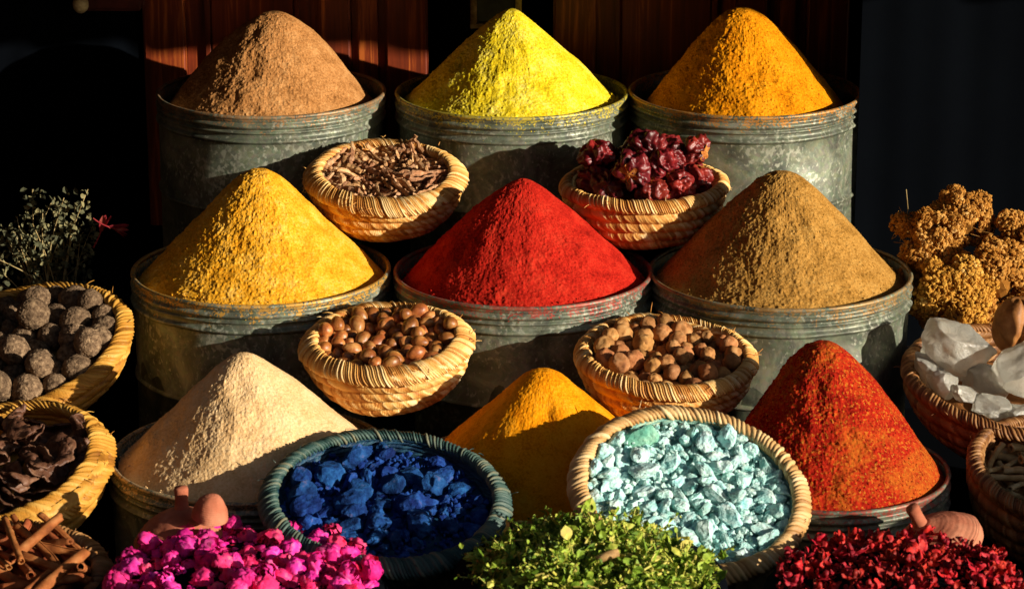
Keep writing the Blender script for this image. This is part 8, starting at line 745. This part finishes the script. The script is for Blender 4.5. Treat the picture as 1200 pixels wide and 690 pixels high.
# ================================================================ crystals, root, dried flowers, herbs, clay lids
def crystal_mat():
    m, nt, b = new_mat('cloudy_crystal'); co = N(nt, 'ShaderNodeTexCoord').outputs['Object']
    f = noise(nt, 22, 6, .65, co, .6)
    nt.links.new(ramp(nt, f, [(.3, rgb('#cfcbbc')), (.6, rgb('#e6e3d8')), (.8, rgb('#f4f2ea'))]), b.inputs['Base Color'])
    b.inputs['Roughness'].default_value = .30; b.inputs['Transmission Weight'].default_value = .68; b.inputs['IOR'].default_value = 1.45
    b.inputs['Subsurface Weight'].default_value = .25; b.inputs['Subsurface Radius'].default_value = (1, .95, .85); b.inputs['Subsurface Scale'].default_value = .015
    bump(nt, b, math_(nt, 'ADD', noise(nt, 70, 5, .65, co, .5), math_(nt, 'MULTIPLY', noise(nt, 18, 3, .5, co), 1.0)), .7, .004)
    return m
mt_cry = crystal_mat()
def crystal(u, v, y, r, st, rot, seed, label):
    me = rock_mesh('crystal', seed, r, 26, st, 5, .030, .58, .90, True, 1)
    o = link('crystal', me, mt_cry, loc=P(u, v, y), rot=rot); return tag(o, label, 'crystal', 'clear crystals in the basket')
crystal(1118, 408, -.20, .092, (.98, .62, .60), (0, .62, .1), 31, 'largest cloudy white crystal, leaning against the yellow dried flowers')
crystal(1198, 434, -.25, .072, (.9, .7, .72), (.2, .2, .5), 37, 'rounded cloudy crystal at the right edge, below the smooth tan root')
crystal(1106, 448, -.272, .038, (.9, .8, .62), (.4, .7, 1.5), 33, 'small knobbly white crystal at the left rim of the crystal basket')
crystal(1130, 462, -.285, .032, (1.1, .8, .6), (.1, .5, .3), 34, 'little clear crystal between the knobbly one and the rim')
crystal(1160, 478, -.29, .040, (1.2, .7, .5), (.2, .3, .2), 35, 'flat glassy crystal along the front rim of the crystal basket')
crystal(1196, 488, -.29, .038, (1.1, .8, .6), (.5, .1, 1.0), 36, 'small clear crystal at the right edge, touching the basket rim')
crystal(1156, 450, -.22, .055, (1.1, .8, .6), (.5, .6, 2.0), 38, 'cloudy grey crystal wedged between the two largest ones')
crystal(1088, 432, -.20, .036, (1.1, .8, .7), (.3, .9, 1.0), 39, 'half hidden crystal under the left end of the largest one')

crystal(1258, 450, -.20, .062, (1, .8, .6), (.3, .5, 1.1), 40, 'cloudy crystal in the far right of the crystal basket, outside the picture')
crystal(1240, 482, -.26, .044, (1, .7, .6), (.5, .2, 2.1), 41, 'small crystal at the front of the crystal basket, outside the picture')

def root_obj():
    c = P(1196, 384, -.14); v, f = ico(5); r = 34/ppm(-.14)
    n0 = v.copy(); v = v*np.array([.95, .9, 1.15])
    th = np.arctan2(n0[:, 0]+.1, -n0[:, 1]); v *= (1-.22*np.exp(-((th-.25*n0[:, 2])/.16)**2)*(1-.4*n0[:, 2]))[:, None]
    v *= (1+.10*fbm(n0, 1.4, 3, .5, 4)+.02*fbm(n0, 5, 3, .5, 9))[:, None]
    v[:, 2] += .10*np.exp(-((n0[:, 0]+.35)**2+(n0[:, 1]+.1)**2)/.08)*(n0[:, 2] > 0)
    o = link('dried_root', mesh_np('root', v*r, f), basic('smooth_tan_skin', [(.1, rgb('#6e421c')), (.5, rgb('#a8703a')), (.9, rgb('#c8945a'))], 30, 5, .55, .35, (90, .35, .003)), loc=c)
    tag(o, 'smooth tan creased root at the right edge above the crystals', 'root')
root_obj()

def floret_cloud(u, v, y, rpx, seed, n, mat, label, sq=(1, 1, 1), fr=.0033, group='dried yellow brown flower clumps', name='dried_flower_clump'):
    """clump of dried umbels: knots of tiny blooms on thin stalks gathered to one foot"""
    rg = np.random.RandomState(seed); R = rpx/ppm(y, 0); A = Acc(); iv, jf = ico(1)
    c = P(u, v, y); v0, f0 = ico(3)
    core = v0*(.66+.10*fbm(v0, 2, 3, .5, seed))[:, None]*R*np.array(sq); A.add(core, f0, .12)
    heads = nrm(rg.normal(size=(26, 3)))
    heads[:, 1] = -np.abs(heads[:, 1])*.9+.15
    for h in heads:
        hr = R*rg.uniform(.26, .42); hc = h*(R*rg.uniform(.72, .92))*np.array(sq)
        m = int(n*1.7/26); tone = rg.uniform(0, 1)
        for k in range(m):
            d = nrm(rg.normal(size=(1, 3)))[0]; 
            if d @ h < -.1: d = -d
            q = hc+d*hr*rg.uniform(.75, 1.05); s = fr*rg.uniform(.55, 1.2)
            vv = iv*(1+.35*rg.normal(size=(len(iv), 1))*.6)*s*rg.uniform(.7, 1.3, 3)+q
            A.add(vv, jf, np.clip(tone*.5+rg.rand()*.6, 0, 1))
    for k in range(14):
        d = nrm(rg.normal(size=(1, 3)))[0]; a = d*R*.8; b_ = d*R*rg.uniform(1.05, 1.3)+rg.normal(0, .008, 3); mid = (a+b_)/2+rg.normal(0, .004, 3)
        A.add(*tube([a, mid, b_], [.0007, .0005, .0004], 4), .9)
    o = link(name, A.mesh('clump', False), mat, loc=c); return tag(o, label, 'dried flowers', group)
mfl = basic('dried_brown_blooms', [(.05, rgb('#603c14')), (.4, rgb('#a26c2a')), (.75, rgb('#c8944a')), (.97, rgb('#e0bc80'))], 60, 4, .9, .1, (500, .5, .001), attr=.65)
mfy = basic('dried_yellow_blooms', [(.05, rgb('#6c4a16')), (.4, rgb('#ae7a2c')), (.75, rgb('#cc9a42')), (.97, rgb('#e2c078'))], 60, 4, .9, .1, (500, .5, .001), attr=.65)
floret_cloud(1126, 256, .10, 33, 1, 1500, mfl, 'uppermost round brown dried flower clump, standing clear of the others')
floret_cloud(1098, 292, .07, 38, 2, 1700, mfl, 'rusty brown dried flower clump just left below the uppermost one', (.9, .8, 1.15))
floret_cloud(1062, 262, .10, 16, 3, 420, mfl, 'smallest dark dried flower clump, beside the khaki spice tin')
floret_cloud(1160, 322, .03, 44, 4, 2200, mfl, 'broad ochre dried flower clump in the middle of the right edge group')
floret_cloud(1192, 292, .08, 40, 5, 1800, mfl, 'brown dried flower clump cut by the right edge of the picture')
floret_cloud(1112, 342, .0, 46, 6, 2600, mfy, 'bright yellow dried flower clump behind the large crystal', (1.1, .8, 1.0))
floret_cloud(1078, 325, .05, 28, 7, 1100, mfl, 'ragged brown dried flower clump touching the khaki spice tin', (.8, .8, 1.5))
floret_cloud(1150, 372, .02, 26, 8, 900, mfl, 'low dark brown dried flower clump between the large crystal and the root', (.8, .8, 1.2))
def stalk(pts, r, mat, label, cat, name):
    p = np.array([q[:] for q in pts]); c = p[0].copy(); v, f = tube(p-c, r, 6)
    o = link(name, mesh_np(name, v, f), mat, loc=Vector(c)); return tag(o, label, cat)
mt_str = basic('dry_stalk', [(.2, rgb('#8a7448')), (.8, rgb('#c4ae7c'))], 60, 3, .8, .2)
stalk([P(1062, 262, .09), P(1064, 244, .10), P(1062, 222, .10)], .0007, mt_str, 'thin dry stalk rising alone above the small dark flower clump', 'stalk', 'dry_stalk')

def herb_bunch():
    rg = np.random.RandomState(8); A = Acc(); y0 = .10; c = P(60, 350, y0)
    root = empty('herb_bunch', c); tag(root, 'dark bunch of dried herbs with pale leafy tips behind the rough balls', 'herbs')
    St = Acc(); Lf = Acc()
    ends = [(38, 222), (60, 238), (70, 248), (88, 240), (103, 222), (84, 262), (38, 262), (55, 272), (20, 255), (4, 268), (95, 275), (68, 285), (28, 292), (110, 262), (50, 250), (75, 232)]
    for i in range(46):
        if i < len(ends): e = P(ends[i][0], ends[i][1], y0-.02+rg.uniform(-.03, .03))
        else: e = P(rg.uniform(-15, 118), rg.uniform(262, 345), y0+rg.uniform(-.05, .07))
        e = np.array(e[:])-np.array(c[:]); s0 = np.array([rg.normal(0, .02), .03, -.10+rg.normal(0, .01)])
        n = 9; t = np.linspace(0, 1, n)[:, None]; p = s0+(e-s0)*t+np.array([rg.normal(0, .012), 0, .02])*np.sin(t*PI)
        St.add(*tube(p, np.linspace(.0016, .0007, n), 5))
        for j in range(34 if i < 16 else 20):
            k = 1-rg.beta(1.0, 3.2)*.55; q = s0+(e-s0)*k+rg.normal(0, .0065, 3)
            L = rg.uniform(.006, .013); d = nrm(rg.normal(size=(1, 3)))[0]*L; w = nrm(np.cross(d, rg.normal(size=3))[None])[0]*L*.38
            up = nrm(np.cross(d, w)[None])[0]*L*.22
            vv = np.array([q, q+d*.35+w+up, q+d*.75+w*.7+up*1.3, q+d+up, q+d*.75-w*.7+up*1.3, q+d*.35-w+up, q+d*.5])
            Lf.add(vv, np.array([[0, 6, 1], [1, 6, 2], [2, 6, 3], [3, 6, 4], [4, 6, 5], [5, 6, 0]]), rg.rand())
    link('stems', St.mesh('stems'), mt_str, root)
    o = link('leaves', Lf.mesh('leaves', False), basic('grey_green_dry_leaves', [(.05, rgb('#2c3024')), (.5, rgb('#5e5e44')), (.95, rgb('#9a8e62'))], 50, 3, .85, .2, attr=.6), root)
herb_bunch()
def red_blossom(u, v, y, L, ang, label, seed):
    rg = np.random.RandomState(seed); A = Acc()
    for i in range(7):
        a = rg.uniform(-.5, .5); n = 8; s = np.linspace(0, 1, n); w = L*.13*np.sin(np.clip(s*.9+.08, 0, 1)*PI)**.8; vv = []
        b_ = rg.uniform(-.6, .6)
        for q in range(n):
            x = s[q]*L*math.cos(a*s[q]); z = s[q]*L*math.sin(a)*.7+b_*s[q]**2*L*.3
            for tt in (-1, -.5, 0, .5, 1): vv.append([x, tt*w[q]*math.cos(b_)+.2*L*b_*s[q], z+tt*w[q]*math.sin(b_*2)+.3*w[q]*tt*tt])
        vv = np.array(vv)+rg.normal(0, L*.008, (40, 3)); A.add(vv, grid_faces(n, 5), rg.rand())
    t = np.linspace(0, 1, 6); A.add(*tube(np.stack([-t*L*.9, t*0, t*t*L*.2], -1), .0012, 6), .5)
    o = link('dried_blossom', A.mesh('blossom'), mt_roselle2, loc=P(u, v, y), rot=(rg.uniform(0, 1), ang, .2)); tag(o, label, 'dried flower')
mt_roselle2 = basic('faded_red_petals', [(.05, rgb('#4a0a14')), (.5, rgb('#8a2028')), (.95, rgb('#c0705c'))], 90, 4, .7, .2, attr=.4)
red_blossom(118, 272, .06, .030, -1.2, 'upright faded red dried blossom among the dark herbs', 21)
red_blossom(128, 266, .05, .032, .35, 'faded red dried blossom pointing right on the tip of the dark herbs', 22)

mt_clay = basic('pink_terracotta', [(.15, rgb('#8a4a34')), (.5, rgb('#b06a50')), (.9, rgb('#c88a6c'))], 18, 6, .9, .1, (180, .35, .002))
def clay_lid(u, v, y, R, H, tilt, label, knob=True, seed=1):
    """small conical clay lid with a stub handle; (u, v) is its top"""
    c = P(u, v, y)-Vector((0, 0, H)); root = empty('small_tagine', c, tilt); tag(root, label, 'tagine', 'small clay tagines')
    pr = [(R*.97, 0), (R, .006), (R*.99, .014), (R*.9, H*.38), (R*.72, H*.62), (R*.5, H*.80), (R*.32, H*.9), (.012, H*.97), (.0005, H*.985)]
    if not knob: pr = [(R*math.cos(a), H*math.sin(a)) for a in np.linspace(0, PI/2-.01, 9)]
    s = np.linspace(0, 8, 60); pr = [(np.interp(t, range(9), [q[0] for q in pr]), np.interp(t, range(9), [q[1] for q in pr])) for t in s]
    pr = [(q[0]*(1+.010*math.sin(i*1.9)), q[1]) for i, q in enumerate(pr)]
    v_, f_ = lathe(pr, 96, .006, seed); v_ += nrm(v_)*(fbm(v_, 40, 3, .5, seed)*.0012)[:, None]
    link('dome', mesh_np('dome', v_, f_), mt_clay, root)
    if knob:
        pr = [(.0105, H*.94), (.0095, H*.97), (.0088, H+.012), (.0095, H+.026), (.0085, H+.029), (.0005, H+.030)]
        v_, f_ = lathe(pr, 40, .02, seed); link('handle', mesh_np('knob', v_, f_), mt_clay, root)
    return root
clay_lid(213, 594, -.70, .066, .062, (0, 0, 0), 'pink clay tagine with an upright stub handle behind the magenta rosebuds')
clay_lid(245, 577, -.735, .024, .036, (.1, .12, 0), 'small rounded clay tagine without handle, brightly lit beside the stub handled one', False, 4)
clay_lid(1100, 606, -.70, .070, .052, (.1, -.50, 0), 'pink clay tagine lying tilted behind the dark red flowers at the right', True, 6)

# green leaves: nobody could count them
def green_heap():
    rg = np.random.RandomState(12); c = P(690, 676, -.87); R = .150; A = Acc()
    v, f = lathe([(.0005, .045)]+[(R*s, .045*(1-s**1.7)-.004) for s in np.linspace(.1, 1.1, 12)], 60)
    A.add(v+nrm(v)*(fbm(v, 30, 3, .5, 2)*.004)[:, None], f, .05)
    def surf(x, y):
        s = min(math.hypot(x, y)/R, 1.1); return .056*(1-s**1.5)+.012*math.sin(x*46+1)*math.cos(y*40)
    for i in range(620):
        a = rg.uniform(0, 2*PI); r = R*math.sqrt(rg.rand())*1.04; x, y = r*math.cos(a), r*math.sin(a); z = surf(x, y)+rg.uniform(-.006, .006)
        c0 = np.array([x, y, z]); ax = nrm((rg.normal(size=(1, 3))*np.array([1, 1, .8])+np.array([0, 0, .45])))[0]; SL = rg.uniform(.012, .034)
        bend = rg.normal(0, .35, 3); n_ = 6; tt = np.linspace(0, 1, n_)[:, None]; path = c0+ax*SL*tt+bend*SL*tt*tt*.5
        A.add(*tube(path, np.linspace(.0010, .0005, n_), 4), .9); tone = rg.uniform(-.12, .22)
        for j in range(rg.randint(12, 22)):
            q = path[rg.randint(0, n_)]+rg.normal(0, .0022, 3); L = rg.uniform(.003, .0085) if rg.rand() < .93 else rg.uniform(.012, .020)
            d = nrm((rg.normal(size=(1, 3))+ax*.5))[0]*L; w = nrm(np.cross(d, rg.normal(size=3))[None])[0]*L*rg.uniform(.22, .5)
            up = nrm(np.cross(d, w)[None])[0]*L; cu = rg.uniform(-.7, .9); fo = rg.uniform(-.3, .9)
            vv = []
            for s_, ww in ((0, .12), (.22, .75), (.48, 1), (.75, .7), (1, .08)):
                for t in (-1, 0, 1): vv.append(q+d*s_+w*t*ww+up*(abs(t)*fo*ww*.35+cu*s_*s_*.6)+rg.normal(0, L*.035, 3))
            A.add(np.array(vv), grid_faces(5, 3), np.clip(rg.rand()*.8+tone+.05, 0, 1))
    for i in range(160):
        a = rg.uniform(0, 2*PI); r = R*math.sqrt(rg.rand()); x, y = r*math.cos(a), r*math.sin(a); z = surf(x, y)+.012
        d = nrm((rg.normal(size=(1, 3))*np.array([1, 1, .3])))[0]*rg.uniform(.006, .016); p = np.array([x, y, z])
        A.add(*tube([p-d/2, p, p+d/2], .0016, 6), 1.0)
    o = link('green_leaves', A.mesh('green_leaves', False), basic('dried_green_leaves', [(.03, rgb('#2c3c0c')), (.3, rgb('#60801c')), (.6, rgb('#96ac38')), (.85, rgb('#c4ba54')), (.98, rgb('#c0a468'))], 70, 3, .6, .35, attr=.7), loc=c)
    tag(o, 'loose heap of dried green leaves in front of the turquoise stones', 'leaves', kind='stuff')
green_heap()
v, f = tube([(-.015, 0, 0), (0, .001, .001), (.015, 0, 0)], [.0052, .0056, .0052], 12)
tag(link('wood_stub', mesh_np('stub', v, f), mt_twig, loc=P(712, 655, -.93)+Vector((0, 0, .004)), rot=(.2, -.25, .3)), 'short tan stub of wood lying on the green leaves', 'stick')
# cloth mounds under the loose flowers
for key, nm, lab in (('rose', 'sack', 'dark cloth sack under the magenta rosebuds'), ('roselle', 'sack', 'dark cloth sack under the dark red dried flowers')):
    m = MOUNDS[key]; R = m['R']
    pr = [(.0005, m['h']-.003)]+[(R*s, m['h']*(1-s**1.6)-.003) for s in (.15, .3, .45, .6, .75, .9, 1)]+[(R+.02, -.004), (R+.032, -.02), (R+.03, -.10), (R+.01, -.22), (.001, -.22)]
    v, f = lathe(pr, 90, .006); v += nrm(v)*(fbm(v, 20, 3, .5, 3)*.003)[:, None]
    tag(link(nm, mesh_np('sack', v, f), M['black_cloth'], loc=Vector(m['c'])), lab, 'sack')
pr = [(.152, .0), (.176, -.006), (.18, -.02), (.178, -.10), (.15, -.22), (.001, -.22)]
v, f = lathe(pr, 90, .006)
tag(link('sack', mesh_np('sack', v, f), M['black_cloth'], loc=P(690, 668, -.86)), 'dark cloth sack under the green leaves', 'sack')

# ================================================================ setting: stepped stand, ground, backdrop, doors, awning
def setting(name, me, mat, loc=(0, 0, 0), rot=(0, 0, 0)):
    o = link(name, me, mat, loc=loc, rot=rot); o['kind'] = 'structure'; return o
zt = [P(600, 108, Y1).z-.302, P(613, 317, Y2).z-.302, P(600, 545, Y3).z-.302]
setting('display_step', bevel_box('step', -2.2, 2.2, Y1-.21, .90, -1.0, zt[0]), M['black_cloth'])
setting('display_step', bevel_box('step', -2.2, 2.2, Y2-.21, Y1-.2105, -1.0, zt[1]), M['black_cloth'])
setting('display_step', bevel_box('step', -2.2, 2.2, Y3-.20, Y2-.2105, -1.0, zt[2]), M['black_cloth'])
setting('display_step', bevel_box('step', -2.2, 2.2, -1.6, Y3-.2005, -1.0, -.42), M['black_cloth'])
setting('ground', mesh_np('ground', *(lambda b: (b[0], b[1]))(boxm(-12, 12, -12, 12, -1.06, -1.0)), False), basic('dark_ground', [(.2, (.02, .02, .02, 1)), (.8, (.04, .036, .032, 1))], 6, 5, .95, .1))
for key in BASKETS:      # every basket stands on a low dark drum between the tins
    b = BASKETS[key]; base = b['c']+b['q'] @ Vector((0, 0, -b['H']))
    ft = zt[0] if b['y'] > .2 else (zt[1] if b['y'] > -.21 else (zt[2] if b['y'] > -.6 else -.42))
    if 0 < b['y'] < .3: ft = zt[1]
    if -.35 < b['y'] < -.1: ft = zt[2]
    rr = b['R']*b['rb']*.55; top = base.z-rr*math.tan(math.radians(max(b['tilt'], 2)))-.001
    if top-ft > .02:
        v, f = lathe([(.001, 0), (rr*.9, 0), (rr*.9, top-ft), (.001, top-ft)], 40)
        tag(link('basket_block', mesh_np('block', v, f, False), M['black_cloth'], loc=(base.x, base.y, ft)), 'dark block hidden under the '+{'clove': 'basket of bark pieces', 'chile': 'basket of chillies', 'hazel': 'basket of reddish nuts', 'nutmeg': 'basket of nutmegs', 'blue': 'blue stained basket', 'turq': 'basket of turquoise stones', 'ball': 'basket of rough balls', 'pod': 'basket of curled pods', 'quill': 'cinnamon basket', 'crystal': 'crystal basket', 'twig': 'basket of hollow twigs'}[key], 'block')
YD = .68
tag(link('shade_block', bevel_box('shade_block', .93, 1.45, -.98, -.50, -.42, -.045, .01, 3), M['dark_wood']), 'unseen dark block added beyond the right edge to shade the front right goods', 'shade_block')  # added out of frame only to cast shade on the front right
def wood_mat():
    m, nt, b = new_mat('varnished_red_wood'); co = N(nt, 'ShaderNodeTexCoord').outputs['Object']
    mp = N(nt, 'ShaderNodeMapping'); mp.inputs['Scale'].default_value = (1, 1, .05); nt.links.new(co, mp.inputs['Vector'])
    g = noise(nt, 120, 5, .6, mp.outputs[0], .6); g2 = noise(nt, 22, 3, .5, mp.outputs[0], 1.0)
    c = ramp(nt, math_(nt, 'ADD', math_(nt, 'MULTIPLY', g, .6), math_(nt, 'MULTIPLY', g2, .5)), [(.30, rgb('#3a120a')), (.58, rgb('#7c3012')), (.80, rgb('#e88030'))])
    nt.links.new(c, b.inputs['Base Color']); b.inputs['Roughness'].default_value = .45
    bump(nt, b, g, .25, .001); return m
M['wood'] = wood_mat()
def door_leaf(x0, x1, label):
    z0, z1 = -.42, 1.35; root = empty('door_leaf', (x0, YD, z0)); tag(root, label, 'door', 'panelled red wooden doors')
    w = x1-x0; h = z1-z0
    def pc(nm, a, b_, c, d, y0, y1, bv=.004, par=None): return link(nm, bevel_box(nm, a, b_, y0, y1, c, d, bv, 3), M['wood'], par or root)
    pc('stile', 0, .075, 0, h, -.018, .02); pc('stile', w-.075, w, 0, h, -.018, .02)
    xm = w*.62; pc('mullion', xm, xm+.055, .1, h-.1, -.0175, .02)
    pc('rail', .0755, w-.0755, 0, .11, -.0165, .02); pc('rail', .0755, w-.0755, h-.12, h, -.0165, .02); 
    for a, b_ in ((.0755, xm-.0005), (xm+.0555, w-.0755)):
        pn = pc('panel', a, b_, .111, h-.121, -.002, .012, .001); pc('raised_field', a+.035, b_-.035, .15, h-.16, -.013, .0, .012, pn)
xa = P(171, 90, YD).x; xb = P(502, 90, YD).x; xc = P(648, 90, YD).x; xd = P(992, 90, YD).x
door_leaf(xa, xb, 'panelled red wooden door caught by sunlight behind the brown spice')
door_leaf(xc, xd, 'panelled red wooden door in shade behind the amber spice')
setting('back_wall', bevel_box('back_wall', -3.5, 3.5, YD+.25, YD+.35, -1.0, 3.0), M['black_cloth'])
for a, b_ in ((-2.8, xa-.001), (xb+.001, xc-.001), (xd+.001, 2.8)):
    pass
def void_sheet(x0, x1, y, z0, z1, label, seed, amp=.006):  # near-black sheets in place of the black gaps around the doors
    n = max(12, int((x1-x0)*120)); xs = np.linspace(x0, x1, n); zs = np.linspace(z0, z1, 24); X, Z = np.meshgrid(xs, zs, indexing='ij')
    Y = y+amp*np.sin(X*38+seed+.6*np.sin(Z*3))+amp*.5*np.sin(X*85+seed*2)
    v = np.stack([X, Y, Z], -1).reshape(-1, 3); k = len(v); f = grid_faces(n, 24); v2 = v+np.array([0, .004, 0])
    o = link('dark_sheet', mesh_np('void_sheet', np.concatenate([v, v2]), [np.concatenate([f, f[:, ::-1]+k])]), M['black_cloth']); tag(o, label, 'void_sheet', None); return o
void_sheet(-2.4, xa-.01, YD-.02, -.42, 2.4, 'dark sheet standing in for the unlit opening left of the sunlit wooden door', 1)  # stands for an unlit opening, its darkness put into the colour
void_sheet(xb+.005, xc-.005, YD+.06, -.42, 2.4, 'dark sheet filling the black gap between the two wooden doors', 2, .01)
void_sheet(P(1009, 100, .32).x, 2.6, .34, -.42, 2.4, 'dark sheet added at the right behind the dried flowers to keep sun off the door', 3, .002)  # added to block the sun from the right door and fill the void

# awning: cloth roof over the stall, its front edge shades the upper part of the doors
def awning():
    root = empty('awning', (0, -.5, 1.15)); tag(root, 'dark cloth awning spread above the stall', 'awning')
    v, f = boxm(-3.2, 3.2, 0, 1.6, 0, .01); 
    v[:, 2] += (v[:, 1])*.25
    link('roof', mesh_np('roof', v, f, False), M['black_cloth'], root)
    xs = np.linspace(-3.2, 3.2, 500); dz = AW_DROP+.006*np.sin(xs*14)+.004*np.sin(xs*37+1)
    vv = []; 
    for y in (-.004, .004):
        vv.append(np.stack([xs, np.full(500, y)+.01*np.sin(xs*30), np.full(500, .008)], -1)); vv.append(np.stack([xs, np.full(500, y)+.012*np.sin(xs*30), -dz], -1))
    v = np.concatenate(vv); i = np.arange(499); f = []
    for a, b_ in ((0, 500), (1500, 1000), (500, 1500), (1000, 0)): f.append(np.stack([a+i, b_+i, b_+i+1, a+i+1], -1))
    link('valance', mesh_np('valance', v, [np.concatenate(f)], False), M['black_cloth'], root)
AW_DROP = 1.15-(.247+(YD+.5)*math.tan(math.radians(SUN_EL))/math.sin(math.radians(SUN_AZ)))
awning()

# walls added out of frame, opposite and at the left, to block skylight
plaster = basic('dark_plaster', [(.2, rgb('#3a2c22')), (.8, rgb('#54402f'))], 3, 5, .95, .1)
tag(link('sky_block_wall', bevel_box('sky_block_wall', -9, 6, -9.4, -9.0, -1.0, 4.6), plaster), 'unseen dark wall added across the alley to block skylight', 'wall')
tag(link('sky_block_side', bevel_box('sky_block_side', -2.9, -2.7, -6, 1.2, -1.0, 3.2), plaster), 'unseen dark wall added left of the stall to block skylight', 'wall')

# hanging lantern pane behind the yellow heap, box on the wall top left
def lantern():
    x0, x1 = P(552, 27, .60).x, P(611, 27, .60).x; zb = P(580, 27, .60).z; w = x1-x0; root = empty('hanging_lantern', ((x0+x1)/2, .60, zb)); tag(root, 'brass framed lantern with olive glass hanging behind the yellow spice tip', 'lantern')
    brass = basic('aged_brass', [(.2, rgb('#6a5a30')), (.8, rgb('#b8a468'))], 60, 4, .4, .5, (300, .3, .001), metallic=.8)
    glass = basic('olive_glass', [(.2, rgb('#2c3026')), (.8, rgb('#3c4232'))], 30, 4, .2, .5)
    link('pane', bevel_box('pane', -w/2+.008, w/2-.008, -.022, .022, .006, .18, .002), glass, root)
    for s in (-1, 1):
        for y in (-.024, .024):
            link('post', bevel_box('post', s*(w/2-.005)-.0055, s*(w/2-.005)+.0055, y-.005, y+.005, 0, .185, .002), brass, root)
    link('base', bevel_box('base', -w/2-.001, w/2+.001, -.031, .031, -.004, .0035, .001), brass, root)
    link('top', bevel_box('top', -w/2-.004, w/2+.004, -.033, .033, .186, .196, .003), brass, root)
    v, f = tube([(0, 0, .196), (0, 0, .5), (0, 0, 1.0)], .002, 8); link('cord', mesh_np('cord', v, f), brass, root)
lantern()
x0, x1 = P(90, 12, .62).x, P(167, 12, .62).x; zb = P(130, 14, .62).z
root = empty('wall_box', (x0, .62, zb)); tag(root, 'small reddish box on the wall at the top left edge', 'box')
link('box', bevel_box('box', 0, x1-x0, 0, .04, .0, .12, .006, 3), basic('dusty_red_leather', [(.2, rgb('#3a1614')), (.8, rgb('#5c2822'))], 20, 4, .7, .3), root)
v, f = ico(3); link('clasp', mesh_np('clasp', v*np.array([.014, .012, .016])+np.array([.008, -.006, .014]), f), basic('worn_bone', [(.2, rgb('#8a7450')), (.8, rgb('#d8caa0'))], 60, 4, .5, .4), root)

# ================================================================ camera, light
cam = bpy.data.cameras.new('camera'); co = bpy.data.objects.new('camera', cam); COL.objects.link(co)
cam.sensor_width = 36; cam.lens = 36*FPX/1200; cam.clip_end = 200; cam.clip_start = .1
co.location = CAM; co.rotation_euler = (PI/2-PITCH, 0, 0)
cam.dof.use_dof = True; cam.dof.focus_distance = 4.5; cam.dof.aperture_fstop = 11
scene.camera = co
AZ = math.radians(SUN_AZ); EL = math.radians(SUN_EL)      # AZ: from +x towards the viewer
sd = Vector((math.cos(EL)*math.cos(AZ), -math.cos(EL)*math.sin(AZ), math.sin(EL)))
sl = bpy.data.lights.new('sun', 'SUN'); sl.energy = 5.0; sl.angle = math.radians(.5); sl.color = (1, .90, .74)
so = bpy.data.objects.new('sun', sl); COL.objects.link(so); so.rotation_euler = sd.to_track_quat('Z', 'Y').to_euler(); so.location = sd*6
w = bpy.data.worlds.new('World'); scene.world = w; w.use_nodes = True
nt = w.node_tree; sky = nt.nodes.new('ShaderNodeTexSky'); sky.sky_type = 'NISHITA'; sky.sun_disc = False
sky.sun_elevation = EL; sky.sun_rotation = math.atan2(sd.x, sd.y)
nt.links.new(sky.outputs[0], nt.nodes['Background'].inputs[0]); nt.nodes['Background'].inputs[1].default_value = .05
scene.view_settings.view_transform = 'Standard'; scene.view_settings.look = 'None'; scene.view_settings.gamma = 1; scene.view_settings.exposure = EXPOSURE
